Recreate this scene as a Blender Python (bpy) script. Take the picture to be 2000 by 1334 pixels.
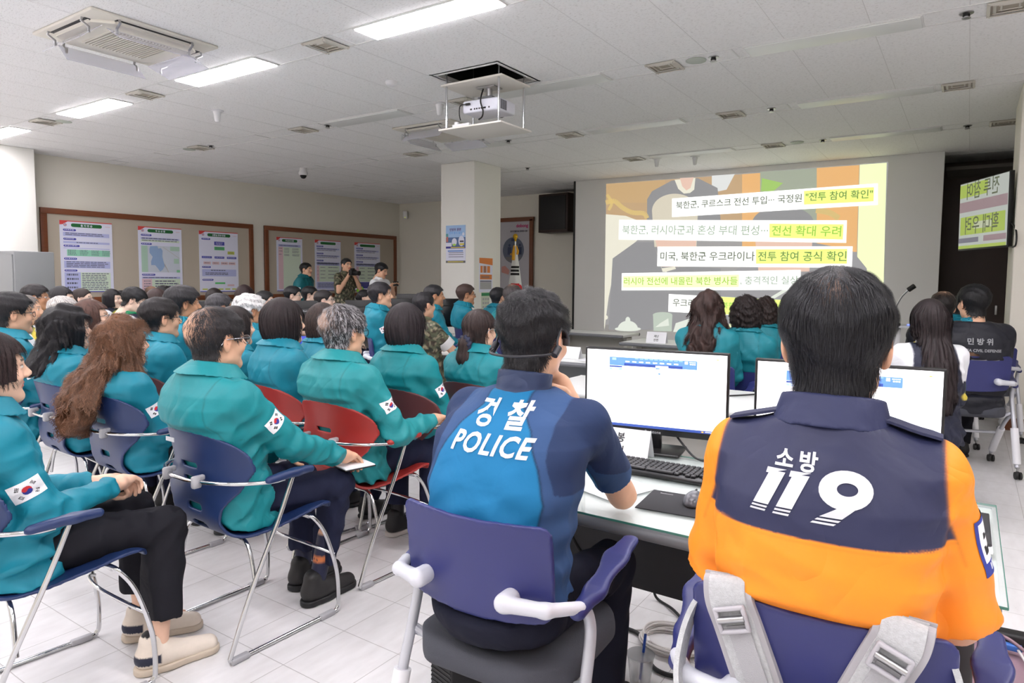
import bpy, bmesh, math, random
import numpy as np
from mathutils import Vector, Matrix
from mathutils.bvhtree import BVHTree

# ------------------------------------------------------------------ scene, camera, light
SC = bpy.context.scene
for o in list(bpy.data.objects):
    bpy.data.objects.remove(o)
COL = SC.collection
F_PX, CX, CY = 1305.0, 1040.0, 637.0          # focal length and principal point for the 2000 x 1334 frame
CAM_H = 1.40
CEIL = 3.27

def _cam_axes(yaw, pitch, roll):
    cy, sy, cp, sp = math.cos(yaw), math.sin(yaw), math.cos(pitch), math.sin(pitch)
    f = np.array([-sy * cp, cy * cp, -sp]); r = np.array([cy, sy, 0.0]); u = np.cross(r, f)
    c, s = math.cos(roll), math.sin(roll)
    return c * r + s * u, c * u - s * r, f
CR, CU, CF = _cam_axes(0.577, 0.070, 0.0095)
cam_data = bpy.data.cameras.new('camera')
cam_data.sensor_width = 36.0
cam_data.lens = 36.0 * F_PX / 2000.0
cam_data.shift_x = -(CX - 1000.0) / 2000.0
cam_data.shift_y = -(667.0 - CY) / 2000.0
cam_data.clip_start = 0.05
cam = bpy.data.objects.new('camera', cam_data)
cam.matrix_world = Matrix(((CR[0], CU[0], -CF[0], 0.0), (CR[1], CU[1], -CF[1], 0.0),
                           (CR[2], CU[2], -CF[2], CAM_H), (0, 0, 0, 1)))
COL.objects.link(cam)
SC.camera = cam
world = bpy.data.worlds.new('world'); SC.world = world
world.use_nodes = True
world.node_tree.nodes['Background'].inputs[0].default_value = (0.8, 0.85, 1.0, 1)
world.node_tree.nodes['Background'].inputs[1].default_value = 0.15
SC.view_settings.view_transform = 'Standard'
SC.view_settings.look = 'None'
SC.view_settings.gamma = 1.0
SC.view_settings.use_curve_mapping = False
SC.view_settings.exposure = 0.08
LAMP_POWER = 33.0           # emission strength of the ceiling panels
SCREEN_POWER = 1.0         # emission strength of the projected picture

def ray(x, y):
    return CR * ((x - CX) / F_PX) - CU * ((y - CY) / F_PX) + CF
def at_z(x, y, z):
    d = ray(x, y); return np.array([0, 0, CAM_H]) + d * ((z - CAM_H) / d[2])
def at_y(x, y, Y):
    d = ray(x, y); return np.array([0, 0, CAM_H]) + d * (Y / d[1])
def at_x(x, y, X):
    d = ray(x, y); return np.array([0, 0, CAM_H]) + d * (X / d[0])
def at_d(x, y, dep):
    d = ray(x, y); return np.array([0, 0, CAM_H]) + d * (dep / float(d @ CF))

# ------------------------------------------------------------------ materials
def lin(c):
    out = []
    for v in c[:3]:
        v = v / 255.0
        out.append(v / 12.92 if v <= 0.04045 else ((v + 0.055) / 1.055) ** 2.4)
    return (*out, 1.0)
MATS = {}
def mat(name, rgb, rough=0.5, metal=0.0, spec=0.5, noise=0.0, nscale=20.0, bump=0.0, bscale=60.0, emit=0.0,
        coat=0.0, alpha=1.0, sheen=0.0, stretch=None):
    if name in MATS:
        return MATS[name]
    m = bpy.data.materials.new(name); m.use_nodes = True
    nt = m.node_tree; b = nt.nodes['Principled BSDF']
    col = lin(rgb)
    b.inputs['Base Color'].default_value = col
    b.inputs['Roughness'].default_value = rough
    b.inputs['Metallic'].default_value = metal
    b.inputs['Specular IOR Level'].default_value = spec
    if coat: b.inputs['Coat Weight'].default_value = coat
    if sheen: b.inputs['Sheen Weight'].default_value = sheen
    if alpha < 1: b.inputs['Alpha'].default_value = alpha
    if emit:
        b.inputs['Emission Color'].default_value = col
        b.inputs['Emission Strength'].default_value = emit
    tc = None
    if noise or bump:
        tc = nt.nodes.new('ShaderNodeTexCoord'); src = tc.outputs['Object']
        if stretch:
            mp = nt.nodes.new('ShaderNodeMapping'); mp.inputs['Scale'].default_value = stretch
            nt.links.new(src, mp.inputs['Vector']); src = mp.outputs['Vector']
    if noise:
        n = nt.nodes.new('ShaderNodeTexNoise'); n.inputs['Scale'].default_value = nscale
        n.inputs['Detail'].default_value = 4
        nt.links.new(src, n.inputs['Vector'])
        mx = nt.nodes.new('ShaderNodeMix'); mx.data_type = 'RGBA'
        mx.inputs[6].default_value = tuple(max(0, v * (1 - noise)) for v in col[:3]) + (1,)
        mx.inputs[7].default_value = tuple(min(1, v * (1 + noise)) for v in col[:3]) + (1,)
        nt.links.new(n.outputs['Fac'], mx.inputs[0]); nt.links.new(mx.outputs[2], b.inputs['Base Color'])
    if bump:
        n2 = nt.nodes.new('ShaderNodeTexNoise'); n2.inputs['Scale'].default_value = bscale
        n2.inputs['Detail'].default_value = 5
        nt.links.new(src, n2.inputs['Vector'])
        bp = nt.nodes.new('ShaderNodeBump'); bp.inputs['Strength'].default_value = min(1.0, bump)
        bp.inputs['Distance'].default_value = 0.004
        nt.links.new(n2.outputs['Fac'], bp.inputs['Height']); nt.links.new(bp.outputs['Normal'], b.inputs['Normal'])
    MATS[name] = m
    return m

# ------------------------------------------------------------------ objects
def tag(o, label=None, cat=None, group=None, kind=None):
    if label: o['label'] = label
    if cat: o['category'] = cat
    if group: o['group'] = group
    if kind: o['kind'] = kind
    return o
def empty(name, loc=(0, 0, 0), rz=0.0, label=None, cat=None, group=None):
    o = bpy.data.objects.new(name, None); COL.objects.link(o)
    o.location = [float(v) for v in loc]; o.rotation_euler = (0, 0, rz)
    o.empty_display_size = 0.1
    return tag(o, label, cat, group)
def link(name, me, parent=None, loc=None):
    o = bpy.data.objects.new(name, me); COL.objects.link(o)
    if parent is not None: o.parent = parent
    if loc is not None: o.location = [float(v) for v in loc]
    return o
def np_mesh(name, V, F, mats, mi=None, smooth=False):
    me = bpy.data.meshes.new(name)
    V = np.asarray(V, dtype=np.float32)
    if isinstance(F, np.ndarray):
        n, k = F.shape
        me.vertices.add(len(V)); me.vertices.foreach_set('co', V.ravel())
        me.loops.add(n * k); me.loops.foreach_set('vertex_index', F.astype(np.int32).ravel())
        me.polygons.add(n); me.polygons.foreach_set('loop_start', np.arange(0, n * k, k, dtype=np.int32))
        me.update(calc_edges=True)
    else:
        me.from_pydata([tuple(map(float, v)) for v in V], [], [tuple(int(i) for i in f) for f in F])
    for m in (mats if isinstance(mats, (list, tuple)) else [mats]): me.materials.append(m)
    if mi is not None and len(me.polygons) == len(mi):
        me.polygons.foreach_set('material_index', np.asarray(mi, dtype=np.int32))
    if smooth: me.polygons.foreach_set('use_smooth', np.ones(len(me.polygons), dtype=bool))
    me.validate(); me.update()
    return me

class MB:
    """collects shapes, each with a material slot, into ONE mesh"""
    def __init__(self): self.V = []; self.F = []; self.M = []; self.mats = []; self.S = []
    def slot(self, m):
        if m not in self.mats: self.mats.append(m)
        return self.mats.index(m)
    def add(self, V, F, m, smooth=False):
        b = len(self.V); s = self.slot(m)
        self.V += [tuple(float(c) for c in v) for v in V]
        for f in F:
            self.F.append(tuple(int(i) + b for i in f)); self.M.append(s); self.S.append(smooth)
        return self
    def box(self, c, d, m, bev=0.0, rot=None, seg=2):
        bm = bmesh.new(); bmesh.ops.create_cube(bm, size=1.0)
        for v in bm.verts: v.co = Vector((v.co.x * d[0], v.co.y * d[1], v.co.z * d[2]))
        if bev:
            bmesh.ops.bevel(bm, geom=bm.edges[:], offset=min(bev, min(d) * 0.49), segments=seg, affect='EDGES', profile=0.5)
        R = Matrix.Identity(3) if rot is None else (rot if isinstance(rot, Matrix) else Matrix.Rotation(rot, 3, 'Z'))
        V = [R @ v.co + Vector(c) for v in bm.verts]; bm.verts.index_update()
        F = [[v.index for v in f.verts] for f in bm.faces]; bm.free()
        return self.add(V, F, m, bool(bev))
    def quad(self, pts, m): return self.add(pts, [range(len(pts))], m)
    def tube(self, pts, r, m, n=10, closed=False, caps=True, flat=1.0, up=None):
        P = [Vector(p) for p in pts]; N = len(P); R = r if isinstance(r, (list, tuple)) else [r] * N
        V = []; ref = None
        for i in range(N):
            if closed: t = P[(i + 1) % N] - P[i - 1]
            else: t = P[min(i + 1, N - 1)] - P[max(i - 1, 0)]
            t.normalize()
            if up is not None: a = Vector(up).cross(t)
            elif ref is None: a = (Vector((0, 0, 1)) if abs(t.z) < 0.9 else Vector((1, 0, 0))).cross(t)
            else: a = ref - t * ref.dot(t)
            a.normalize(); ref = a; b = t.cross(a)
            for k in range(n):
                an = 2 * math.pi * k / n
                V.append(P[i] + a * (math.cos(an) * R[i]) + b * (math.sin(an) * R[i] * flat))
        F = []
        for i in range(N if closed else N - 1):
            j = (i + 1) % N
            for k in range(n):
                k2 = (k + 1) % n
                F.append((i * n + k, i * n + k2, j * n + k2, j * n + k))
        if caps and not closed:
            F.append(tuple(range(n - 1, -1, -1))); F.append(tuple((N - 1) * n + k for k in range(n)))
        return self.add(V, F, m, True)
    def lathe(self, prof, m, n=24, c=(0, 0, 0), axis=None):
        V = []; F = []
        R = Matrix.Identity(3) if axis is None else Vector((0, 0, 1)).rotation_difference(Vector(axis)).to_matrix()
        for (r, z) in prof:
            for k in range(n):
                a = 2 * math.pi * k / n
                V.append(R @ Vector((r * math.cos(a), r * math.sin(a), z)) + Vector(c))
        for i in range(len(prof) - 1):
            for k in range(n):
                k2 = (k + 1) % n
                F.append((i * n + k, i * n + k2, (i + 1) * n + k2, (i + 1) * n + k))
        F.append(tuple(range(n - 1, -1, -1))); F.append(tuple((len(prof) - 1) * n + k for k in range(n)))
        return self.add(V, F, m, True)
    def prism(self, poly, z0, z1, m, fr=None):
        """poly: 2D outline, extruded z0..z1; fr maps (a, b, c) to 3D"""
        fr = fr or (lambda a, b, c: (a, b, c)); n = len(poly)
        V = [fr(x, y, z0) for x, y in poly] + [fr(x, y, z1) for x, y in poly]
        F = [tuple(range(n - 1, -1, -1)), tuple(range(n, 2 * n))] + [(i, (i + 1) % n, n + (i + 1) % n, n + i) for i in range(n)]
        return self.add(V, F, m)
    def mesh(self, name):
        me = bpy.data.meshes.new(name); me.from_pydata(self.V, [], self.F)
        for m in self.mats: me.materials.append(m)
        me.polygons.foreach_set('material_index', np.array(self.M, dtype=np.int32))
        me.polygons.foreach_set('use_smooth', np.array(self.S, dtype=bool))
        me.update()
        bm = bmesh.new(); bm.from_mesh(me); bmesh.ops.recalc_face_normals(bm, faces=bm.faces[:])
        for e in bm.edges:                                 # keep hard corners hard
            if len(e.link_faces) == 2 and e.calc_face_angle(0) > 0.9: e.smooth = False
        bm.to_mesh(me); bm.free(); me.update()
        return me
    def build(self, name, parent=None, loc=None): return link(name, self.mesh(name), parent, loc)

def spline(pts, n=8, closed=False):
    """Catmull-Rom through the points"""
    P = np.asarray(pts, float); N = len(P); out = []
    rng = range(N if closed else N - 1)
    for i in rng:
        g = lambda k: P[k % N] if closed else P[min(max(k, 0), N - 1)]
        p0, p1, p2, p3 = g(i - 1), g(i), g(i + 1), g(i + 2)
        for t in np.arange(n) / n:
            out.append(0.5 * (2 * p1 + (p2 - p0) * t + (2 * p0 - 5 * p1 + 4 * p2 - p3) * t * t + (3 * p1 - p0 - 3 * p2 + p3) * t ** 3))
    if not closed: out.append(P[-1])
    return [tuple(p) for p in out]

def copy_tree(o, parent=None):
    c = o.copy(); COL.objects.link(c)
    if parent is not None: c.parent = parent
    for ch in list(o.children): copy_tree(ch, c)
    return c

_txt = {}
def text2d(s, size=1.0, bold=0.0, shear=0.0, space=1.0, width=None):
    """outline of a line of lettering as (Nx2 verts centred on x and y, faces)"""
    key = (s, bold, shear, space)
    if key not in _txt:
        cu = bpy.data.curves.new('lettering', 'FONT'); cu.body = s; cu.size = 1.0; cu.offset = bold
        cu.shear = shear; cu.space_character = space; cu.resolution_u = 3
        ob = bpy.data.objects.new('lettering', cu); COL.objects.link(ob)
        dg = bpy.context.evaluated_depsgraph_get(); dg.update()
        me = bpy.data.meshes.new_from_object(ob.evaluated_get(dg))
        V = np.array([v.co[:2] for v in me.vertices]).reshape(-1, 2); Fc = [tuple(p.vertices) for p in me.polygons]
        bpy.data.objects.remove(ob); bpy.data.curves.remove(cu); bpy.data.meshes.remove(me)
        if len(V): V = V - (V.min(0) + V.max(0)) / 2
        _txt[key] = (V, Fc)
    V, Fc = _txt[key]
    if not len(V): return V, Fc
    k = size
    if width is not None: k = width / max(1e-6, (V[:, 0].max() - V[:, 0].min()))
    return V * k, Fc
# ------------------------------------------------------------------ the room
XL, XR, YF, YB = -12.2, 4.2, -4.6, 12.5
def m_ceiling():
    m = mat('ceiling tile', (226, 225, 224), 0.9, noise=0.03, nscale=6)
    nt = m.node_tree; b = nt.nodes['Principled BSDF']
    tc = nt.nodes.new('ShaderNodeTexCoord')
    mp = nt.nodes.new('ShaderNodeMapping'); mp.inputs['Scale'].default_value = (40, 150, 40)
    n = nt.nodes.new('ShaderNodeTexNoise'); n.inputs['Scale'].default_value = 1.0; n.inputs['Detail'].default_value = 3
    nt.links.new(tc.outputs['Object'], mp.inputs['Vector']); nt.links.new(mp.outputs['Vector'], n.inputs['Vector'])
    rp = nt.nodes.new('ShaderNodeValToRGB'); rp.color_ramp.elements[0].position = 0.33; rp.color_ramp.elements[1].position = 0.42
    rp.color_ramp.elements[0].color = lin((218, 217, 216)); rp.color_ramp.elements[1].color = lin((246, 246, 246))
    nt.links.new(n.outputs['Fac'], rp.inputs['Fac']); nt.links.new(rp.outputs['Color'], b.inputs['Base Color'])
    return m
def m_floor():
    m = bpy.data.materials.new('floor tile'); m.use_nodes = True
    nt = m.node_tree; b = nt.nodes['Principled BSDF']; N = nt.nodes.new; L = nt.links.new
    tc = N('ShaderNodeTexCoord'); sep = N('ShaderNodeSeparateXYZ'); L(tc.outputs['Object'], sep.inputs[0])
    def M(op, a, c, clamp=False):
        n = N('ShaderNodeMath'); n.operation = op; n.use_clamp = clamp
        for i, v in enumerate((a, c)):
            if isinstance(v, (int, float)): n.inputs[i].default_value = v
            elif v is not None: L(v, n.inputs[i])
        return n.outputs[0]
    TX, TY = 0.2945, 0.2815
    ux = M('DIVIDE', M('ADD', sep.outputs[0], 1.72 + 100 * TX), TX); uy = M('DIVIDE', M('ADD', sep.outputs[1], -1.745 + 100 * TY), TY)
    fx = M('FRACT', ux, None); fy = M('FRACT', uy, None)
    dx = M('MULTIPLY', M('MINIMUM', fx, M('SUBTRACT', 1.0, fx)), TX); dy = M('MULTIPLY', M('MINIMUM', fy, M('SUBTRACT', 1.0, fy)), TY)
    d = M('MINIMUM', dx, dy)
    line = M('SUBTRACT', 1.0, M('SMOOTH_MIN', M('DIVIDE', d, 0.0022), 1.0), True)
    ix = M('FLOOR', ux, None); iy = M('FLOOR', uy, None)
    cmb = N('ShaderNodeCombineXYZ'); L(ix, cmb.inputs[0]); L(iy, cmb.inputs[1])
    wn = N('ShaderNodeTexWhiteNoise'); wn.noise_dimensions = '3D'; L(cmb.outputs[0], wn.inputs['Vector'])
    ns = N('ShaderNodeTexNoise'); ns.inputs['Scale'].default_value = 9; ns.inputs['Detail'].default_value = 8
    mp = N('ShaderNodeMapping'); mp.inputs['Scale'].default_value = (2.5, 0.8, 1); mp.inputs['Rotation'].default_value = (0, 0, 0.5)
    L(tc.outputs['Object'], mp.inputs['Vector']); L(mp.outputs['Vector'], ns.inputs['Vector'])
    t = M('ADD', M('MULTIPLY', ns.outputs['Fac'], 0.8), M('MULTIPLY', wn.outputs['Value'], 0.10))
    rp = N('ShaderNodeValToRGB'); rp.color_ramp.elements[0].position = 0.2; rp.color_ramp.elements[1].position = 0.75
    rp.color_ramp.elements[0].color = lin((210, 208, 208)); rp.color_ramp.elements[1].color = lin((230, 229, 230))
    L(t, rp.inputs['Fac'])
    mx = N('ShaderNodeMix'); mx.data_type = 'RGBA'; L(M('MULTIPLY', line, 0.75), mx.inputs[0]); L(rp.outputs['Color'], mx.inputs[6])
    mx.inputs[7].default_value = lin((120, 112, 106)); L(mx.outputs[2], b.inputs['Base Color'])
    rr = N('ShaderNodeMapRange'); rr.inputs[3].default_value = 0.22; rr.inputs[4].default_value = 0.42; L(ns.outputs['Fac'], rr.inputs[0])
    L(rr.outputs[0], b.inputs['Roughness']); b.inputs['Specular IOR Level'].default_value = 0.4
    bp = N('ShaderNodeBump'); bp.inputs['Distance'].default_value = 0.001; bp.inputs['Strength'].default_value = 0.4; bp.invert = True
    L(line, bp.inputs['Height']); L(bp.outputs['Normal'], b.inputs['Normal'])
    return m
WALL = mat('wall paint', (232, 228, 216), 0.75, noise=0.02, nscale=3, bump=0.12, bscale=220)
COLW = mat('column paint', (238, 237, 231), 0.7, bump=0.1, bscale=220)
WOODB = mat('brown wood trim', (112, 62, 34), 0.45, noise=0.2, nscale=5, stretch=(2, 2, 30))
DARKW = mat('dark brown wood', (44, 26, 20), 0.5, noise=0.3, nscale=8, stretch=(30, 30, 2))
BLACK = mat('black', (16, 16, 17), 0.5)
WHITEP = mat('white plastic', (228, 228, 230), 0.4)
CEILM = m_ceiling()
GRID = mat('ceiling grid metal', (228, 228, 227), 0.5)
SEAM = mat('ceiling seam', (216, 215, 214), 0.8)
def struct(name, mb, label, cat):
    return tag(mb.build(name), label, cat, None, 'structure')
b = MB(); b.box(((XL + XR) / 2, (YF + YB) / 2, -0.05), (XR - XL + 0.6, YB - YF + 0.6, 0.1), m_floor())
struct('floor', b, 'pale grey stone look vinyl tile floor of the whole room', 'floor')

# strips of fittings that run along x between the tile fields
STRIP_Y = [-2.06, -0.14, 1.79, 3.71, 5.63, 7.60, 9.58, 11.5]
SW = 0.27
HX0, HX1, HY0, HY1 = -4.22, -3.52, 4.80, 5.40       # square hole over the projector
def build_ceiling():
    b = MB(); z = CEIL
    edges = [YF - 0.3] + [v for y in STRIP_Y for v in (y - SW / 2, y + SW / 2)] + [YB + 0.3]
    def field(x0, x1, y0, y1):
        b.box(((x0 + x1) / 2, (y0 + y1) / 2, z + 0.02), (x1 - x0, y1 - y0, 0.04), CEILM)
    for i in range(0, len(edges) - 1):
        y0, y1 = edges[i], edges[i + 1]
        if i % 2 == 0:                                    # tile field with seams along y
            if y0 < HY0 < y1:
                field(XL - .3, HX0, y0, y1); field(HX1, XR + .3, y0, y1); field(HX0, HX1, y0, HY0); field(HX0, HX1, HY1, y1)
            else: field(XL - .3, XR + .3, y0, y1)
            x = XL + 0.12
            while x < XR:
                if not (y0 < HY0 < y1 and HX0 < x < HX1):
                    b.box((x, (y0 + y1) / 2, z), (0.0035, y1 - y0, 0.002), SEAM)
                x += 0.6
        else:                                             # strip, a little lighter, edged by metal angle
            b.box(((XL + XR) / 2, (y0 + y1) / 2, z + 0.022), (XR - XL + 0.6, y1 - y0, 0.04), CEILM)
            for y in (y0, y1): b.box(((XL + XR) / 2, y, z), (XR - XL, 0.014, 0.006), GRID)
            x = XL + 0.42
            k = 0
            while x < XR:
                b.box((x, (y0 + y1) / 2, z), (0.012, y1 - y0, 0.005), GRID); x += 1.26; k += 1
    # dark void above the projector hole
    for c, d in (((HX0 - .03, (HY0 + HY1) / 2, z + .3), (.02, .7, .6)), ((HX1 + .03, (HY0 + HY1) / 2, z + .3), (.02, .7, .6)),
                 (((HX0 + HX1) / 2, HY0 - .03, z + .3), (.8, .02, .6)), (((HX0 + HX1) / 2, HY1 + .03, z + .3), (.8, .02, .6)),
                 (((HX0 + HX1) / 2, (HY0 + HY1) / 2, z + .62), (.9, .8, .04))): b.box(c, d, BLACK)
    for c, d in (((HX0, (HY0 + HY1) / 2, z), (.018, .62, .008)), ((HX1, (HY0 + HY1) / 2, z), (.018, .62, .008)),
                 (((HX0 + HX1) / 2, HY0, z), (.72, .018, .008)), (((HX0 + HX1) / 2, HY1, z), (.72, .018, .008))): b.box(c, d, GRID)
    struct('ceiling', b, 'white acoustic tile ceiling with metal strips and an opening over the projector', 'ceiling')
build_ceiling()
def wall(name, c, d, m, label): b = MB(); b.box(c, d, m); return struct(name, b, label, 'wall')
H2 = CEIL / 2
wall('wall_left', (XL - .1, (YF + YB) / 2, H2), (.2, YB - YF + .4, CEIL), WALL, 'cream painted wall behind the two notice boards')
wall('wall_back', ((XL + XR) / 2, YB + .1, H2), (XR - XL + .4, .2, CEIL), WALL, 'cream back wall behind the white column and the flag')
wall('wall_front', ((XL + XR) / 2, YF - .1, H2), (XR - XL + .4, .2, CEIL), WALL, 'cream wall behind the camera')
wall('wall_right', (XR + .1, (YF + YB) / 2, H2), (.2, YB - YF + .4, CEIL), WALL, 'cream wall at the right end of the room')
b = MB(); b.box((.34 + .55, 8.35, H2), (1.1, 1.1, CEIL), WALL, .01)
struct('wall_pier', b, 'cream wall pier at the right edge beside the tilted television', 'wall')
b = MB(); b.box((.89, 7.795, .06), (1.14, .012, .12), WOODB); b.box((.334, 8.35, .06), (.012, 1.1, .12), WOODB)
struct('baseboard_pier', b, 'reddish brown baseboard at the foot of the right pier', 'baseboard')
b = MB(); b.box((-12.05, 4.15, H2), (.5, .55, CEIL), COLW, .01)
struct('wall_column', b, 'white wall column at the far left edge beside the notice board', 'column')
b = MB(); b.box((-7.01, 8.86, H2), (.70, .72, CEIL), COLW, .012)
struct('wall_pillar', b, 'square cream pillar with posters in front of the back wall', 'pillar')
# brown panelled recess right of the projection wall
b = MB(); b.box((.3, 12.42, H2), (2.2, .06, CEIL), DARKW); b.box((-.55, 12.0, H2), (.04, .9, CEIL), DARKW)
b.box((.9, 11.93, 3.05), (2.5, .9, .05), mat('recess soffit', (70, 66, 62), .8))
struct('wall_recess', b, 'dark brown wood panelled recess right of the projection wall', 'wall')
b = MB(); b.box((-.0, 12.34, 1.05), (.92, .05, 2.1), DARKW); b.box((.36, 12.30, 1.0), (.03, .05, .14), mat('steel', (180, 180, 182), .3, 1.0), .006)
struct('door_1', b, 'dark wood door in the recess behind the television', 'door')
# ------------------------------------------------------------------ ceiling fittings
STEEL = mat('steel', (180, 180, 182), .3, 1.0)
CHROME = mat('chrome', (205, 206, 208), .12, 1.0)
LAMP = mat('lamp panel', (255, 250, 254), .4, emit=LAMP_POWER)
LAMPOFF = mat('lamp panel off', (228, 231, 229), .35)
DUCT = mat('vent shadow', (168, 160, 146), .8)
VENTM = mat('vent metal', (206, 202, 192), .5)
def lamp_mesh(on):
    b = MB(); b.box((0, 0, -.004), (1.25, .262, .008), GRID, .002); f = b.mesh('lamp_frame')
    b = MB(); b.box((0, 0, -.011), (1.225, .236, .010), LAMP if on else LAMPOFF, .018, seg=3); return f, b.mesh('diffuser')
LM = {True: lamp_mesh(True), False: lamp_mesh(False)}
def lamp(x, y, on, label, group=None):
    t = empty('ceiling_light', (x, y, CEIL), 0, label, 'ceiling light', group)
    link('light_frame', LM[on][0], t); link('diffuser', LM[on][1], t)
for x, w in ((-10.9, 'leftmost of the lit row, cut by the left edge'), (-8.33, 'second lit panel from the left, below the left ceiling air unit'),
             (-5.82, 'third lit panel, right of the nearer ceiling air unit'), (-3.35, 'largest lit panel at the top centre of the photo')):
    lamp(x, STRIP_Y[3], True, 'lit ceiling panel, ' + w)
lamp(-7.06, STRIP_Y[2], True, 'lit ceiling panel showing only its tip at the top left corner')
for x in (-.84, 1.67): lamp(x, STRIP_Y[3], True, 'lit ceiling panel above the top edge of the photo', 'ceiling lights out of frame')
lamp(-9.6, STRIP_Y[2], True, 'lit ceiling panel above the top edge of the photo', 'ceiling lights out of frame')
lamp(-4.6, STRIP_Y[2], True, 'lit ceiling panel above the top edge of the photo', 'ceiling lights out of frame')
for y in STRIP_Y[0:3]:
    for x in (-10.9, -8.33, -5.82, -3.35, -.84, 1.67):
        if not (y == STRIP_Y[2] and x in (-3.35, -10.9, -5.82, -8.33)):
            lamp(x, y, True, 'lit ceiling panel above the top edge of the photo', 'ceiling lights out of frame')
where = {4: 'second strip', 5: 'third strip', 6: 'strip nearest the projection wall'}
for k in (4, 5, 6):
    for x, w in ((-.98, 'right'), (-3.5, 'middle'), (-6.02, 'left')):
        if k == 6 and x == -6.02: continue
        lamp(x, STRIP_Y[k], False, f'unlit grey ceiling light panel at the {w} of the {where[k]}')

# square air vents in the strips
def vent_mesh():
    b = MB()
    for i, (r, z) in enumerate(((.135, -.012), (.10, -.006), (.066, 0.0), (.034, .006))):
        w = .022
        for s in (-1, 1):
            b.box((0, s * (r - w / 2), z), (2 * r, w, .006), VENTM, rot=Matrix.Rotation(s * .5, 3, 'X'))
            b.box((s * (r - w / 2), 0, z), (w, 2 * r, .006), VENTM, rot=Matrix.Rotation(-s * .5, 3, 'Y'))
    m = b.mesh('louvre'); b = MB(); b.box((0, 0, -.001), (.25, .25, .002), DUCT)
    return m, b.mesh('duct')
VM = vent_mesh()
for x, k, w in ((-4.43, 3, 'largest, left of the big lit panel'), (-7.21, 3, 'between the second and third lit panels'), (-9.54, 3, 'between the two left lit panels'),
                (-7.16, 4, 'on the second strip left of the projector'), (-9.45, 4, 'leftmost on the second strip'), (-4.55, 4, 'behind the projector lift frame'),
                (-2.31, 4, 'second strip, beside a round speaker'), (-.1 + .25, 4, 'at the right end of the second strip'),
                (-.17, 5, 'third strip at far right'), (-2.32, 5, 'third strip above the projection wall'), (-4.4, 5, 'third strip right of the projector'),
                (-7.08, 5, 'third strip above the pillar'), (-4.4, 6, 'small, left end of the strip nearest the projection wall'), (-2.33, 6, 'small, middle of the strip nearest the projection wall'),
                (.25, 6, 'small, beside the right pier')):
    t = empty('air_vent', (x, STRIP_Y[k], CEIL - .003), 0, 'square ceiling air vent, ' + w, 'air vent')
    link('louvre', VM[0], t); link('duct', VM[1], t)
DISC = mat('speaker mesh', (188, 196, 186), .7)
for x, y, w in ((-2.03, STRIP_Y[4], 'beside the vent on the second strip'), (-9.75, STRIP_Y[4], 'at the left end of the second strip'),
                (-9.35, STRIP_Y[3] + .12, 'under the left lit panels'), (-2.02, STRIP_Y[6], 'on the strip nearest the projection wall'), (-7.5, 9.9, 'beyond the pillar')):
    b = MB(); b.lathe([(.085, 0), (.085, -.006), (.07, -.010), (.02, -.012)], DISC, 24)
    tag(b.build('ceiling_speaker', None, (x, y, CEIL)), 'round pale ceiling speaker ' + w, 'ceiling speaker')
for x, y, w in ((-1.88, STRIP_Y[4], 'beside the round speaker on the second strip'), (-.1, STRIP_Y[4], 'largest, near the top right corner'), (-6.7, STRIP_Y[4], 'left of the projector on the second strip'),
                (-9.2, STRIP_Y[4], 'beside the leftmost vent of the second strip'), (-1.88, STRIP_Y[5], 'on the third strip'), (-5.3, STRIP_Y[5] - .1, 'below the farther air unit'),
                (-1.7, STRIP_Y[6], 'on the strip nearest the projection wall'), (-.1, STRIP_Y[6], 'near the right pier'), (-6.3, STRIP_Y[6] - .1, 'right of the pillar top')):
    b = MB(); b.lathe([(.045, 0), (.045, -.006), (.02, -.008), (.016, -.03), (.028, -.034), (.028, -.038), (.008, -.042)], STEEL, 14)
    b.lathe([(.02, -.006), (.024, -.02), (.02, -.026)], BLACK, 10)
    tag(b.build('sprinkler', None, (x, y, CEIL)), 'small metal ceiling sprinkler ' + w, 'sprinkler')
for x, y, w in ((-7.21, 4.5, 'left, above the notice board'), (-4.84, 5.57, 'just left of the projector lift'), (-4.11, 9.78, 'left one of the pair above the projection wall'), (-3.55, 9.91, 'right one of the pair above the projection wall')):
    b = MB(); b.lathe([(.07, 0), (.07, -.008), (.045, -.014), (.036, -.05), (.026, -.12), (.014, -.128)], WHITEP, 20)
    tag(b.build('antenna', None, (x, y, CEIL)), 'white cone shaped ceiling antenna ' + w, 'antenna')
b = MB(); b.lathe([(.06, 0), (.06, -.02), (.045, -.034), (.02, -.04)], WHITEP, 24)
tag(b.build('smoke_detector', None, (-4.71, 4.73, CEIL)), 'round white smoke detector on a ceiling tile left of the projector', 'smoke detector')
t = empty('dome_camera', (-9.67, 7.59, CEIL), 0, 'white dome security camera hanging under the ceiling above the second notice board', 'camera')
b = MB(); b.lathe([(.06, 0), (.06, -.05), (.075, -.08), (.075, -.11), (.06, -.125)], WHITEP, 20); b.build('housing', t)
b = MB(); b.lathe([(.055, -.122), (.05, -.15), (.03, -.175), (.008, -.182)], BLACK, 18); b.build('dome', t)
t = empty('wall_sensor', (-11.95, 12.46, 2.98), .6, 'small white motion sensor in the far left corner of the room', 'sensor')
b = MB(); b.box((0, -.05, 0), (.11, .08, .19), WHITEP, .015); b.build('housing', t)
b = MB(); b.box((0, -.092, -.07), (.02, .006, .015), mat('indicator', (210, 220, 60), .4, emit=1.0)); b.build('indicator', t)

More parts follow.
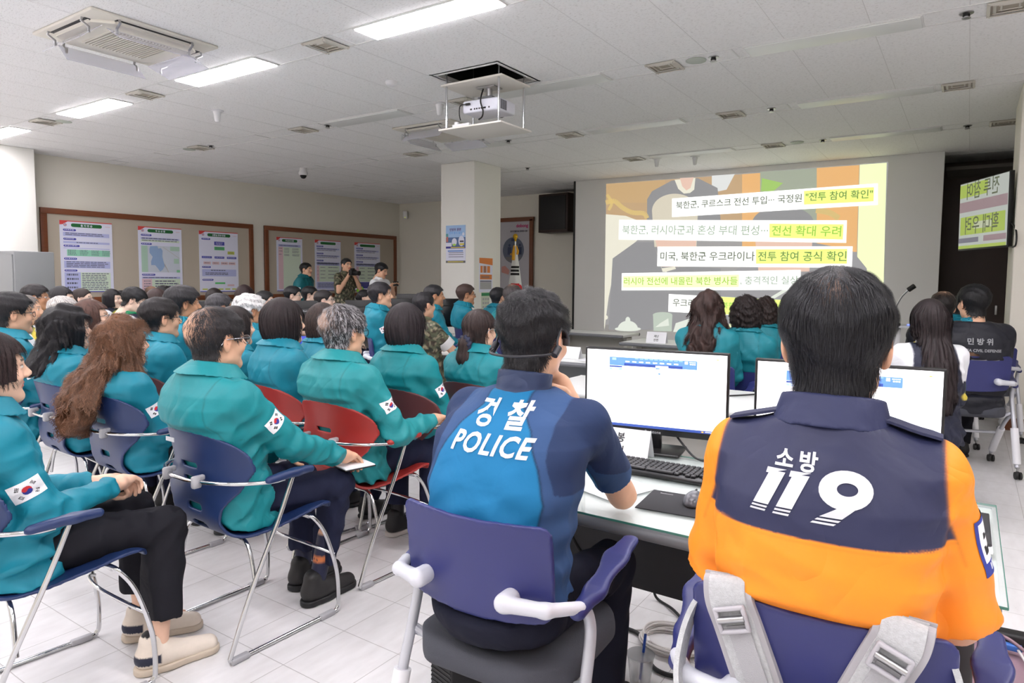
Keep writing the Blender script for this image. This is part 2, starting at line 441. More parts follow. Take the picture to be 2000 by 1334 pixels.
# cassette air conditioners
CREAM = mat('cream plastic', (222, 218, 208), .5)
ACRYL = mat('clear acrylic', (225, 225, 240), .08, alpha=.38)
GRILL = mat('grille gap', (128, 118, 104), .8)
def air_unit(x, y, label, tilt):
    t = empty('air_conditioner', (x, y, CEIL), 0, label, 'air conditioner')
    b = MB(); b.box((0, 0, -.012), (.95, .95, .024), CREAM, .01)
    oc = [(.42, .30), (.30, .42), (-.30, .42), (-.42, .30), (-.42, -.30), (-.30, -.42), (.30, -.42), (.42, -.30)]
    b.prism([(u * .93, v * .93) for u, v in oc], -.024, -.045, CREAM); b.build('panel', t)
    b = MB(); b.box((0, 0, -.046), (.46, .46, .004), GRILL)
    for i in range(19): b.box((0, -.225 + i * .025, -.050), (.47, .011, .010), CREAM)
    b.build('intake_grille', t)
    for i in range(4):
        R = Matrix.Rotation(i * math.pi / 2, 3, 'Z'); b = MB()
        b.box(R @ Vector((0, .405, -.0255)), (.56, .05, .006), BLACK, .002, rot=R)
        b.box(R @ Vector((0, .398, -.030)), (.54, .020, .006), CREAM, .002, rot=R @ Matrix.Rotation(.5, 3, 'X')); b.build('air_outlet', t)
        d = empty('wind_deflector', (0, 0, 0)); d.parent = t
        Rx = R @ Matrix.Rotation(tilt[i], 3, 'X'); c = R @ Vector((0, .40, -.115))
        b = MB(); b.box(c, (.60, .20, .004), ACRYL, rot=Rx); b.build('acrylic_sheet', d)
        for s in (-1, 1):
            p = [R @ Vector((s * .27, .44, -.02)), R @ Vector((s * .27, .45, -.05)), R @ Vector((s * .27, .40, -.08)), R @ Vector((s * .27, .40, -.12))]
            b = MB(); b.tube(p, .010, STEEL, 6, flat=.3); b.build('bracket', d)
    return t
air_unit(-5.68, 2.80, 'square cream ceiling air conditioner with clear deflectors, nearer one at top left', (-.35, .75, -.7, -.5))
air_unit(-5.65, 6.62, 'farther ceiling air conditioner, half hidden behind the projector lift', (-.35, .7, -.7, -.5))

# projector on its lift
t = empty('projector_lift', (-3.87, 5.1, CEIL), 0, 'white projector lift frame with four thin rods hanging from the ceiling opening', 'lift frame')
WB = mat('white board', (226, 222, 214), .5)
b = MB(); b.box((0, 0, -.075), (.70, .46, .018), WB, .003); b.build('upper_board', t)
b = MB(); b.box((0, 0, -.485), (.72, .50, .016), WB, .003); b.build('lower_board', t)
for sx in (-1, 1):
    for sy in (-1, 1):
        b = MB(); b.tube([(sx * .30, sy * .20, .3), (sx * .30, sy * .20, -.08)], .006, STEEL, 8); b.tube([(sx * .30, sy * .20, -.08), (sx * .30, sy * .20, -.48)], .011, CHROME, 10); b.build('rod', t)
t = empty('projector', (-3.84, 5.12, 2.99), .05, 'white ceiling projector with sockets on its back, inside the lift frame', 'projector')
PW = mat('projector shell', (226, 228, 240), .35)
b = MB(); b.box((0, 0, 0), (.40, .30, .115), PW, .02, seg=3); b.build('body', t)
b = MB()
for i in range(9): b.box((.2005, -.11 + i * .012, 0), (.003, .006, .085), mat('dark slot', (70, 70, 78), .6))
for i, (x, w) in enumerate(((-.10, .02), (-.06, .014), (-.035, .014), (-.008, .012), (.015, .012), (.05, .03), (.10, .012))): b.box((x, -.151, -.028), (w, .004, .014), BLACK)
b.build('sockets', t)
b = MB(); b.tube([(.02, .12, .0), (.02, .185, .0)], .05, BLACK, 18); b.build('lens', t)
b = MB(); b.box((0, 0, .085), (.16, .16, .03), mat('mount grey', (120, 122, 126), .5), .01); b.tube([(0, 0, .08), (0, 0, .19)], .03, STEEL, 12); b.box((0, 0, .185), (.2, .14, .012), STEEL); b.build('ceiling_mount', t)
b = MB(); b.tube(spline([(-.05, -.02, .19), (-.02, -.10, .10), (.02, -.17, .02), (.05, -.175, -.06), (.03, -.16, -.11), (-.02, -.14, -.125)]), .007, BLACK, 8); b.build('signal_cable', t)
b = MB(); b.tube(spline([(-.14, -.155, .02), (-.20, -.18, .01), (-.22, -.17, -.06), (-.22, -.15, -.115)]), .005, BLACK, 8); b.box((-.13, -.16, .02), (.05, .02, .02), BLACK, .004); b.build('power_cable', t)
b = MB(); b.box((0, 0, 0), (.20, .05, .04), WHITEP, .006); b.box((-.06, 0, .03), (.04, .03, .03), WHITEP, .005)
tag(b.build('power_strip', None, (-4.02, 4.94, 2.814)), 'small white power strip lying on the lower board of the projector lift', 'power strip')

# ------------------------------------------------------------------ the projection wall
YS = 11.25
SCRW = mat('projection board', (240, 240, 238), .8)
b = MB(); b.box((-3.37, YS + .06, 1.69), (6.0, .12, 3.16), SCRW, .004)
scr = b.build('projection_wall'); tag(scr, 'large grey white projection wall board showing the bright slide', 'projection screen')
b = MB(); b.box((-3.37, YS + .07, .055), (6.0, .10, .11), DARKW); b.build('base', scr)
b = MB(); b.box((-6.385, YS + .08, 1.64), (.03, .2, 3.26), BLACK); b.build('edge_trim', scr)
def pic(name, rgb, e=1.0):
    m = mat('picture ' + name, (118, 118, 118), .8)
    if 'Emission Strength' and m.node_tree.nodes['Principled BSDF'].inputs['Emission Strength'].default_value == 0:
        p = m.node_tree.nodes['Principled BSDF']; p.inputs['Emission Color'].default_value = lin(rgb); p.inputs['Emission Strength'].default_value = e * SCREEN_POWER
    return m
def Pz(zx, zy, lay=0): return at_y(1120 + zx / 3.125, 300 + zy / 3.125, YS) + np.array([0, -.0015 * (lay + 1), 0])
pb = MB()
def poly(pts, m, lay): pb.quad([Pz(x, y, lay) for x, y in pts], m)
def disc(cx, cy, rx, ry, m, lay, a0=0, a1=360, n=24):
    poly([(cx + rx * math.cos(math.radians(a0 + (a1 - a0) * k / n)), cy + ry * math.sin(math.radians(a0 + (a1 - a0) * k / n))) for k in range(n + (a1 - a0 < 360))], m, lay)
x0, x1, z0, z1 = -5.72, -1.08, .56, 3.18
pb.quad([(x0, YS - .001, z0), (x1, YS - .001, z0), (x1, YS - .001, z1), (x0, YS - .001, z1)], pic('grey', (146, 144, 144)))
BRN, ORG, CRM = pic('brown', (184, 152, 112)), pic('orange', (224, 170, 104)), pic('cream', (226, 222, 204))
SUIT, SKIN_, HAIRW = pic('suit', (132, 132, 135)), pic('face', (222, 186, 168)), pic('white hair', (206, 198, 178))
poly([(200, 185), (1140, 118), (1140, 420), (200, 420)], BRN, 1)
poly([(200, 185), (560, 160), (560, 300), (200, 300)], pic('tan', (190, 156, 108)), 1.2)
poly([(1030, 126), (1140, 118), (1140, 600), (1030, 600)], ORG, 1.3)
poly([(1140, 112), (1485, 90), (1485, 560), (1140, 560)], pic('sage', (150, 158, 140)), 1.3)
poly([(1150, 150), (1280, 180), (1220, 230), (1145, 230)], pic('leaf', (150, 190, 90)), 1.5)
poly([(1485, 88), (1745, 70), (1730, 600), (1485, 600)], ORG, 1.3)
poly([(1748, 68), (1912, 56), (1893, 800), (1728, 800)], pic('pale yellow', (238, 244, 190)), 1.4)
poly([(845, 135), (985, 125), (935, 220), (845, 240)], pic('pale', (214, 216, 214)), 1.6)
# standing figure with the head out of the frame, dark suit, white collar
poly([(450, 420), (450, 280), (480, 230), (600, 165), (760, 150), (880, 210), (900, 420)], SUIT, 2)
poly([(618, 160), (745, 148), (738, 220), (690, 258), (640, 215)], CRM, 2.4); poly([(650, 150), (735, 145), (715, 210), (690, 225), (665, 200)], SKIN_, 2.6); poly([(670, 245), (720, 240), (712, 262), (690, 262)], SUIT, 2.8)
# white haired head behind the headline, dark suit below
disc(620, 350, 140, 105, HAIRW, 3, 180, 360); poly([(480, 350), (760, 350), (752, 570), (495, 570)], HAIRW, 3); poly([(500, 525), (752, 525), (735, 690), (540, 690)], SKIN_, 3.2)
poly([(240, 640), (380, 540), (500, 540), (560, 700), (720, 690), (900, 700), (900, 1075), (215, 1075)], SUIT, 2.6)
poly([(495, 560), (540, 700), (620, 690), (640, 730), (545, 722)], CRM, 3.4); poly([(570, 720), (640, 700), (630, 850), (612, 850)], SUIT, 3.5)
# dark haired figure on the right
disc(1280, 430, 190, 110, SUIT, 2.6, 180, 360); poly([(1100, 430), (1470, 430), (1440, 720), (1130, 720)], SKIN_, 2.5)
poly([(900, 830), (1000, 700), (1450, 540), (1700, 590), (1790, 700), (1810, 850), (1810, 1010), (900, 1040)], pic('suit grey', (142, 141, 144)), 2.4)
# armchair at the left with a carved gilt top
poly([(198, 370), (320, 380), (450, 430), (400, 520), (260, 650), (215, 880), (190, 1070), (188, 1070)], CRM, 1.8)
GILT = pic('gilt', (206, 178, 110))
def gilt(pts, w=14):
    P = spline([(x, y) for x, y in pts], 6)
    for i in range(len(P) - 1):
        (ax, ay), (bx, by) = P[i], P[i + 1]; l = math.hypot(bx - ax, by - ay) or 1; nx, ny = -(by - ay) / l * w, (bx - ax) / l * w
        poly([(ax + nx, ay + ny), (bx + nx, by + ny), (bx - nx, by - ny), (ax - nx, ay - ny)], GILT, 2.2)
gilt([(198, 300), (250, 290), (300, 330), (360, 360), (430, 365), (450, 395)]); gilt([(205, 250), (235, 300), (215, 345)], 9); gilt([(1480, 345), (1560, 360), (1620, 395)], 18)
for x, y in ((230, 557), (343, 543), (200, 1000)): disc(x, y, 11, 13, CRM, 2.3)
# tea things and papers along the bottom
PL = pic('porcelain', (216, 222, 210)); disc(333, 1070, 80, 14, PL, 4); disc(333, 1072, 62, 52, PL, 4.1, 180, 360); disc(333, 1018, 15, 22, PL, 4.2)
disc(545, 985, 60, 18, pic('glass', (178, 190, 176)), 4); poly([(487, 985), (605, 985), (600, 1085), (490, 1082)], pic('glass', 0), 3.9); poly([(530, 1035), (580, 1005), (585, 1050), (500, 1060)], PL, 4.2)
poly([(625, 1035), (700, 1010), (735, 1015), (735, 1090), (610, 1088)], PL, 4); poly([(930, 1060), (1010, 1000), (1100, 1010), (1100, 1060)], pic('pale yellow', 0), 4)
poly([(1180, 890), (1440, 735), (1452, 748), (1195, 905)], PL, 3.6); disc(1452, 738, 22, 16, pic('pink', (232, 196, 200)), 3.8)
# headline slips
SLIP, LIME, LIME2 = pic('slip', (254, 255, 252), 1.25), pic('lime', (226, 248, 120), 1.15), pic('pale lime', (240, 252, 180), 1.2)
INK, INKG, INKL, INKLG = pic('ink', (86, 98, 78)), pic('grey ink', (160, 178, 158)), pic('lime ink', (150, 200, 60)), pic('dark lime ink', (104, 132, 60))
def slip(c4, hl, hm, lay=6):
    poly(c4, SLIP, lay); poly(hl, hm, lay + .7)
def line_text(s, x0, y0, x1, y1, m, lay=7.4, bold=.012):
    a, c = Pz(x0, y0, lay), Pz(x1, y1, lay); u = (c - a) / np.linalg.norm(c - a); up = np.array([-u[2], 0, u[0]])
    V, Fc = text2d(s, width=float(np.linalg.norm(c - a)), bold=bold)
    pb.add([(a + c) / 2 + u * p[0] + up * p[1] for p in V], Fc, m)
slip([(603, 275), (1858, 182), (1858, 313), (603, 388)], [(1408, 228), (1835, 205), (1833, 292), (1408, 312)], LIME)
line_text('북한군, 쿠르스크 전선 투입··· 국정원', 628, 318, 1395, 272, INK); line_text('"전투 참여 확인"', 1418, 265, 1828, 245, INKLG, bold=.012)
slip([(280, 405), (1670, 408), (1665, 545), (278, 525)], [(1197, 428), (1650, 432), (1645, 525), (1197, 512)], LIME)
line_text('북한군, 러시아군과 혼성 부대 편성···', 300, 466, 1190, 470, INKG); line_text('전선 확대 우려', 1212, 470, 1635, 474, INKL, bold=.012)
slip([(515, 568), (1705, 566), (1700, 697), (512, 688)], [(1115, 585), (1672, 582), (1670, 672), (1115, 672)], LIME)
line_text('미국, 북한군 우크라이나', 532, 628, 1108, 628, INK); line_text('전투 참여 공식 확인', 1128, 627, 1668, 626, INKLG, bold=.01)
slip([(297, 730), (1388, 710), (1388, 832), (295, 835)], [(305, 748), (1012, 738), (1010, 815), (305, 818)], LIME2)
line_text('러시아 전선에 내몰린 북한 병사들', 310, 779, 1003, 776, INKL); line_text(', 충격적인 실상', 1020, 776, 1374, 773, INKG)
slip([(583, 857), (1310, 895), (1310, 1005), (580, 965)], [(900, 874), (1305, 895), (1305, 1000), (900, 980)], LIME)
line_text('우크라', 608, 908, 745, 914, INK); line_text('북한', 908, 925, 985, 928, INKL); line_text('권유', 1195, 942, 1290, 945, INKL)
pb.build('projected_slide', scr)

# ------------------------------------------------------------------ notice boards and posters on the left wall
CORK = mat('notice board felt', (186, 176, 160), .9, bump=.2, bscale=300)
FRAMEW = mat('board frame wood', (120, 66, 36), .4, noise=.25, nscale=6, stretch=(20, 1.5, 20))
def board(y0, y1, label):
    x = XL + .015; zb, zt = .95, 2.45; t = empty('notice_board', (x, (y0 + y1) / 2, zb), 0, label, 'notice board'); L = y1 - y0; H = zt - zb
    b = MB(); b.box((.008, 0, H / 2), (.02, L, H), CORK); b.build('panel', t); b = MB()
    for c, d in (((.02, 0, H - .045), (.05, L, .09)), ((.02, 0, .045), (.05, L, .09)), ((.02, -L / 2 + .045, H / 2), (.05, .09, H - .18)), ((.02, L / 2 - .045, H / 2), (.05, .09, H - .18))): b.box(c, d, FRAMEW, .006)
    b.build('frame', t); return t
board(4.60, 8.30, 'long felt notice board in a brown wood frame, nearer one with three posters'); board(8.56, 12.34, 'farther felt notice board in a brown frame behind the standing men')
PAPER = mat('poster paper', (228, 230, 248), .6)
pc = {}
def pcol(n, rgb): return mat('print ' + n, rgb, .6)
PRED, PGRN, PBLU, PLIL, PMNT, PPNK, PLIM, PTXT = pcol('red', (214, 70, 66)), pcol('green', (30, 104, 52)), pcol('blue', (74, 78, 176)), pcol('lilac', (186, 192, 234)), pcol('mint', (152, 216, 188)), pcol('pink', (226, 196, 204)), pcol('pale green', (216, 232, 212)), pcol('text', (96, 98, 122))
def poster(y0, y1, zt, zb, title, kind, label):
    W = y1 - y0; H = zt - zb; x = XL + .042
    b = MB(); b.box((x - .0025, (y0 + y1) / 2, (zt + zb) / 2), (.005, W, H), PAPER)
    def fr(u, v, k=1): return (x + .0012 * k, y0 + u * W, zt - v * H)
    def rc(u0, v0, u1, v1, m, k=1): b.quad([fr(u0, v1, k), fr(u1, v1, k), fr(u1, v0, k), fr(u0, v0, k)], m)
    def pill(u0, v0, u1, v1, m, k=1):
        r = (v1 - v0) * H / W / 2; pts = []
        for c, a0 in ((u1 - r, -90), (u0 + r, 90)):
            for i in range(9):
                a = math.radians(a0 + i * 22.5); pts.append(fr(c + r * math.cos(a), (v0 + v1) / 2 + (v1 - v0) / 2 * math.sin(a), k))
        b.quad(pts, m)
    def lines(u0, v0, u1, n, dv, k=3, m=PTXT):
        rr = random.Random(int(u0 * 1000 + v0 * 777))
        for i in range(n):
            u = u0
            e = u1 - rr.random() * .15 * (u1 - u0)
            while u < e:
                w = rr.uniform(.02, .06) * (u1 - u0) * 3; rc(u, v0 + i * dv, min(e, u + w), v0 + i * dv + dv * .42, m, k); u += w + .012
    def text(s, u, v, h, m, k=4):
        V, Fc = text2d(s, size=h * H, bold=.03)
        b.add([(x + .0012 * k, y0 + u * W + p[0], zt - v * H + p[1]) for p in V], Fc, m)
    rc(0, 0, 1, .012, PRED); b.quad([fr(0, .06, 2), fr(.06, .055, 2), fr(.16, .008, 2), fr(0, .0, 2)], PRED)
    for r, m, k in ((.035, PAPER, 3), (.03, pcol('emblem', (196, 120, 116)), 4), (.018, PAPER, 5), (.011, PBLU, 6)):
        b.quad([fr(.1 + r * math.cos(a) , .06 + r * W / H * math.sin(a), k) for a in np.linspace(0, 2 * math.pi, 20)[:-1]], m)
    pill(.21, .035, .80, .085, PGRN, 2)
    if title: text(title, .5, .06, .034, PAPER)
    rc(.86, .055, .96, .062, PPNK, 2)
    def head(v, w=.24): pill(.06, v, .06 + w, v + .028, PBLU, 2); lines(.08, v + .008, .06 + w - .02, 1, .02, 4, PAPER)
    if kind == 0:
        head(.115); rc(.06, .16, .94, .215, PLIL); lines(.10, .168, .88, 2, .022)
        head(.24); rc(.06, .285, .94, .315, PLIL); lines(.3, .295, .75, 1, .022)
        head(.335, .3); rc(.06, .375, .94, .385, PLIL); rc(.12, .40, .94, .49, PMNT)
        for c in (.14, .36, .58, .79): lines(c, .405, c + .16, 5, .016)
        head(.515); rc(.06, .56, .94, .66, PLIL); lines(.10, .568, .9, 4, .023)
        head(.68); rc(.06, .72, .36, .985, PLIL); rc(.36, .72, .94, .985, PLIM); lines(.10, .74, .32, 4, .06); lines(.38, .73, .92, 10, .025)
    elif kind == 1:
        head(.115); rc(.06, .165, .94, .195, PLIL); lines(.08, .172, .92, 1, .03); rc(.06, .195, .94, .23, PLIM); lines(.08, .205, .9, 1, .025)
        head(.25); rc(.06, .29, .94, .70, pcol('map ground', (206, 214, 226))); rc(.06, .29, .2, .70, pcol('map green', (176, 208, 190)), 2); rc(.72, .29, .94, .36, pcol('map green', 0), 2); rc(.8, .48, .92, .56, pcol('map green', 0), 2)
        rc(.86, .66, .94, .70, pcol('map dark green', (126, 190, 146)), 3)
        b.quad([fr(u, v, 4) for u, v in reversed(((.26, .30), (.42, .29), (.44, .33), (.50, .32), (.54, .36), (.53, .45), (.55, .52), (.58, .60), (.53, .66), (.47, .69), (.42, .64), (.36, .59), (.27, .59), (.27, .53), (.31, .46), (.24, .40), (.24, .34)))], pcol('district', (150, 178, 216)))
        b.quad([fr(.55, .30, 5), fr(.93, .47, 5), fr(.93, .477, 5), fr(.55, .307, 5)], pcol('road', (190, 186, 178))); b.quad([fr(.57, .57, 5), fr(.66, .70, 5), fr(.675, .70, 5), fr(.585, .57, 5)], pcol('road', 0))
        head(.725, .3); rc(.06, .77, .94, .80, PLIL); lines(.08, .778, .9, 1, .028); rc(.06, .80, .28, .98, PPNK); rc(.28, .80, .94, .98, PLIM); lines(.1, .83, .26, 4, .04); lines(.35, .83, .9, 4, .04)
    elif kind == 2:
        head(.115, .22); rc(.38, .165, .64, .225, PBLU); lines(.42, .18, .6, 2, .022, 3, PAPER); rc(.38, .25, .64, .305, pcol('leaf', (92, 190, 116))); lines(.42, .262, .6, 2, .02)
        rc(.72, .32, .90, .37, pcol('yellow green', (198, 206, 84))); lines(.74, .33, .88, 2, .02)
        for u in (.06, .38, .70): rc(u, .41, u + .25, .445, PBLU); lines(u + .02, .42, u + .23, 1, .03, 3, PLIL)
        for u in (.1, .32, .54, .74): rc(u, .50, u + .18, .545, PPNK); lines(u + .02, .515, u + .16, 1, .03)
        head(.575, .22); rc(.06, .625, .94, .74, PLIL); lines(.28, .635, .66, 1, .03); lines(.14, .68, .76, 2, .025)
        head(.785, .28); rc(.38, .84, .64, .87, pcol('leaf', 0)); rc(.70, .875, .88, .905, PPNK)
        for u in (.06, .26, .46, .64, .82): rc(u, .945, u + .13, .965, pcol('yellow green', 0))
    elif kind == 3:
        rc(.07, .13, .93, .175, PLIL); lines(.1, .145, .88, 1, .03); rc(.07, .175, .25, .96, PPNK); rc(.25, .175, .93, .96, PLIM)
        for v in (.20, .25, .31): lines(.09, v, .22, 1, .03); lines(.29, v, .5, 2, .022); lines(.6, v, .88, 2, .022)
    else:
        for v in (.11, .25, .39): head(v, .26); rc(.06, v + .045, .94, v + .075, PLIL); lines(.08, v + .052, .9, 1, .03); lines(.08, v + .085, .9, 1, .025)
        rc(.06, .45, .94, .50, PLIL); rc(.06, .50, .16, .82, PPNK); rc(.16, .50, .94, .82, PLIM)
        for v in (.53, .60, .67, .74): lines(.08, v, .14, 1, .03); lines(.2, v, .4, 1, .03); lines(.5, v, .9, 1, .03)
        rc(.06, .83, .94, .96, PBLU if kind == 5 else PLIL); lines(.1, .85, .9, 4, .024)
    rc(.0, .988, 1, 1, PBLU)
    tag(b.build('poster'), label, 'poster')
poster(4.86, 5.64, 2.27, 1.12, '을 지 연 습', 0, 'tall white poster with five blue headings, leftmost on the nearer notice board')
poster(6.06, 6.83, 2.26, 1.12, '주 요 상 황', 1, 'white poster with a blue district map, middle of the nearer notice board')
poster(7.16, 7.96, 2.255, 1.10, '상황실 편성·운용', 2, 'white poster with a coloured organisation chart, right on the nearer notice board')
poster(8.84, 9.49, 2.235, 1.10, '주요조치사항', 3, 'white poster with a pink column and pale green table, left on the farther notice board')
poster(9.82, 10.55, 2.23, 1.10, '', 4, 'white poster behind the man in camouflage holding a camera')
poster(10.96, 11.78, 2.23, 1.10, '', 5, 'white poster behind the man in the white shirt')

# posters on the pillar
b = MB(); y = 8.496; xa, xb, za, zb = -7.245, -6.835, 2.265, 1.655
def q(u0, v0, u1, v1, m, k=1): b.quad([(xa + u * (xb - xa), y - .0012 * k, za - v * (za - zb)) for u, v in ((u0, v1), (u1, v1), (u1, v0), (u0, v0))], m)
b.box(((xa + xb) / 2, 8.499, (za + zb) / 2), (xb - xa, .004, za - zb), PAPER)
q(0, 0, 1, .32, pcol('sky', (166, 200, 240))); q(0, .32, 1, .56, pcol('street', (84, 112, 160)), 1); q(0, .46, .3, .56, PAPER, 2); q(.02, .30, .12, .44, pcol('brick', (196, 120, 110)), 2); q(0, .22, .12, .3, pcol('teal roof', (96, 160, 170)), 2)
q(0, .56, 1, .615, pcol('deep blue', (66, 66, 150)), 2); q(.26, .575, .96, .60, pcol('yellow', (226, 210, 90)), 3)
for v in (.72, .77, .83): q(.14, v, .9, v + .015, PTXT, 2)
q(.1, .665, .88, .70, pcol('mid blue', (110, 150, 216)), 2); q(0, .94, 1, 1, pcol('grey band', (110, 110, 112)), 2); q(.1, .96, .9, .98, pcol('yellow', 0), 3)
def blob(u, v, ru, rv, m, k): b.quad([(xa + (u + ru * math.cos(a)) * (xb - xa), y - .0012 * k, za - (v + rv * math.sin(a)) * (za - zb)) for a in np.linspace(0, 2 * math.pi, 18)[:-1]], m)
blob(.80, .42, .15, .14, PAPER, 4); q(.72, .41, .92, .45, pcol('ink', (50, 46, 70)), 5); q(.72, .48, .94, .53, pcol('yellow', 0), 5)
blob(.44, .44, .13, .10, PAPER, 4); blob(.44, .52, .09, .03, pcol('lime', (170, 210, 90)), 5); blob(.9, .24, .06, .045, PAPER, 4)
for s, u, v, w, m in (('민방위 훈련', .49, .115, .58, pcol('purple', (112, 84, 150))), ('전국 동시 실시', .5, .20, .66, pcol('light blue', (120, 178, 236)))):
    V, Fc = text2d(s, width=w * (xb - xa), bold=.03); b.add([(xa + u * (xb - xa) + p[0], y - .0036, za - v * (za - zb) + p[1]) for p in V], Fc, m)
tag(b.build('poster'), 'blue and white civil defence poster taped to the front of the pillar', 'poster')
b = MB(); x = -6.656
def q2(y0, y1, z0, z1, m, k=1): b.quad([(x + .0012 * k, y0, z0), (x + .0012 * k, y1, z0), (x + .0012 * k, y1, z1), (x + .0012 * k, y0, z1)], m)
b.box((-6.658, 8.81, 1.46), (.004, .36, .56), PAPER); OR2 = pcol('orange', (224, 130, 58))
b.quad([(x + .0012, 8.63, 1.655), (x + .0012, 8.99, 1.625), (x + .0012, 8.99, 1.74), (x + .0012, 8.63, 1.74)], OR2)
q2(8.66, 8.72, 1.50, 1.61, OR2); q2(8.74, 8.82, 1.50, 1.61, pcol('photo', (170, 120, 96))); q2(8.84, 8.92, 1.50, 1.61, OR2); q2(8.65, 8.97, 1.39, 1.47, OR2); q2(8.68, 8.9, 1.41, 1.45, pcol('photo', 0), 2)
q2(8.65, 8.96, 1.355, 1.37, pcol('ink', 0)); q2(8.65, 8.96, 1.23, 1.35, pcol('grey print', (170, 170, 174)))
tag(b.build('poster'), 'small orange and white notice on the right face of the pillar', 'poster')
b = MB(); b.box((-6.658, 8.80, 1.03), (.004, .22, .30), mat('pale paper', (206, 214, 196), .7)); q2(8.69, 8.91, 1.12, 1.17, pcol('sign green', (36, 130, 80)))
for i in range(3):
    for j in range(3): q2(8.72 + j * .065, 8.765 + j * .065, 1.05 - i * .065, 1.085 - i * .065, pcol('grey print', 0))
tag(b.build('poster'), 'small pale notice with a green heading low on the right face of the pillar', 'poster')

# framed banner, brown loudspeaker box and flag in the far corner
t = empty('framed_banner', (-8.65, 12.46, 1.0), 0, 'white framed banner with a round photograph on the wall behind the flag', 'banner')
b = MB(); b.box((-.02, -.01, .86), (.96, .02, 1.74), mat('banner sheet', (186, 184, 190), .6)); b.build('sheet', t)
b = MB()
for c, d in (((0, -.02, 1.73), (1.14, .05, .09)), ((.505, -.02, .86), (.09, .05, 1.74)), ((-.525, -.02, .86), (.09, .05, 1.74)), ((0, -.02, .0), (1.14, .05, .09))): b.box(c, d, WOODB, .005)
b.build('frame', t)
b = MB(); yb = -.024
def bp(pts, m, k): b.quad([(u, yb - .002 * k, v) for u, v in pts], m)
circ = lambda cx, cz, r: [(cx + r * math.cos(a), cz + r * math.sin(a)) for a in np.linspace(0, 2 * math.pi, 26)[:-1]]
bp(circ(.02, 1.05, .29), pcol('photo dusk', (92, 100, 120)), 1); bp([(-.21, .90), (.25, .90), (.2, .84), (0, .765), (-.15, .82)], pcol('photo ground', (112, 108, 110)), 2)
for u in (-.08, .08, .2): bp([(u - .05, .95), (u + .05, .95), (u + .05, 1.12), (u - .05, 1.12)], pcol('figure navy', (46, 56, 84)), 3); bp(circ(u, 1.16, .03), pcol('figure navy', 0), 3)
bp([(-.03, 1.25), (.12, 1.25), (.12, 1.31), (-.03, 1.31)], pcol('figure navy', 0), 3); bp([(-.3, .55), (-.1, .5), (-.08, .6), (-.2, .7), (-.3, .68)], pcol('hand', (196, 140, 130)), 2)
for s, u, v, w, m in (('dobong', .26, 1.58, .32, pcol('magenta', (196, 60, 120))), ('함께 만들어요 행복한 도봉', .17, 1.47, .46, pcol('ink', 0))):
    V, Fc = text2d(s, width=w, bold=.03); b.add([(u + p[0], yb - .006, v + p[1]) for p in V], Fc, m)
b.build('print', t)
t = empty('loudspeaker', (-7.33, 12.235, 2.39), -.12, 'dark brown loudspeaker box high on the back wall left of the projection wall', 'loudspeaker')
b = MB(); b.box((0, 0, .40), (.78, .40, .80), DARKW, .01); b.build('cabinet', t); b = MB(); b.box((0, -.205, .40), (.68, .02, .70), BLACK, .006); b.build('grille', t)
t = empty('national_flag', (-6.86, 9.95, 0), .55, 'indoor flag of red, blue and black on white, gold finial, behind the pillar', 'flag')
GOLD = mat('gold', (212, 168, 48), .25, .9); CORD = mat('gold cord', (232, 170, 30), .6)
b = MB(); b.tube([(0, 0, .04), (0, 0, 2.12)], .014, CHROME, 12); b.build('pole', t)
b = MB(); b.lathe([(.16, 0), (.16, .02), (.05, .05), (.03, .16), (.016, .17)], GOLD, 24); b.build('stand', t)
b = MB(); b.lathe([(.012, 2.07), (.02, 2.10), (.02, 2.11), (.03, 2.125), (.045, 2.155), (.045, 2.175), (.03, 2.205), (.01, 2.213)], GOLD, 20); b.build('finial', t)
FW, FR, FB, FK = mat('flag white', (232, 234, 232), .7), mat('flag red', (206, 40, 48), .7), mat('flag blue', (40, 52, 140), .7), mat('flag black', (22, 22, 24), .7)
b = MB(); n, mrow = 48, 60
def cone(a, h):                                           # a around, h down from the pole top
    r = .02 + .155 * h ** .9; r *= 1 + .10 * math.sin(a * 5 + 1) * min(1, h * 2)
    return (r * math.sin(a), -r * math.cos(a) * .75, 1.99 - 1.25 * h)
V = [cone(2 * math.pi * i / n, j / mrow) for j in range(mrow + 1) for i in range(n)]
for j in range(mrow):
    for i in range(n):
        x, yy, z = np.mean([V[j * n + i], V[j * n + (i + 1) % n], V[(j + 1) * n + i]], 0); m = FW
        if yy < .02:
            X, Z = x, z
            if abs(X + .005) < .075 and any(abs(Z - c) < .018 for c in (1.62, 1.555, 1.49)): m = FK
            d = math.hypot(X, (Z - 1.14) * .95)
            if d < .185: m = FR if (X * .6 + (Z - 1.14) > -.02 + .05 * math.sin(X * 14)) else FB
        b.add([V[j * n + i], V[j * n + (i + 1) % n], V[(j + 1) * n + (i + 1) % n], V[(j + 1) * n + i]], [(0, 1, 2, 3)], m, True)
b.build('cloth', t)
b = MB(); b.tube([(-.02, -.04, 2.0), (-.03, -.07, 1.88), (-.03, -.085, 1.74)], [.012, .025, .03], CORD, 10); b.tube([(.02, -.04, 2.0), (.05, -.06, 1.9), (.04, -.07, 1.84)], [.01, .02, .02], CORD, 10)
b.tube(spline([(-.03, -.08, 1.86), (-.08, -.08, 1.85), (-.07, -.08, 1.83), (-.02, -.09, 1.845)]), .006, CORD, 6); b.build('tassel', t)

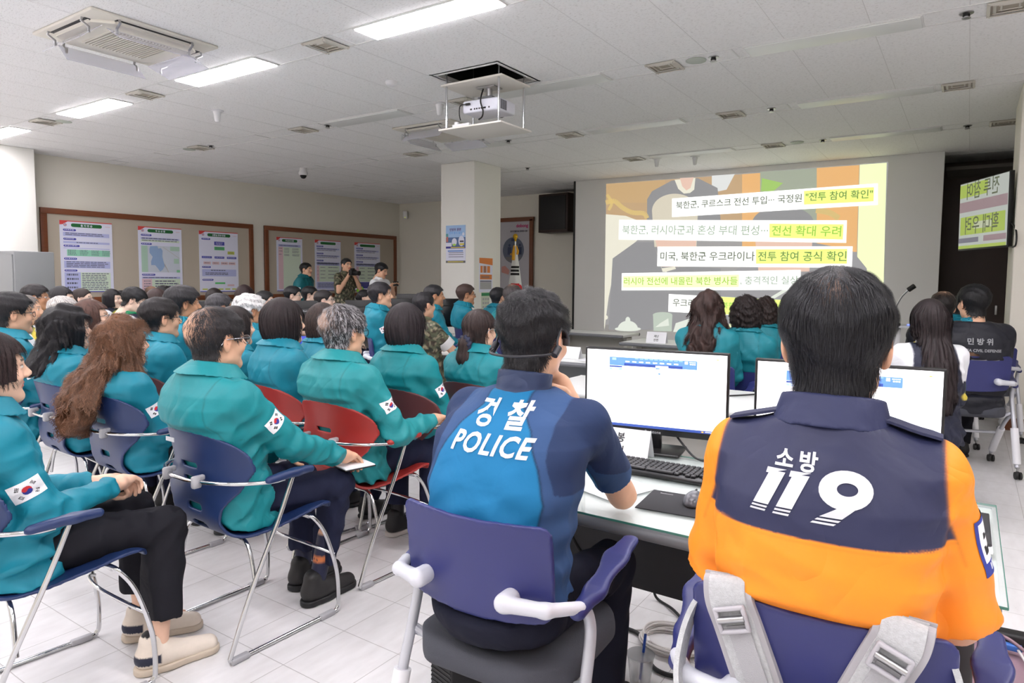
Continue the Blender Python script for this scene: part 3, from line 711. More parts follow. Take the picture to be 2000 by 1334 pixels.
# television on an arm at the pier
t = empty('television', (.06, 8.40, 2.1), 0, 'wall mounted flat television turned toward the projection wall at the right edge', 'television')
A, Bq, Cq, D = (at_y(1872, 358, 8.85), at_y(1970, 337, 7.95), at_y(1970, 478, 7.90), at_y(1873, 493, 8.80))
ctr = (A + Bq + Cq + D) / 4; U = (Bq - A + Cq - D); U /= np.linalg.norm(U); Vv = (A - D + Bq - Cq); Vv -= U * (Vv @ U); Vv /= np.linalg.norm(Vv); Nn = np.cross(U, Vv)
hw, hh = np.linalg.norm(Bq - A + Cq - D) / 4, np.linalg.norm(A - D + Bq - Cq) / 4
R = Matrix((U, Vv, Nn)).transposed(); off = np.array([.06, 8.40, 2.1])
if Nn[1] > 0 and Nn[0] > 0: Nn = -Nn
loc = lambda u, v, d: tuple(ctr - off + U * u * hw + Vv * v * hh + Nn * d)
b = MB(); b.box(loc(0, 0, -.025), (2 * hw, 2 * hh, .04), BLACK, .004, rot=R); b.build('bezel', t)
b = MB()
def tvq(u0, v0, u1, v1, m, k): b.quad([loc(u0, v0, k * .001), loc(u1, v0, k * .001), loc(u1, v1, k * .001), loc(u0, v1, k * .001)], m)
TVS = {n: pic('tv ' + n, c, .55) for n, c in (('base', (206, 214, 206)), ('lime', (186, 214, 66)), ('mauve', (170, 140, 146)), ('ink', (90, 104, 60)), ('slate', (120, 118, 136)), ('pale', (218, 226, 190)))}  # display colours with the slide's reflection painted in as glow
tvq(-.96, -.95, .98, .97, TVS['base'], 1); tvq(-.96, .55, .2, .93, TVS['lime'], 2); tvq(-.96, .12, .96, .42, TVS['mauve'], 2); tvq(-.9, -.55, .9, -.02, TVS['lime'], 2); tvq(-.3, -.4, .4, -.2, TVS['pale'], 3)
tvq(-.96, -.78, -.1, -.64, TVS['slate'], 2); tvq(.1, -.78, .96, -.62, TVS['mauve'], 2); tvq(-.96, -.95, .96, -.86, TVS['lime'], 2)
for s, v, w in (('전투 참여', .72, 1.3), ('확대 우려', -.28, 1.35)):  # lettering mirrored, a painted reflection of the projected slide
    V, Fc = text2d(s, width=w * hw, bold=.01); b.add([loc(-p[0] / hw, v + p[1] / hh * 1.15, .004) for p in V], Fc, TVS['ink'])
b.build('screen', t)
b = MB(); b.tube([loc(.3, .1, -.04), (.20, -.1, .05)], .03, BLACK, 10); b.box((.215, -.05, .05), (.02, .3, .3), BLACK); b.build('wall_arm', t)
b = MB(); b.tube(spline([loc(.98, -.35, -.03), (.23 + .06, -.6, -.2), (.29, -.62, -.34), loc(.9, -.98, -.03)]), .008, BLACK, 8); b.build('cable', t)
# ------------------------------------------------------------------ implicit surfaces meshed by surface nets
f32 = np.float32
def axis_pts(lo, hi, h, fine=()):
    """grid coordinates from lo to hi with step h, finer inside the intervals (a, b, hf)"""
    out = [lo]
    while out[-1] < hi:
        x = out[-1]; st = h
        for a, b, hf in fine:
            if a - h * .5 <= x < b: st = min(st, hf)
        out.append(x + st)
    n = len(out) - 1; pad = (-n) % 4
    for _ in range(pad): out.append(out[-1] + h)
    return np.array(out, dtype=f32)
def nets(f, xs, ys, zs, slack=1.35):
    nx, ny, nz = len(xs), len(ys), len(zs); B = 4
    bx, by, bz = (nx + B - 1) // B, (ny + B - 1) // B, (nz + B - 1) // B
    def ctr(a, nb): return np.array([(a[i * B] + a[min(i * B + B, len(a) - 1)]) / 2 for i in range(nb)], f32), np.array([a[min(i * B + B, len(a) - 1)] - a[i * B] for i in range(nb)], f32)
    cx, wx = ctr(xs, bx); cy, wy = ctr(ys, by); cz, wz = ctr(zs, bz)
    G = np.stack(np.meshgrid(cx, cy, cz, indexing='ij'), -1).reshape(-1, 3)
    W = np.stack(np.meshgrid(wx, wy, wz, indexing='ij'), -1).reshape(-1, 3)
    dc = f(G); rad = np.sqrt((W ** 2).sum(1)) * .5
    act = (np.abs(dc) < rad * slack + .012).reshape(bx, by, bz)
    D = np.repeat(np.repeat(np.repeat(np.where(dc < 0, -1, 1).astype(f32).reshape(bx, by, bz), B, 0), B, 1), B, 2)[:nx, :ny, :nz].copy()
    am = np.repeat(np.repeat(np.repeat(act, B, 0), B, 1), B, 2)[:nx, :ny, :nz]
    ii, jj, kk = np.nonzero(am)
    P = np.stack([xs[ii], ys[jj], zs[kk]], -1)
    D[ii, jj, kk] = f(P)
    s = D < 0
    cnt = np.zeros((nx - 1, ny - 1, nz - 1), np.int8)
    for a in (0, 1):
        for b in (0, 1):
            for c in (0, 1): cnt += s[a:nx - 1 + a, b:ny - 1 + b, c:nz - 1 + c]
    ok = (cnt > 0) & (cnt < 8)
    ci, cj, ck = np.nonzero(ok); n = len(ci)
    if n == 0: return np.zeros((0, 3), f32), np.zeros((0, 4), np.int32)
    idx = -np.ones(ok.shape, np.int32); idx[ci, cj, ck] = np.arange(n)
    acc = np.zeros((n, 3), f32); num = np.zeros(n, f32)
    co = [(a, b, c) for a in (0, 1) for b in (0, 1) for c in (0, 1)]
    val = {q: D[ci + q[0], cj + q[1], ck + q[2]] for q in co}
    pos = {q: np.stack([xs[ci + q[0]], ys[cj + q[1]], zs[ck + q[2]]], -1) for q in co}
    for q in co:
        for ax in range(3):
            if q[ax] == 0:
                r = list(q); r[ax] = 1; r = tuple(r)
                m = (val[q] < 0) != (val[r] < 0)
                t = np.where(m, val[q] / np.where(np.abs(val[q] - val[r]) < 1e-9, 1, val[q] - val[r]), 0).astype(f32)
                acc += np.where(m[:, None], pos[q] + t[:, None] * (pos[r] - pos[q]), 0); num += m
    V = acc / np.maximum(num, 1)[:, None]
    F = []
    for ax in range(3):
        o = [(1, 1), (0, 1), (0, 0), (1, 0)]
        sl = lambda a: tuple(slice(a, None) if q == ax and a else (slice(None, -1) if q == ax else slice(None)) for q in range(3))
        s0, s1 = s[sl(0)], s[sl(1)]
        e = np.argwhere(s0 != s1)
        u, v = (ax + 1) % 3, (ax + 2) % 3
        e = e[(e[:, u] > 0) & (e[:, v] > 0) & (e[:, u] < (nx, ny, nz)[u] - 1) & (e[:, v] < (nx, ny, nz)[v] - 1)]
        if not len(e): continue
        q = []
        for du, dv in o:
            c = e.copy(); c[:, u] -= du; c[:, v] -= dv; q.append(idx[c[:, 0], c[:, 1], c[:, 2]])
        q = np.stack(q, 1); fl = s0[e[:, 0], e[:, 1], e[:, 2]]
        q[~fl] = q[~fl][:, ::-1]; F.append(q)
    F = np.concatenate(F); F = F[(F >= 0).all(1)]
    return V, F.astype(np.int32)
def nets_h(f, lo, hi, h): return nets(f, axis_pts(lo[0], hi[0], h), axis_pts(lo[1], hi[1], h), axis_pts(lo[2], hi[2], h))
def A_(v): return np.asarray(v, f32)
def cap(P, a, b, ra, rb=None):
    a, b = A_(a), A_(b); rb = ra if rb is None else rb
    d = b - a; pa = P - a; t = np.clip(pa @ d / max(float(d @ d), 1e-9), 0, 1)
    return np.sqrt(((pa - t[:, None] * d) ** 2).sum(1)) - (ra + (rb - ra) * t)
def ell(P, c, r, R=None):
    p = P - A_(c)
    if R is not None: p = p @ A_(R)
    r = A_(r); k0 = np.sqrt(((p / r) ** 2).sum(1)); k1 = np.sqrt(((p / (r * r)) ** 2).sum(1))
    return k0 * (k0 - 1) / np.maximum(k1, 1e-6)
def rbox(P, c, d, r, R=None):
    p = P - A_(c)
    if R is not None: p = p @ A_(R)
    q = np.abs(p) - A_(d) / 2 + r
    return np.sqrt((np.maximum(q, 0) ** 2).sum(1)) + np.minimum(q.max(1), 0) - r
def smin(a, b, k):
    h = np.clip(.5 + .5 * (b - a) / k, 0, 1); return b + (a - b) * h - k * h * (1 - h)
def smax(a, b, k): return -smin(-a, -b, k)
def interp(x, xp, fp): return np.interp(x, xp, fp).astype(f32)
def sstep(a, b, x): t = np.clip((x - a) / (b - a), 0, 1); return t * t * (3 - 2 * t)
def poly_dist(y, z, pts):
    """distance and arc position in the (y, z) plane to a polyline"""
    best = np.full(len(y), 9., f32); s_at = np.zeros(len(y), f32); acc = 0.
    for (y0, z0), (y1, z1) in zip(pts[:-1], pts[1:]):
        dy, dz = y1 - y0, z1 - z0; L2 = dy * dy + dz * dz; L = math.sqrt(L2)
        t = np.clip(((y - y0) * dy + (z - z0) * dz) / L2, 0, 1)
        d = np.sqrt((y - y0 - t * dy) ** 2 + (z - z0 - t * dz) ** 2)
        m = d < best; best = np.where(m, d, best); s_at = np.where(m, acc + t * L, s_at); acc += L
    return best, s_at

# ------------------------------------------------------------------ stacking chair with a one-piece plastic shell on a chrome sled frame
def make_sled(shell_mat, label, group):
    t = empty('sled_chair', (0, 0, 0), 0, label, 'chair', group)
    if 'shell' not in SLED:
        prof = spline([(.255, .430), (.235, .452), (.17, .458), (.05, .440), (-.08, .425), (-.165, .437), (-.205, .49), (-.215, .56), (-.225, .66), (-.245, .76), (-.262, .835)], 5)
        L = sum(math.dist(a, b) for a, b in zip(prof[:-1], prof[1:]))
        def f(P):
            x = P[:, 0]; z = P[:, 2]
            bk = sstep(.50, .72, z)
            y = P[:, 1] - bk * 1.35 * x * x - (1 - sstep(.44, .52, z)) * 0
            zz = z - (1 - bk) * .35 * x * x * sstep(-.25, 0, P[:, 1])
            d, s = poly_dist(y, zz, prof)
            w = interp(s, [0, .05, .16, .30, .40, .455, .50, .56, .63, .72, .80, .86, L], [.19, .235, .252, .246, .21, .168, .152, .170, .236, .272, .268, .228, .15])
            tt = np.clip((s - (L - .15)) / .15, 0, 1); w = np.where(tt > 0, .268 * (np.maximum(1 - tt ** 2.6, 0)) ** .42, w)
            d = np.maximum(d - .0055, (np.abs(x) - w) * .6)
            for s0, hw, hh in ((.472, .044, .0145), (.548, .046, .0145), (.655, .050, .010), (.715, .050, .010)):
                sx = np.maximum(np.abs(x) - hw + hh, 0); ss = s - s0
                d = np.maximum(d, hh - np.sqrt(sx * sx + ss * ss))
            return d
        V, F = nets_h(f, (-.29, -.30, .40), (.29, .28, .86), .0052)
        SLED['V'], SLED['F'] = V, F; SLED['shell'] = {}
        fr = []
        for s in (-1, 1):
            b = MB(); P = spline([(s * .300, .000, .655), (s * .292, -.06, .50), (s * .264, -.165, .24), (s * .248, -.228, .05), (s * .246, -.238, .022)], 6) + \
                spline([(s * .246, -.225, .010), (s * .246, 0, .010), (s * .246, .215, .010), (s * .246, .240, .018), (s * .245, .250, .05), (s * .240, .245, .18), (s * .225, .205, .34), (s * .208, .155, .425), (s * .16, .13, .437)], 6)
            b.tube(P, .0085, CHROME, 10); fr.append(b.mesh('side_frame'))
        SLED['side'] = fr
        b = MB(); b.tube(spline([(-.300, -.04, .648), (-.298, -.10, .650), (-.225, -.205, .655), (-.09, -.262, .655), (0, -.270, .655), (.09, -.262, .655), (.225, -.205, .655), (.298, -.10, .650), (.300, -.04, .648)], 6), .0078, CHROME, 10)
        SLED['rail'] = b.mesh('arm_rail')
        b = MB(); b.tube(spline([(-.238, .238, .25), (-.15, .19, .285), (0, .165, .30), (.15, .19, .285), (.238, .238, .25)], 6), .007, CHROME, 8); SLED['brace'] = b.mesh('brace')
        b = MB(); b.tube([(-.20, .145, .428), (.20, .145, .428)], .0075, CHROME, 8); b.tube(spline([(-.252, -.135, .27), (-.20, -.13, .40), (-.1, -.125, .415), (.1, -.125, .415), (.20, -.13, .40), (.252, -.135, .27)], 5), .0075, CHROME, 8); SLED['under'] = b.mesh('seat_bar')
        GREYP = mat('grey plastic', (168, 168, 172), .45)
        b = MB(); b.box((0, -.268, .655), (.024, .034, .046), GREYP, .008); b.box((0, -.252, .668), (.02, .03, .02), GREYP, .006); SLED['clamp'] = b.mesh('clamp')
        b = MB(); b.box((0, 0, .011), (.026, .07, .022), GREYP, .005); SLED['glide'] = b.mesh('glide')
        b = MB(); b.box((.0, -.292, .79), (.055, .002, .016), mat('sticker', (206, 208, 212), .5), .0); SLED['sticker'] = b.mesh('sticker')
    key = shell_mat.name
    if key not in SLED['shell']:
        SLED['shell'][key] = np_mesh('shell', SLED['V'], SLED['F'], shell_mat, smooth=True)
        pads = []
        for s in (-1, 1):
            V, F = nets_h(lambda P, s=s: smax(smin(cap(P, (s * .300, -.10, .655), (s * .302, .01, .668), .017, .021), cap(P, (s * .302, .01, .668), (s * .302, .075, .662), .022, .016), .02), np.abs(P[:, 2] - .662) - .016, .008),
                            (s * .30 - .06, -.16, .61), (s * .30 + .06, .13, .71), .005)
            pads.append(np_mesh('arm_pad', V, F, shell_mat, smooth=True))
        SLED['shell'][key + 'p'] = pads
    link('shell', SLED['shell'][key], t)
    for i in range(2): link('side_frame', SLED['side'][i], t); link('arm_pad', SLED['shell'][key + 'p'][i], t)
    link('arm_rail', SLED['rail'], t); link('brace', SLED['brace'], t); link('seat_bar', SLED['under'], t)
    for s in (-1, 1):
        link('clamp', SLED['clamp'], t, (s * .10, .004, 0))
        for y in (-.20, .19): link('glide', SLED['glide'], t, (s * .246, y, 0))
    return t
SLED = {}
SH_BLUE = mat('navy shell plastic', (28, 48, 92), .42, noise=.08, nscale=7)
SH_RED = mat('red shell plastic', (158, 44, 40), .42, noise=.08, nscale=7)
SH_MAR = mat('maroon shell plastic', (98, 54, 56), .45, noise=.08, nscale=7)
def sled_chair(x, y, rz, m, label, sticker=False):
    t = make_sled(m, label, 'stacking chairs of the audience'); t.location = (x, y, 0); t.rotation_euler = (0, 0, rz)
    if sticker: link('sticker', SLED['sticker'], t, (-.02 if m is SH_BLUE else -.09, .0, 0.012))
    return t

# ------------------------------------------------------------------ nesting desk chair: blue plastic back, white legs on castors
NEST = {}
OBLUE = mat('indigo plastic', (42, 47, 104), .4, noise=.06, nscale=9, bump=.05, bscale=900)
OGREY = mat('light grey plastic', (206, 208, 216), .35)
OTUBE = mat('silver paint', (196, 198, 206), .35, .3)
FOAM = mat('white foam sleeve', (226, 226, 230), .8)
SEATF = mat('charcoal seat fabric', (70, 72, 80), .95, bump=.5, bscale=500)
def nest_chair(x, y, rz, label, back=None, sc=1.0):
    back = back or OBLUE
    t = empty('desk_chair', (x, y, 0), rz, label, 'chair', 'blue backed desk chairs'); t.scale = (sc, sc, sc)
    if 'seat' not in NEST:
        V, F = nets_h(lambda P: smax(rbox(P, (0, .02, .44), (.46, .46, .075), .034) - .0, smax(np.abs(P[:, 0]) ** 2 * 1.2 + (np.abs(P[:, 1] - .02)) ** 2 * 1.2 - .084, -9, .01), .01), (-.26, -.24, .39), (.26, .28, .49), .0065)
        NEST['seat'] = np_mesh('seat', V, F, SEATF, smooth=True)
        def fb(P):
            x, z = P[:, 0], P[:, 2]; u = (z - .715)
            yc = -.215 - .10 * (u + .05) * 1.0 - .35 * u * u + .75 * x * x
            w = .215 - .10 * np.maximum(-u, 0) ** 1.0 * .25
            lowr = .585 + .38 * x * x * 1.0; top = .835 + .10 * x * x
            d2 = np.maximum(np.maximum(np.abs(x) - w, lowr - z), z - top)
            r = .03
            qx = np.abs(x) - w + r; qz = np.maximum(z - top, lowr - z) + r
            d2 = np.where((qx > 0) & (qz > 0), np.sqrt(np.maximum(qx, 0) ** 2 + np.maximum(qz, 0) ** 2) - r, d2)
            bump = sum(.012 * np.exp(-((x - s * .125) ** 2 + (z - .665) ** 2) / .0011) for s in (-1, 1))
            return np.maximum(np.abs(P[:, 1] - yc + bump) - .007 - bump * .3, d2 * .8) * .85
        NEST['bk'] = nets_h(fb, (-.25, -.31, .56), (.25, -.12, .88), .0052)
        NEST['side'] = []
        for s in (-1, 1):
            d = {}
            b = MB(); b.tube(spline([(s * .255, -.135, .635), (s * .262, -.105, .61), (s * .264, -.09, .55), (s * .266, -.12, .44), (s * .268, -.16, .32), (s * .27, -.215, .12), (s * .27, -.235, .075)], 6), .0145, OTUBE, 12)
            b.tube(spline([(s * .264, -.10, .42), (s * .265, .02, .33), (s * .268, .16, .16), (s * .27, .235, .075)], 6), .0135, OTUBE, 12)
            b.tube([(s * .20, -.09, .395), (s * .266, -.115, .44)], .012, OTUBE, 10); d['side_tube'] = b.mesh('side_tube')
            b = MB(); b.tube([(s * .268, -.155, .335), (s * .27, -.195, .20), (s * .27, -.224, .10)], .024, FOAM, 16); d['foam0'] = b.mesh('foam_sleeve')
            b = MB(); b.tube([(s * .266, .06, .288), (s * .268, .15, .18), (s * .27, .215, .095)], .024, FOAM, 16); d['foam1'] = b.mesh('foam_sleeve')
            for k, yy in ((0, -.24), (1, .245)):
                b = MB(); b.tube([(s * .27, yy, .085), (s * .27, yy, .055)], .008, STEEL, 8)
                for q in (-1, 1): b.tube([(s * .27 + q * .006, yy - .012, .027), (s * .27 + q * .019, yy - .012, .027)], .026, BLACK, 16)
                b.box((s * .27, yy - .006, .045), (.02, .036, .022), BLACK, .008); d['castor%d' % k] = b.mesh('castor')
            V, F = nets_h(lambda P, s=s: smin(smin(cap(P, (s * .125, -.232, .664), (s * .125, -.258, .664), .0235), cap(P, (s * .125, -.262, .664), (s * .215, -.226, .655), .0195, .0165), .006), cap(P, (s * .215, -.226, .655), (s * .262, -.145, .640), .0165, .015), .012),
                            (min(s * .07, s * .3), -.31, .61), (max(s * .07, s * .3), -.11, .72), .005)
            d['arm_link'] = np_mesh('arm_link', V, F, OGREY, smooth=True)
            def fp(P, s=s):
                a = smin(cap(P, (s * .258, -.15, .630), (s * .266, -.07, .652), .020, .022), cap(P, (s * .266, -.07, .652), (s * .275, .03, .698), .022, .027), .03)
                a = smin(a, cap(P, (s * .275, .03, .698), (s * .278, .12, .712), .028, .022), .03)
                zc = interp(P[:, 1], [-.16, -.07, .03, .12], [.632, .652, .700, .714])
                return smax(a, np.abs(P[:, 2] - zc) - interp(P[:, 1], [-.16, -.08, 0], [.02, .014, .009]), .006)
            d['pad'] = nets_h(fp, (s * .27 - .06, -.2, .58), (s * .27 + .06, .17, .76), .005); NEST['side'].append(d)
        b = MB(); b.tube([(-.21, -.10, .40), (.21, -.10, .40)], .012, OTUBE, 10); b.tube([(-.26, .10, .27 - .02), (.26, .10, .27 - .02)], .011, OTUBE, 10); b.box((0, .0, .398), (.30, .26, .012), BLACK, .004); NEST['cross'] = b.mesh('cross_bar')
    k = 'm' + back.name
    if k not in NEST:
        NEST[k] = np_mesh('backrest', *NEST['bk'], back, smooth=True); NEST[k + 'p'] = [np_mesh('arm_pad', *NEST['side'][i]['pad'], back, smooth=True) for i in (0, 1)]
    link('seat', NEST['seat'], t); link('backrest', NEST[k], t); link('cross_bar', NEST['cross'], t)
    for i in (0, 1):
        d = NEST['side'][i]; link('side_tube', d['side_tube'], t); link('arm_link', d['arm_link'], t); link('arm_pad', NEST[k + 'p'][i], t)
        for n in ('foam0', 'foam1'): link('foam_sleeve', d[n], t)
        for n in ('castor0', 'castor1'): link('castor', d[n], t)
    return t
# ------------------------------------------------------------------ desks and what stands on them
DTOP = mat('desk laminate', (222, 224, 222), .35, noise=.03, nscale=30)
GLASS = mat('desk glass', (214, 228, 224), .06, alpha=.22, spec=.6)
GEDGE = mat('glass edge', (70, 130, 116), .2)
DEDGE = mat('desk edge grey', (112, 114, 118), .35)
DPAN = mat('desk panel charcoal', (52, 52, 56), .6)
GPAN = mat('desk panel grey', (132, 134, 136), .45)
PANEL2 = mat('desk panel pale grey', (190, 188, 182), .6)
def desk(x, y, rz, w, d, label, panel=PANEL2, glass=False, edge=DEDGE, shelf=False, zp=.30, h=.72, group=None):
    t = empty('desk', (x, y, 0), rz, label, 'desk', group)
    b = MB(); b.box((0, 0, h - .018), (w, d, .032), DTOP, .004); b.build('top', t)
    b = MB()
    for s in (-1, 1): b.tube([(-w / 2, s * (d / 2 + .004), h - .020), (w / 2, s * (d / 2 + .004), h - .020)], .019, edge, 12)
    b.build('edge_molding', t)
    if glass:
        b = MB(); b.box((0, .0, h + .003), (w + .02, d + .03, .006), GLASS); g = b.build('glass_top', t)
        b = MB()
        for s in (-1, 1): b.box((0, s * (d / 2 + .0155), h + .003), (w + .02, .002, .006), GEDGE); b.box((s * (w / 2 + .0105), 0, h + .003), (.002, d + .03, .006), GEDGE)
        b.build('glass_edge', g)
    b = MB(); b.box((0, .12, (h - .05 + zp) / 2), (w - .10, .018, h - .05 - zp), panel, .003); b.build('modesty_panel', t)
    for s in (-1, 1):
        b = MB(); b.box((s * (w / 2 - .06), .02, h / 2 + .0), (.05, .14, h - .09), panel, .006); b.box((s * (w / 2 - .06), .0, .025), (.06, d * .88, .035), panel, .008); b.build('leg', t)
    return t
ND = desk(-.67, 2.06, 0, 1.52, .74, 'glass topped white desk with a dark panel in front of the two nearest people', DPAN, True, zp=.29)
b = MB(); b.tube([(.70, -.30, .10), (.95, -.24, .10)], .022, mat('grey cast metal', (122, 126, 136), .4, .4), 10, flat=1.4); b.box((.735, -.33, .05), (.05, .05, .07), STEEL, .01); b.build('side_foot', ND)

SCRN = mat('display white', (252, 252, 255), .4, emit=1.05)
UIB, UIL, UIT, UIG = (mat('display ' + n, c, .4, emit=e) for n, c, e in (('blue', (92, 134, 216), 1.0), ('pale blue', (150, 188, 236), 1.0), ('taskbar', (52, 76, 150), .8), ('grey', (214, 218, 226), 1.0)))
UIO, UIW = mat('display orange', (236, 170, 60), .4, emit=1.0), SCRN
MBLK = mat('monitor plastic', (24, 24, 26), .32)
def monitor(x, y, z0, rz, w, h, label, ui=None, brand=True, back=False, group=None, desk_z=.726, green=False):
    t = empty('monitor', (x, y, desk_z), rz, label, 'monitor', group); c = z0 - desk_z + h / 2
    b = MB(); b.box((0, .004, c), (w, .022, h), MBLK, .004); b.box((0, .03, c - .02), (w * .7, .04, h * .62), MBLK, .012); b.build('bezel', t)
    b = MB(); b.box((0, .05, (c) / 2), (.045, .022, c), MBLK, .005); b.build('stand', t)
    b = MB(); b.box((0, .04, .006), (.22, .17, .012), MBLK, .005); b.build('base', t)
    if brand:
        V, F = text2d('Redstone', width=.062 if not back else .10); b = MB(); sy = -.0075 if not back else .052
        b.add([((p[0] if not back else -p[0]), sy, (c - h / 2 + .012 if not back else c + h * .16) + p[1]) for p in V], F, mat('badge print', (186, 188, 192), .4)); b.build('badge', t)
    if ui is not None:
        b = MB(); W, H = w - .018, h - .034; z1 = c + h / 2 - .009; x0 = -W / 2
        def r(u0, v0, u1, v1, m, k=1): b.quad([(x0 + u * W, -.0072 - .0004 * k, z1 - v * H) for u, v in ((u0, v1), (u1, v1), (u1, v0), (u0, v0))], m)
        r(0, 0, 1, 1, SCRN, 0); r(0, .02, 1, .023, UIG); r(.02, .012, .3, .018, UIG); r(.05, .045, .4, .05, UIG)
        r(.17, .09, .80, .20, UIB); r(.19, .10, .22, .13, UIL, 2); r(.28, .165, .70, .20, UIT, 2)
        for i in range(8): r(.29 + i * .05, .135, .32 + i * .05, .15, UIW, 3)
        for i in range(10): r(.36 + i * .035, .098, .385 + i * .035, .106, UIL, 3)
        r(.715, .10, .735, .135, UIW, 3); r(.745, .105, .79, .113, UIW, 3)
        for i in range(3): r(.75 + i * .014, .125, .76 + i * .014, .14, UIW, 3)
        r(.51, .175, .60, .20, UIW, 4); r(.17, .205, .265, .225, UIT); r(.17, .23, .265, .26, UIL); r(.19, .24, .24, .25, UIW, 3); r(.51, .205, .54, .22, UIB, 2); r(.53, .27, .545, .29, UIB, 2); r(.28, .275, .8, .277, UIG); r(.28, .30, .75, .302, UIG)
        r(.93, .05, .945, .062, UIO, 2); r(0, .965, 1, 1, UIT, 2)
        for i, m in enumerate((UIW, UIO, UIW, UIO, UIL)): r(.02 + i * .028, .972, .035 + i * .028, .992, m, 3)
        r(.84, .975, .855, .99, UIO, 3); r(.865, .977, .94, .985, UIW, 3)
        b.build('screen', t)
    return t
monitor(-1.005, 2.415, .80, .162, .563, .333, 'black monitor with a white web page right of the police shirt', 0)
monitor(-.325, 2.385, .80, .121, .567, .336, 'black monitor with a white web page behind the orange shirt', 1)
def keyboard(x, y, z, rz, label):
    t = empty('keyboard', (x, y, z), rz, label, 'keyboard'); b = MB(); b.box((0, 0, .010), (.445, .15, .018), MBLK, .006); b.build('case', t)
    KEY = mat('key cap', (40, 40, 43), .4); b = MB()
    for row in range(6):
        yy = .055 - row * .0205 - (.004 if row else 0); xx = -.212
        while xx < .20:
            w = .0165 if not (row == 5 and -.14 < xx < -.03) else .10
            if abs(xx - .083) > .006 and abs(xx - .147 + .004) > .005: b.box((xx + w / 2, yy, .0235), (w, .0165, .009), KEY, .0025, seg=1)
            xx += w + .0025
    o = b.build('key_caps', t); o['kind'] = 'stuff'; return t
keyboard(-.875, 2.175, .726, .03, 'black keyboard under the left near monitor')
b = MB(); b.box((0, 0, .0015), (.22, .19, .003), mat('mouse pad', (38, 38, 42), .85), .001); V, F = text2d('Redstone', width=.04); b.add([(p[0] - .06, p[1] + .07, .0034) for p in V], F, mat('pad print', (210, 210, 212), .6))
tag(b.build('mouse_pad', None, (-.70, 1.90, .7262)), 'black mouse pad on the glass desk beside the orange sleeve', 'mouse pad').rotation_euler = (0, 0, .10)
V, F = nets_h(lambda P: smax(ell(P, (0, 0, .006), (.031, .054, .030)), .001 - P[:, 2], .004), (-.04, -.065, -.004), (.04, .065, .045), .0035)
t = empty('mouse', (-.665, 1.925, .7297), .15, 'dark grey mouse on the black mouse pad', 'mouse')
link('shell', np_mesh('shell', V, F, mat('mouse grey', (86, 86, 92), .3), smooth=True), t); b = MB(); b.box((0, .032, .031), (.006, .016, .008), BLACK, .003); b.build('wheel', t)
b = MB(); b.box((0, 0, .001), (.15, .21, .002), mat('paper sheet', (238, 240, 244), .7)); tag(b.build('paper_sheet', None, (-.92, 1.93, .7262)), 'white sheet lying by the police elbow on the glass desk', 'paper').rotation_euler = (0, 0, -.35)
def tent_card(x, y, z, rz, w, h, lines, label, bold=.02):
    m = mat('card white', (236, 237, 240), .7); b = MB(); d = h * .42
    b.quad([(-w / 2, -d, 0), (w / 2, -d, 0), (w / 2, 0, h), (-w / 2, 0, h)], m); b.quad([(w / 2, d, 0), (-w / 2, d, 0), (-w / 2, 0, h), (w / 2, 0, h)], m)
    for s, cx, cy, sz in lines:
        V, F = text2d(s, size=sz, bold=bold); b.add([(cx + p[0], -d * (1 - (cy + p[1]) / h) - .0012, cy + p[1]) for p in V], F, mat('card ink', (40, 40, 44), .7))
    o = b.build('name_card', None, (x, y, z)); o.rotation_euler = (0, 0, rz); return tag(o, label, 'name card')
tent_card(-1.10, 2.30, .7262, .10, .26, .11, [('도   봉', -.015, .078, .036), ('경찰서', -.015, .032, .036)], 'white folded name card lettered in black under the left near monitor')
FLD = mat('black folder', (40, 40, 44), .55)
b = MB(); b.box((0, 0, .004), (.13, .30, .008), mat('paper sheet', (238, 240, 244), .7)); b.box((.008, -.006, .011), (.135, .30, .005), mat('paper sheet', 0)); tag(b.build('paper_stack', None, (.005, 2.12, .7262)), 'stack of white papers under the black folder at the right end of the desk', 'papers')
b = MB(); b.box((0, 0, .004), (.15, .27, .008), FLD, .003); tag(b.build('folder', None, (.004, 2.135, .7402)), 'black folder lying on papers at the right end of the desk', 'folder')
CAB, CABW = mat('black cable', (24, 24, 26), .5), mat('white cable', (214, 210, 208), .5)
def cable(pts, r, m, label, n=10): b = MB(); b.tube(spline(pts, n), r, m, 8); return tag(b.build('cable'), label, 'cable')
cable([(-1.02, 2.44, .85), (-1.10, 2.40, .80), (-1.18, 2.36, .735), (-1.0, 2.30, .733), (-.90, 2.27, .733), (-.86, 2.26, .74)], .0035, CAB, 'thin black cable curving below the left near monitor')
cable([(-.96, 2.46, .84), (-.90, 2.44, .78), (-.82, 2.40, .735), (-.74, 2.42, .733), (-.66, 2.38, .733)], .004, CAB, 'black cable on the desk behind the keyboard')
cable([(-1.20, 2.12, .60), (-1.18, 2.10, .45), (-1.12, 2.30, .22), (-1.10, 2.62, .10), (-1.08, 2.68, .012), (-.98, 2.62, .012), (-.86, 2.50, .012), (-.78, 2.40, .012)], .006, CAB, 'black cable dropping from the desk to the tiles left of the coil')
cable([(-1.35, 2.42, .010), (-1.14, 2.38, .010), (-1.02, 2.36, .010), (-.93, 2.23, .010), (-.84, 2.17, .010), (-.62, 2.22, .010), (-.40, 2.10, .010)], .008, CAB, 'thick black cable snaking across the floor before the coil')
cable([(-1.30, 2.30, .007), (-1.13, 2.33, .007), (-1.04, 2.40, .007), (-1.0, 2.42, .012)], .0035, CABW, 'thin white cable leading to the coil on the floor')
b = MB(); r_ = random.Random(4)
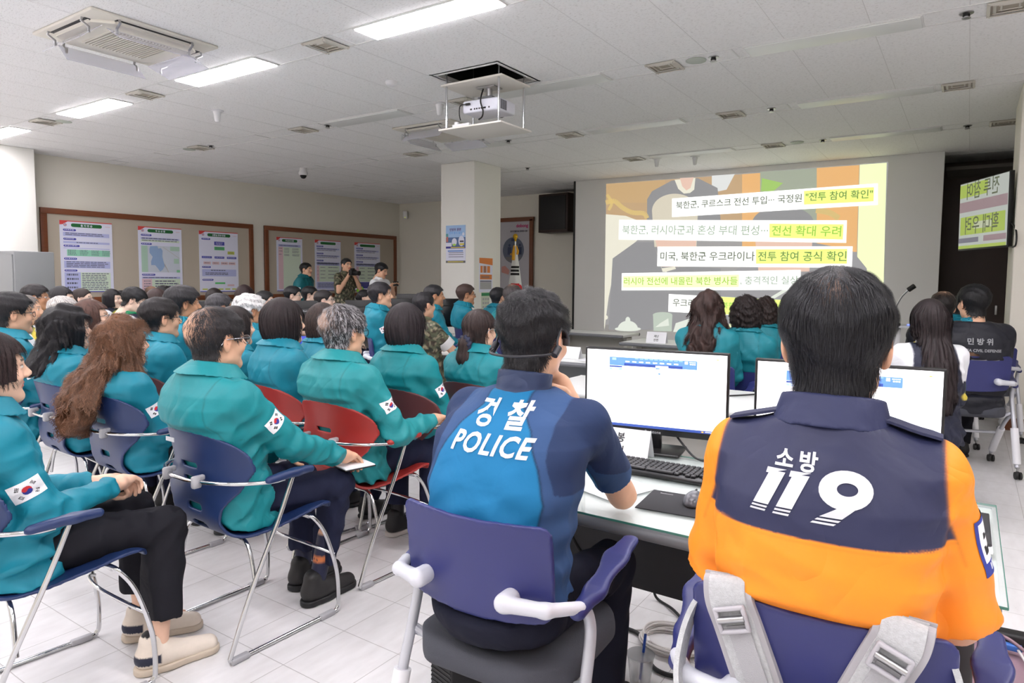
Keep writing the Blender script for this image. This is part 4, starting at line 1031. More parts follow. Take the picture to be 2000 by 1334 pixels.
for k in range(11):
    a0 = r_.uniform(0, 6); rad = .085 + .022 * r_.random(); zz = .006 + .0058 * (k % 6); ox, oy = r_.uniform(-.012, .012), r_.uniform(-.012, .012)
    b.tube([(ox + rad * 1.15 * math.cos(a), oy + rad * math.sin(a), zz + .004 * math.sin(a * 2 + a0)) for a in np.linspace(0, 2 * math.pi, 40)[:-1]], .0042, CABW, 6, closed=True)
b.box((-.06, -.075, .02), (.014, .035, .045), WHITEP, .005, rot=.6)
tag(b.build('cable_coil', None, (-.90, 2.38, 0)), 'coiled white network cable on the floor under the desk', 'cable coil')
# near the floor edge: computer case, cup with a blue straw, pink box
t = empty('computer_case', (-1.27, 1.53, 0), -.25, 'small black computer case on the floor under the police chair', 'computer')
b = MB(); b.box((0, .10, .15), (.11, .30, .27), mat('mesh case', (34, 34, 37), .6), .006)
for i in range(18): b.box((0, -.0515, .035 + i * .0135), (.10, .002, .005), BLACK)
b.build('case', t); b = MB(); b.box((0, .10, .01), (.19, .32, .02), mat('grey plastic foot', (128, 128, 132), .5), .01); b.build('foot', t)
V, F = text2d('Redstone', width=.08); b = MB(); b.add([(.028 + p[1] * .9, -.054, .10 + p[0]) for p in V], F, mat('gold print', (206, 186, 130), .4)); b.build('badge', t)
t = empty('drink_cup', (-.885, 2.06, 0), 0, 'clear cup with a blue straw on the floor behind the cable coil', 'cup')
b = MB(); b.lathe([(.032, .0), (.046, .115), (.048, .117), (.046, .119)], mat('clear cup', (226, 230, 234), .08, alpha=.4), 24); b.build('cup', t)
b = MB(); b.lathe([(.047, .117), (.049, .121), (.02, .127)], mat('clear cup', 0), 24); b.build('lid', t); b = MB(); b.tube([(.0, 0, .03), (.012, .01, .19)], .005, mat('blue straw', (36, 84, 190), .35), 8); b.build('straw', t)
t = empty('floor_box', (.19, 2.66, 0), .1, 'dusty pink plastic box on the floor at the lower right corner', 'box')
b = MB(); b.box((0, 0, .05), (.34, .44, .10), mat('dusty pink plastic', (150, 122, 134), .5), .02, seg=3); b.build('body', t)
b = MB(); b.box((0, .26, .07), (.36, .06, .14), BLACK, .01); b.build('rear_strip', t)
cable([(.02, 2.72, .11), (.06, 2.86, .14), (.16, 2.84, .15), (.24, 2.78, .13), (.34, 2.70, .11)], .006, mat('mauve cable', (150, 120, 130), .5), 'mauve cable lying over the pink box')
b = MB(); b.box((.18, 2.82, .128), (.07, .025, .022), mat('blue connector', (60, 110, 190), .4), .005); b.tube(spline([(.2, 2.82, .128), (.24, 2.7, .112), (.30, 2.55, .108)], 6), .005, CABW, 8); tag(b.build('cable_connector'), 'blue cable connector with a white lead on the pink box', 'connector')

# desks further into the room
desk(-2.62, 5.10, .05, 1.60, .62, 'desk with a grey metal front panel right of the police headset', GPAN, zp=.18)
b = MB()
for i in range(3): b.box((-2.6 + i * .02, 5.0 + i * .03, .7225 + i * .0022), (.30, .22, .002), mat('paper sheet', 0), rot=.2 * i)
tag(b.build('paper_sheets'), 'loose white papers on the desk right of the police headset', 'papers')
b = MB(); b.box((-2.47, 5.03, .729), (.20, .05, .005), BLACK, .002, rot=.1); tag(b.build('pen_tray'), 'flat black pen tray on the papers right of the police headset', 'pen tray')
tent_card(-2.86, 5.02, .7205, .0, .18, .10, [], 'blank white name card beside the police headset')
desk(-1.35, 3.86, .0, 1.9, .62, 'white desk seen between the two near monitors', PANEL2, zp=.1, edge=DTOP)
cable([(-1.62, 3.62, .727), (-1.36, 3.74, .727), (-1.15, 3.9, .727), (-1.0, 4.1, .727)], .005, CAB, 'black cable along the white desk between the near monitors')
desk(-2.35, 7.0, .0, 1.7, .62, 'desk lit green by the slide, before the person with a white clip', PANEL2, zp=.15)
tent_card(-2.82, 6.82, .7205, .1, .22, .12, [('재난', 0, .075, .03), ('안전', 0, .035, .03)], 'small name card left on the green lit desk')
tent_card(-2.44, 6.95, .7205, .05, .22, .12, [], 'small blank name card right on the green lit desk')
desk(-4.05, 7.75, .0, 1.0, .5, 'small pale desk at the lower left corner of the projection wall', PANEL2, zp=.4)
desk(.05, 6.55, .25, 1.0, .5, 'narrow desk with a black console behind the right near monitor', PANEL2, zp=.15) if False else None
desk(-.62, 6.15, .0, 1.0, .55, 'desk with a black console behind the head of long straight hair', PANEL2, zp=.15)
t = empty('console', (-.52, 6.15, .7205), .2, 'black control console on the desk left of the long straight hair', 'console'); b = MB(); b.box((0, 0, .04), (.26, .2, .07), BLACK, .01, rot=Matrix.Rotation(.2, 3, 'X')); b.build('body', t); b = MB(); b.box((0, -.05, .085), (.2, .04, .008), STEEL, .003); b.build('key_strip', t)
t = empty('lectern', (-.62, 8.1, 0), .1, 'slim pale lectern with a gooseneck microphone before the projection wall', 'lectern')
b = MB(); b.box((0, 0, .46), (.07, .10, .92), WHITEP, .01); b.box((0, 0, .02), (.45, .40, .04), WHITEP, .01); b.build('post', t); b = MB(); b.box((.06, 0, .94), (.50, .36, .025), mat('frosted panel', (196, 200, 204), .3), .006); b.build('top', t)
b = MB(); b.tube(spline([(-.03, 0, .95), (-.03, 0, 1.10), (.02, -.02, 1.24), (.09, -.04, 1.33)], 8), .009, STEEL, 8); b.tube([(.085, -.04, 1.325), (.14, -.06, 1.37)], .026, BLACK, 10); b.build('microphone', t)
b = MB(); b.box((.0, -.17, .965), (.05, .03, .03), BLACK, .006); b.box((.10, -.17, .965), (.03, .01, .012), mat('blue led', (90, 110, 255), .4, emit=3.0)); b.build('control', t)
# rows at the left: desks that carry the black monitors
def facing(x, y): return math.atan2(-x, y) + .0
for (px, py, dep, w, h_, nm, brand) in ((600, 587, 7.5, .52, .34, 'black monitor back with a maker badge, left of the parted hair', True), (393, 588, 7.0, .50, .33, 'black monitor back with a maker badge, left of the dark grey crown', True), (715, 586, 8.3, .50, .33, 'dark monitor back below the camouflage camera holder', False),
        (766, 583, 8.1, .48, .32, 'dark green grey monitor back right of the white collar', False), (808, 574, 8.4, .42, .36, 'black monitor left of the cropped camouflage head', False), (863, 583, 8.0, .40, .34, 'black monitor on the desk before the pillar', False)):
    p = at_d(px, py, dep); rz = math.atan2(-p[0], p[1]) + .1
    monitor(p[0], p[1], p[2] - h_, rz + math.pi, w, h_, nm, None, brand, True, None, .7205)
    q = p + np.array([math.sin(-rz), math.cos(rz), 0]) * .05
    desk(q[0], q[1], rz, .94 if px not in (766, 808) else .55, .42, {600: 'desk under the badge monitor left of the parted hair', 393: 'desk under the badge monitor left of the grey crown', 715: 'desk under the dark monitor below the camera holder', 766: 'desk under the grey green monitor', 808: 'desk under the black monitor left of the camouflage head', 863: 'white topped desk under the black monitor before the pillar'}[px], PANEL2, zp=.1)
desk(-5.35, 4.15, .55, .9, .55, 'white desk with a blue name sign between the bob and the grey hair', DTOP, zp=.45, edge=DTOP)
p = at_z(612, 644, .78)
t = empty('name_sign', (-5.62, 4.30, .7205), .5, 'small blue name sign with white lettering on the white desk', 'sign'); b = MB(); b.box((0, 0, .045), (.26, .03, .09), mat('sign blue', (46, 66, 190), .4), .006, rot=Matrix.Rotation(-.2, 3, 'X')); b.build('plate', t)
V, F = text2d('상황', width=.15, bold=.03); b = MB(); b.add([(p_[0], -.018 + .2 * 0 - (.045 - .045) , .045 + p_[1]) for p_ in V], F, WHITEP); o = b.build('lettering', t); o.location = (0, -.004, 0); o.rotation_euler = (-.2, 0, 0)
desk(-4.15, 4.75, .15, .9, .5, 'grey edged white desk corner left of the rounded black bob', PANEL2, zp=.2)

p = at_d(33, 490, 7.4)
t = empty('cabinet', (p[0] - .45, p[1] + .1, 0), .15, 'tall grey steel cabinet at the left edge before the white column', 'cabinet')
b = MB(); b.box((0, 0, p[2] / 2), (.90, .42, p[2]), mat('cabinet grey', (128, 130, 132), .4), .01); b.build('body', t)
b = MB(); b.box((.22, -.215, p[2] / 2), (.42, .015, p[2] - .08), mat('cabinet grey', 0), .004); b.box((.06, -.228, p[2] * .6), (.014, .02, .14), STEEL, .004); b.build('door', t)
# ------------------------------------------------------------------ people
def vcol_mat(name, rough=.5, spec=.4, bump=0., bscale=300., sss=0., noise=.06, nscale=60., sheen=0., stretch=None, island=0., crease=0.):
    m = bpy.data.materials.new(name); m.use_nodes = True; nt = m.node_tree; b = nt.nodes['Principled BSDF']; N = nt.nodes.new; L = nt.links.new
    a = N('ShaderNodeAttribute'); a.attribute_name = 'tint'
    tc = N('ShaderNodeTexCoord'); src = tc.outputs['Object']
    if stretch:
        mp = N('ShaderNodeMapping'); mp.inputs['Scale'].default_value = stretch; L(src, mp.inputs['Vector']); src = mp.outputs['Vector']
    n = N('ShaderNodeTexNoise'); n.inputs['Scale'].default_value = nscale; n.inputs['Detail'].default_value = 4; L(src, n.inputs['Vector'])
    mr = N('ShaderNodeMapRange'); mr.inputs[3].default_value = 1 - noise; mr.inputs[4].default_value = 1 + noise; L(n.outputs['Fac'], mr.inputs[0])
    fac = mr.outputs[0]
    if island:
        g = N('ShaderNodeNewGeometry'); m2 = N('ShaderNodeMapRange'); m2.inputs[3].default_value = 1 - island; m2.inputs[4].default_value = 1 + island
        L(g.outputs['Random Per Island'], m2.inputs[0]); mu = N('ShaderNodeMath'); mu.operation = 'MULTIPLY'; L(fac, mu.inputs[0]); L(m2.outputs[0], mu.inputs[1]); fac = mu.outputs[0]
    v = N('ShaderNodeVectorMath'); v.operation = 'SCALE'; L(a.outputs['Color'], v.inputs[0]); L(fac, v.inputs['Scale'])
    L(v.outputs[0], b.inputs['Base Color']); b.inputs['Roughness'].default_value = rough; b.inputs['Specular IOR Level'].default_value = spec
    if sheen: b.inputs['Sheen Weight'].default_value = sheen
    if sss: b.inputs['Subsurface Weight'].default_value = sss; b.inputs['Subsurface Radius'].default_value = (.012, .005, .003); b.inputs['Subsurface Scale'].default_value = .5
    if bump:
        n2 = N('ShaderNodeTexNoise'); n2.inputs['Scale'].default_value = bscale; n2.inputs['Detail'].default_value = 3; L(src, n2.inputs['Vector'])
        bp = N('ShaderNodeBump'); bp.inputs['Strength'].default_value = bump; bp.inputs['Distance'].default_value = .002; L(n2.outputs['Fac'], bp.inputs['Height']); L(bp.outputs['Normal'], b.inputs['Normal'])
        if crease:                                     # soft creases of thin cloth
            n3 = N('ShaderNodeTexNoise'); n3.inputs['Scale'].default_value = 5.0; n3.inputs['Detail'].default_value = 2.5; n3.inputs['Distortion'].default_value = 1.1; L(tc.outputs['Object'], n3.inputs['Vector'])
            s1 = N('ShaderNodeMath'); s1.operation = 'SUBTRACT'; L(n3.outputs['Fac'], s1.inputs[0]); s1.inputs[1].default_value = .5
            s2 = N('ShaderNodeMath'); s2.operation = 'ABSOLUTE'; L(s1.outputs[0], s2.inputs[0])
            s3 = N('ShaderNodeMath'); s3.operation = 'POWER'; L(s2.outputs[0], s3.inputs[0]); s3.inputs[1].default_value = 1.0
            b3 = N('ShaderNodeBump'); b3.inputs['Strength'].default_value = crease; b3.inputs['Distance'].default_value = .05; L(s3.outputs[0], b3.inputs['Height']); L(bp.outputs['Normal'], b3.inputs['Normal']); L(b3.outputs['Normal'], b.inputs['Normal'])
    return m
SKINM = vcol_mat('skin', .48, .4, .12, 500, noise=.05, nscale=40)
HAIRM = vcol_mat('hair', .48, .4, .9, 70, noise=.35, nscale=34, stretch=(6, 6, .8), island=.5)
CLOTHM = vcol_mat('jacket cloth', .55, .4, .25, 45, noise=.05, nscale=12, crease=.34)
KNITM = vcol_mat('shirt cloth', .72, .25, .3, 35, noise=.04, nscale=12, crease=.16)
TROUM = vcol_mat('trouser cloth', .85, .2, .3, 60, noise=.08, nscale=20, crease=.25)
SHOEM = vcol_mat('shoe', .55, .4, .1, 300, noise=.05)
LENS = mat('spectacle lens', (235, 240, 245), .05, alpha=.15)
FRAMEM = mat('spectacle frame', (34, 34, 38), .35, .4)
FRAMES = mat('silver spectacle frame', (150, 150, 155), .25, .9)
L3 = lambda c: np.array(lin(c)[:3], f32)
def set_tint(me, C):
    at = me.attributes.new('tint', 'FLOAT_COLOR', 'POINT'); C4 = np.ones((len(C), 4), f32); C4[:, :3] = C; at.data.foreach_set('color', C4.ravel())
def mixc(a, b, t): return a + (b - a) * np.clip(t, 0, 1)[:, None]
def rot_hpr(yaw, pitch, roll=0):                       # columns are the local axes
    return np.array(Matrix.Rotation(yaw, 3, 'Z') @ Matrix.Rotation(pitch, 3, 'X') @ Matrix.Rotation(roll, 3, 'Y'), f32)

def skull_sdf(P, w=1.0):
    P = P.copy(); P[:, 0] /= w; X = np.abs(P[:, 0]); Q = np.stack([X, P[:, 1], P[:, 2]], -1)
    d = ell(Q, (0, -.014, .028), (.074, .094, .080))
    d = smin(d, ell(Q, (0, .028, -.030), (.060, .060, .084)), .03)
    d = smin(d, cap(Q, (.043, .004, -.066), (.0, .064, -.096), .022, .020), .028)
    return d
def neck_sdf(P, r=1.0): return cap(P, (0, -.022, -.05), (0, -.050, -.21), .054 * r, .062 * r)
def face_sdf(P, lo=False, w=1.0, nr=1.0):
    X = np.abs(P[:, 0]); Q = np.stack([X, P[:, 1], P[:, 2]], -1)
    d = skull_sdf(P, w)
    d = smin(d, cap(Q, (.012, .078, .024), (.045, .062, .022), .012, .010), .014)         # brow ridge
    d = smin(d, ell(Q, (.040, .060, -.030), (.022, .018, .018)), .02)                     # cheek
    d = smax(d, -(ell(Q, (.031, .094, .004), (.017, .014, .010))), .012)                  # eye socket
    d = smin(d, ell(Q, (.031, .071, .004), (.0125, .0125, .0125)), .004)                  # eye and lids
    d = smin(d, cap(P, (0, .080, .014), (0, .103, -.022), .0075, .0115), .014)            # nose
    d = smin(d, ell(Q, (.012, .094, -.028), (.009, .010, .008)), .008)
    d = smin(d, ell(P, (0, .082, -.0505), (.022, .010, .0055)), .006); d = smin(d, ell(P, (0, .080, -.0615), (.019, .010, .006)), .006)
    d = smax(d, -cap(Q, (0, .094, -.0562), (.020, .086, -.0562), .0022, .0015), .003)
    d = smin(d, ell(P, (0, .072, -.096), (.020, .018, .016)), .018)                       # chin
    d = smin(d, neck_sdf(P, nr), .022)
    R = rot_hpr(.35, -.12); e = Q - A_((.077 * w, -.010, -.004))                          # ears
    el = ell(e, (0, 0, 0), (.0085, .0185, .0320), R); el = smin(el, ell(e, (-.003, .002, -.026), (.007, .010, .012), R), .008)
    el = smax(el, -ell(e, (.008, .004, .004), (.007, .010, .018), R), .005)
    return smin(d, el, .007)

def hair_fn(h, w=1.0, nr=1.0):
    """(volume sdf, allowed-region sdf) in head coordinates for a hair style"""
    st = h['style']; th = h.get('th', .016)
    def base(P): return smin(skull_sdf(P, w), neck_sdf(P, nr), .03)
    def wav(P, a, k, s=0):
        return a * (np.sin(P[:, 2] * k + 3 * np.sin(P[:, 0] * 31 + s) + 2 * np.sin(P[:, 1] * 27 + s)) + .6 * np.sin(P[:, 0] * k * 1.3 + P[:, 1] * k + P[:, 2] * k * .6 + s))
    if st == 'short':
        hl = h.get('line', .062); nape = h.get('nape', -.085)
        def vol(P):
            t = th * interp(P[:, 2], [-.10, -.06, -.01, .05, .11], [.25, .38, .62, 1.0, 1.15]) * interp(P[:, 1], [-.1, .0, .06, .1], [1, .95, 1.0, 1.1])
            return base(P) - t + wav(P, h.get('rough', .0012), 120, 1)
        def reg(P):
            zl = interp(P[:, 1], [-.13, -.06, -.040, -.028, .012, .024, .040, .055, .068, .12], [nape, nape, -.055, .018, .030, -.004, .010, .035, hl - .006, hl])
            return (zl - P[:, 2]) * .7
    elif st in ('bob', 'curly', 'long', 'tied', 'bun'):
        low = h.get('low', -.11); wx = h.get('wx', .094); bw = h.get('back', .112); fy = h.get('fy', .048); fz = h.get('fz', .058)
        amp = h.get('wave', 0.0); kw = h.get('kw', 70)
        def vol(P):
            d = base(P) - th
            if st in ('bob', 'curly', 'long'):
                d = smin(d, ell(P, (0, -.022, (low + .11) / 2 * .55 + .0), (wx, bw, (.11 - low) / 2 + .028)), .02)
            if st == 'long':
                L, hw, hd = h.get('len', .34), h.get('hw', .10), h.get('hd', .045)
                z = P[:, 2]; u = np.clip((-.02 - z) / (L - .02), 0, 1)
                hw_ = hw * interp(u, [0, .4, .8, 1], [.9, 1, .92, h.get('tip', .55)])
                yc = interp(z, [-.6, -.36, -.24, -.16, -.09, -.04], h.get('yc', [-.175, -.172, -.158, -.128, -.082, -.060])) - h.get('out', .0) * u; xc = h.get('side', 0.) * u * u
                q = np.sqrt(((P[:, 0] - xc) / hw_) ** 2 + ((P[:, 1] - yc) / hd) ** 2) - 1
                d2 = smax(q * hd * .8, np.maximum(z - .05, -L - z), .02); d = smin(d, d2, .03)
                for lk in h.get('locks', ()):
                    for a, c in zip(lk[:-1], lk[1:]): d = smin(d, cap(P, a[:3], c[:3], a[3], c[3]), .02)
            if st == 'tied':
                d = smin(d, cap(P, (0, -.10, -.035), (0, -.128, -.06), .030, .028), .02)
                for a, c in (((0, -.130, -.075, .032), (.0, -.125, -.15, .044)), ((.0, -.125, -.15, .044), (-.01, -.115, -.225, .012))): d = smin(d, cap(P, a[:3], c[:3], a[3], c[3]), .02)
            if st == 'bun': d = smin(d, ell(P, (0, -.115, .0), (.035, .03, .035)), .012)
            if amp: d = d + wav(P, amp, kw, h.get('seed', 0))
            az = np.arctan2(P[:, 0], -(P[:, 1] + .02)); gr = h.get('groove', .0022)
            d = d + gr * (np.sin(az * 19 + 1.5 * np.sin(P[:, 2] * 30) + 2 * np.sin(az * 5)) + .6 * np.sin(az * 41 + 2 * np.sin(P[:, 2] * 23 + 1))) * sstep(.115, .05, P[:, 2])
            return d
        def reg(P):
            y, z = P[:, 1], P[:, 2]
            a = np.minimum(y - fy + .25 * np.abs(P[:, 0]) * 0, fz - z)
            if st in ('tied', 'bun'):
                zl = interp(y, [-.13, -.05, -.035, -.028, .012, .03, .055, .07, .12], [-.25, -.25, -.07, -.01, .02, .01, .04, .06, .062])
                zl = np.where(y < -.075, -.3, np.maximum(zl, -.085)); return (zl - z) * .7
            lo_ = low if st != 'long' else -9
            if st == 'long': a = np.maximum(a, np.where(z < -.10, y - h.get('fy2', .0), -9))
            return np.maximum(a, lo_ + .012 * np.sin(P[:, 0] * 40) - z)
    return vol, reg

def gradn(f, P, e=.002):
    d0 = f(P); g = np.stack([f(P + A_(v)) - d0 for v in ((e, 0, 0), (0, e, 0), (0, 0, e))], -1) / e
    return d0, g / np.maximum(np.sqrt((g ** 2).sum(1)), 1e-6)[:, None]
def strands(vol, V, n, seed, length=.03, steps=6, width=.0010, crown=(0, -.05, .105), lift=.002, jit=.25, wave=0., bald=None, down=0.):
    """thin ribbons that run over a hair volume from random roots: verts, faces"""
    r = np.random.RandomState(seed); P = V[r.randint(0, len(V), n)].astype(f32) + r.normal(0, .0015, (n, 3)).astype(f32)
    if bald is not None: P = P[r.rand(len(P)) > bald(P) * .93]; n = len(P)
    if not n: return np.zeros((0, 3), f32), np.zeros((0, 4), np.int32)
    Lk = length * r.uniform(.55, 1.25, n).astype(f32); off = r.normal(0, jit, (n, 3)).astype(f32); ph = r.uniform(0, 6.28, n); lf = lift * r.uniform(.0, 1.6, n).astype(f32)
    pts, nor = [], []
    for k in range(steps + 1):
        d, g = gradn(vol, P)
        P = P - g * (d - lf * (k / steps) ** .8)[:, None]
        pts.append(P.copy()); nor.append(g)
        t = P - A_(crown); t[:, 2] -= down * .1 * (k + 1); t = t / np.maximum(np.sqrt((t ** 2).sum(1)), 1e-5)[:, None] + off * (.5 + .5 * k / steps) + A_((0, 0, -.25 - down))
        if wave: t = t + np.cross(g, t) * (wave * np.sin(ph + k * 1.7))[:, None]
        t = t - g * (t * g).sum(1)[:, None]; t /= np.maximum(np.sqrt((t ** 2).sum(1)), 1e-5)[:, None]
        P = P + t * (Lk / steps)[:, None]
    pts = np.stack(pts, 1); nor = np.stack(nor, 1)                   # n, steps+1, 3
    tn = np.gradient(pts, axis=1); sd = np.cross(tn, nor); sd /= np.maximum(np.sqrt((sd ** 2).sum(-1, keepdims=True)), 1e-6)
    wk = (width * np.array([.7] + [1.0] * (steps - 1) + [.15], f32))[None, :, None] * .5
    A = pts - sd * wk; Bv = pts + sd * wk
    VV = np.stack([A, Bv], 2).reshape(n, (steps + 1) * 2, 3)
    base = (np.arange(n) * (steps + 1) * 2)[:, None, None]; k = np.arange(steps)[None, :, None] * 2
    F = base + k + np.array([0, 1, 3, 2])[None, None, :]
    return VV.reshape(-1, 3).astype(f32), F.reshape(-1, 4).astype(np.int32)

def folds(P, s, a):
    r = np.random.RandomState(s); o = 0
    for i in range(3):
        k = r.normal(0, 1, 3); k = k / np.linalg.norm(k); u = np.cross(k, (0.3, .5, .8)); fq = r.uniform(30, 60)
        ph = P @ A_(k * fq) + 1.6 * np.sin(P @ A_(u * fq * .5) + i) + r.uniform(0, 6); m = .5 + .5 * np.sin(P @ A_(r.normal(0, 9, 3)) + i * 2)
        o = o + m * (1 - np.abs(np.sin(ph)) * 1.6)
    return (a * .55 * o).astype(f32)

class Body:
    """joints of a posed figure in its own frame: facing +y, origin on the floor"""
    def __init__(s, ztop, sit=True, lean=.03, hf=.035, female=False, zs=.44, k=1.0, hy=0., hp=0., hr=0., wr=None, el=None, knee=.13, shin=None, bow=.03, sw=None, girth=1.0, fidx=0):
        s.sit, s.female, s.ztop, s.zs, s.girth = sit, female, ztop, zs, girth
        s.k = k; s.w = .95 if female else 1.0; s.nr = .86 if female else 1.0
        s.H = np.array([0, lean + hf, ztop - .123 * k]); s.Rh = rot_hpr(hy, hp, hr)
        s.C7 = np.array([0, lean - .005, s.H[2] - .138 * k])
        s.P = np.array([0, 0, zs + .095 if sit else .92 * ztop / 1.72]); s.bow = bow
        s.sw = sw or (.148 if female else .172)
        s.sw *= k; s.sz = s.C7[2] - .062 * k
        s.S = [np.array([q * s.sw, lean + .005, s.sz]) for q in (-1, 1)]
        d = ((.08, .30, zs + .20) if sit else (.21, .08, .82 * ztop / 1.72))
        wr = wr or (d, d); s.W = [np.array([(-1, 1)[i] * wr[i][0], wr[i][1], wr[i][2]]) for i in (0, 1)]
        s.E = []
        for i, q in enumerate((-1, 1)):
            if el and el[i] is not None: s.E.append(np.array([q * el[i][0], el[i][1], el[i][2]])); continue
            a, c = s.S[i], s.W[i]; l1, l2 = .285 * k, .255 * k; D = np.linalg.norm(c - a)
            if D > (l1 + l2) * .985: l1 = l2 = D / 1.95
            x = (l1 * l1 - l2 * l2 + D * D) / (2 * D); hgt = math.sqrt(max(l1 * l1 - x * x, 1e-5)); u = (c - a) / D
            pr = np.array([q * .45, -.45, -.75]); pr = pr - u * (pr @ u); pr /= np.linalg.norm(pr); s.E.append(a + u * x + pr * hgt)
        hx = .088
        if sit:
            s.Hp = [np.array([q * hx, .0, zs + .085]) for q in (-1, 1)]; s.K = [np.array([q * knee, .43, zs + .062]) for q in (-1, 1)]
            sh = shin or ((.12, .42), (.12, .42)); s.A = [np.array([(-1, 1)[i] * sh[i][0], sh[i][1], .085]) for i in (0, 1)]
        else:
            s.Hp = [np.array([q * hx, 0, s.P[2] - .02]) for q in (-1, 1)]; s.K = [np.array([q * .1, .02, .48]) for q in (-1, 1)]; s.A = [np.array([q * .11, -.01, .085]) for q in (-1, 1)]
    def spine_y(s, v): return s.C7[1] * np.clip(v, -.3, 1.2) * (s.P[1] * 0 + 1) - s.bow * 4 * np.clip(v, 0, 1) * (1 - np.clip(v, 0, 1))
    def torso(s, P, inf=0., tab=None):
        g = s.girth * s.k
        v = (P[:, 2] - s.P[2]) / (s.C7[2] - s.P[2])
        if s.female: wx = interp(v, [-.3, 0, .3, .62, .80, .9, .97, 1.05, 1.15], [.178, .182, .145, .160, .165, .145, .095, .06, .05])
        else: wx = interp(v, [-.3, 0, .3, .62, .80, .9, .97, 1.05, 1.15], [.168, .172, .166, .185, .192, .165, .11, .068, .058])
        wy = interp(v, [-.3, 0, .3, .62, .80, .9, .97, 1.05, 1.15], [.12, .125, .112, .120, .112, .095, .078, .062, .055])
        wx, wy = wx * g + inf, wy * g + inf
        yy = P[:, 1] - s.spine_y(v).astype(f32)
        q = (np.abs(P[:, 0] / wx) ** 2.3 + np.abs(yy / wy) ** 2.3) ** (1 / 2.3)
        return (q - 1) * np.minimum(wx, wy) * .92, v
    def clip(s, P, d):
        """clothes stop at the chair back they lean on"""
        bk = getattr(s, 'back', None)
        if not bk: return d
        x, y, z = P[:, 0], P[:, 1] - bk[1], P[:, 2]
        if bk[0] == 'sled': ys = interp(z, [.42, .44, .49, .56, .66, .76, .835, .87, .95], [-.10, -.155, -.198, -.208, -.218, -.238, -.255, -.30, -.6]) + sstep(.50, .72, z) * 1.35 * x * x
        else: ys = interp(z, [.50, .56, .58, .665, .75, .835, .865, .95], [-.5, -.3, -.20, -.207, -.222, -.240, -.28, -.6]) + .75 * x * x
        return smax(d, (ys + .004 - y) * .9, .008)
    def hand_prims(s, i):
        """palm frame and finger chains for one hand"""
        W, E = s.W[i], s.E[i]; y = W - E; y = y / np.linalg.norm(y); q = (-1, 1)[i]
        hint = np.array(s.palm[i]) if getattr(s, 'palm', None) else np.array([q * .35, 0, -1.0])      # palm faces this way
        z = -(hint - y * (hint @ y)); z /= np.linalg.norm(z); x = np.cross(y, z)                  # x to the body's right
        tx = -q                                                                                   # thumb side toward the middle
        T = lambda a, b_, c: W + (x * a * tx + y * b_ + z * c) * s.k
        curl = getattr(s, 'curl', (0.55, 0.55))[i]; ch = []
        for xo, l, r in ((.030, .068, .0088), (.010, .076, .0092), (-.011, .070, .0087), (-.030, .055, .0078)):
            p = np.array([xo, .085, 0.]); an = curl * .5; c = [p]
            for j, fr in enumerate((.45, .32, .27)):
                an += curl * (.25, .75, .6)[j]; p = p + l * fr * np.array([0, math.cos(an), -math.sin(an)]); c.append(p)
            ch.append(([T(*p) for p in c], r * s.k))
        th = [(.026, .022, -.006), (.050, .050, -.016), (.056, .078, -.022 - .02 * curl), (.050 - .012 * curl, .100, -.028 - .03 * curl)]
        ch.append(([T(*p) for p in th], .0105 * s.k))
        return T, ch
    def skin(s, P):
        Hl = (P - A_(s.H)) @ s.Rh / s.k
        d = face_sdf(Hl, w=s.w, nr=s.nr) * s.k
        near = Hl[:, 2] < -.1
        t, v = s.torso(P, -.028); t = np.maximum(t, v - 1.0); t = np.maximum(t, -.06 - v)
        t = s.clip(P, t) + .0; d = smin(d, t, .03)
        for i in (0, 1):
            a = cap(P, s.S[i], s.E[i], .044 * s.girth * s.k, .038 * s.k); a = smin(a, cap(P, s.E[i], s.E[i] * .55 + s.W[i] * .45, .037 * s.k, .036 * s.k), .015); a = smin(a, cap(P, s.E[i] * .55 + s.W[i] * .45, s.W[i], .036 * s.k, .026 * s.k), .02)
            T, ch = s.hand_prims(i)
            m = np.sqrt(((P - A_(T(0, .07, 0))) ** 2).sum(1)) < .19
            if m.any():
                Q = P[m]; h = cap(Q, T(0, -.01, 0), T(.004, .055, 0), .027 * s.k, .030 * s.k)
                h = smin(h, cap(Q, T(.024, .075, 0), T(-.024, .075, 0), .0135 * s.k), .018)
                h = smin(h, cap(Q, T(.02, .03, -.004), T(-.02, .04, 0), .0145 * s.k), .015)
                h = np.maximum(h, h)
                for c, r in ch:
                    f = 9.
                    for u, (p0, p1) in enumerate(zip(c[:-1], c[1:])): f = np.minimum(f, cap(Q, p0, p1, r * (1 - .08 * u), r * (1 - .08 * (u + 1))))
                    h = smin(h, f, .006)
                am = a[m]; a = a.copy(); a[m] = smin(am, h, .012)
            d = smin(d, a, .012)
            l = smin(cap(P, s.Hp[i], s.K[i], .062 * s.girth, .045), cap(P, s.K[i], s.A[i], .045, .034), .02)
            f0 = s.A[i] + np.array([0, -.02, -.045]); l = smin(l, cap(P, f0, f0 + A_((0, .16, -.005)), .03, .022), .03)
            d = smin(d, l, .025)
        return d
SKIN = {'m': (222, 176, 146), 'f': (232, 190, 164), 't': (196, 146, 112), 'p': (238, 206, 186)}
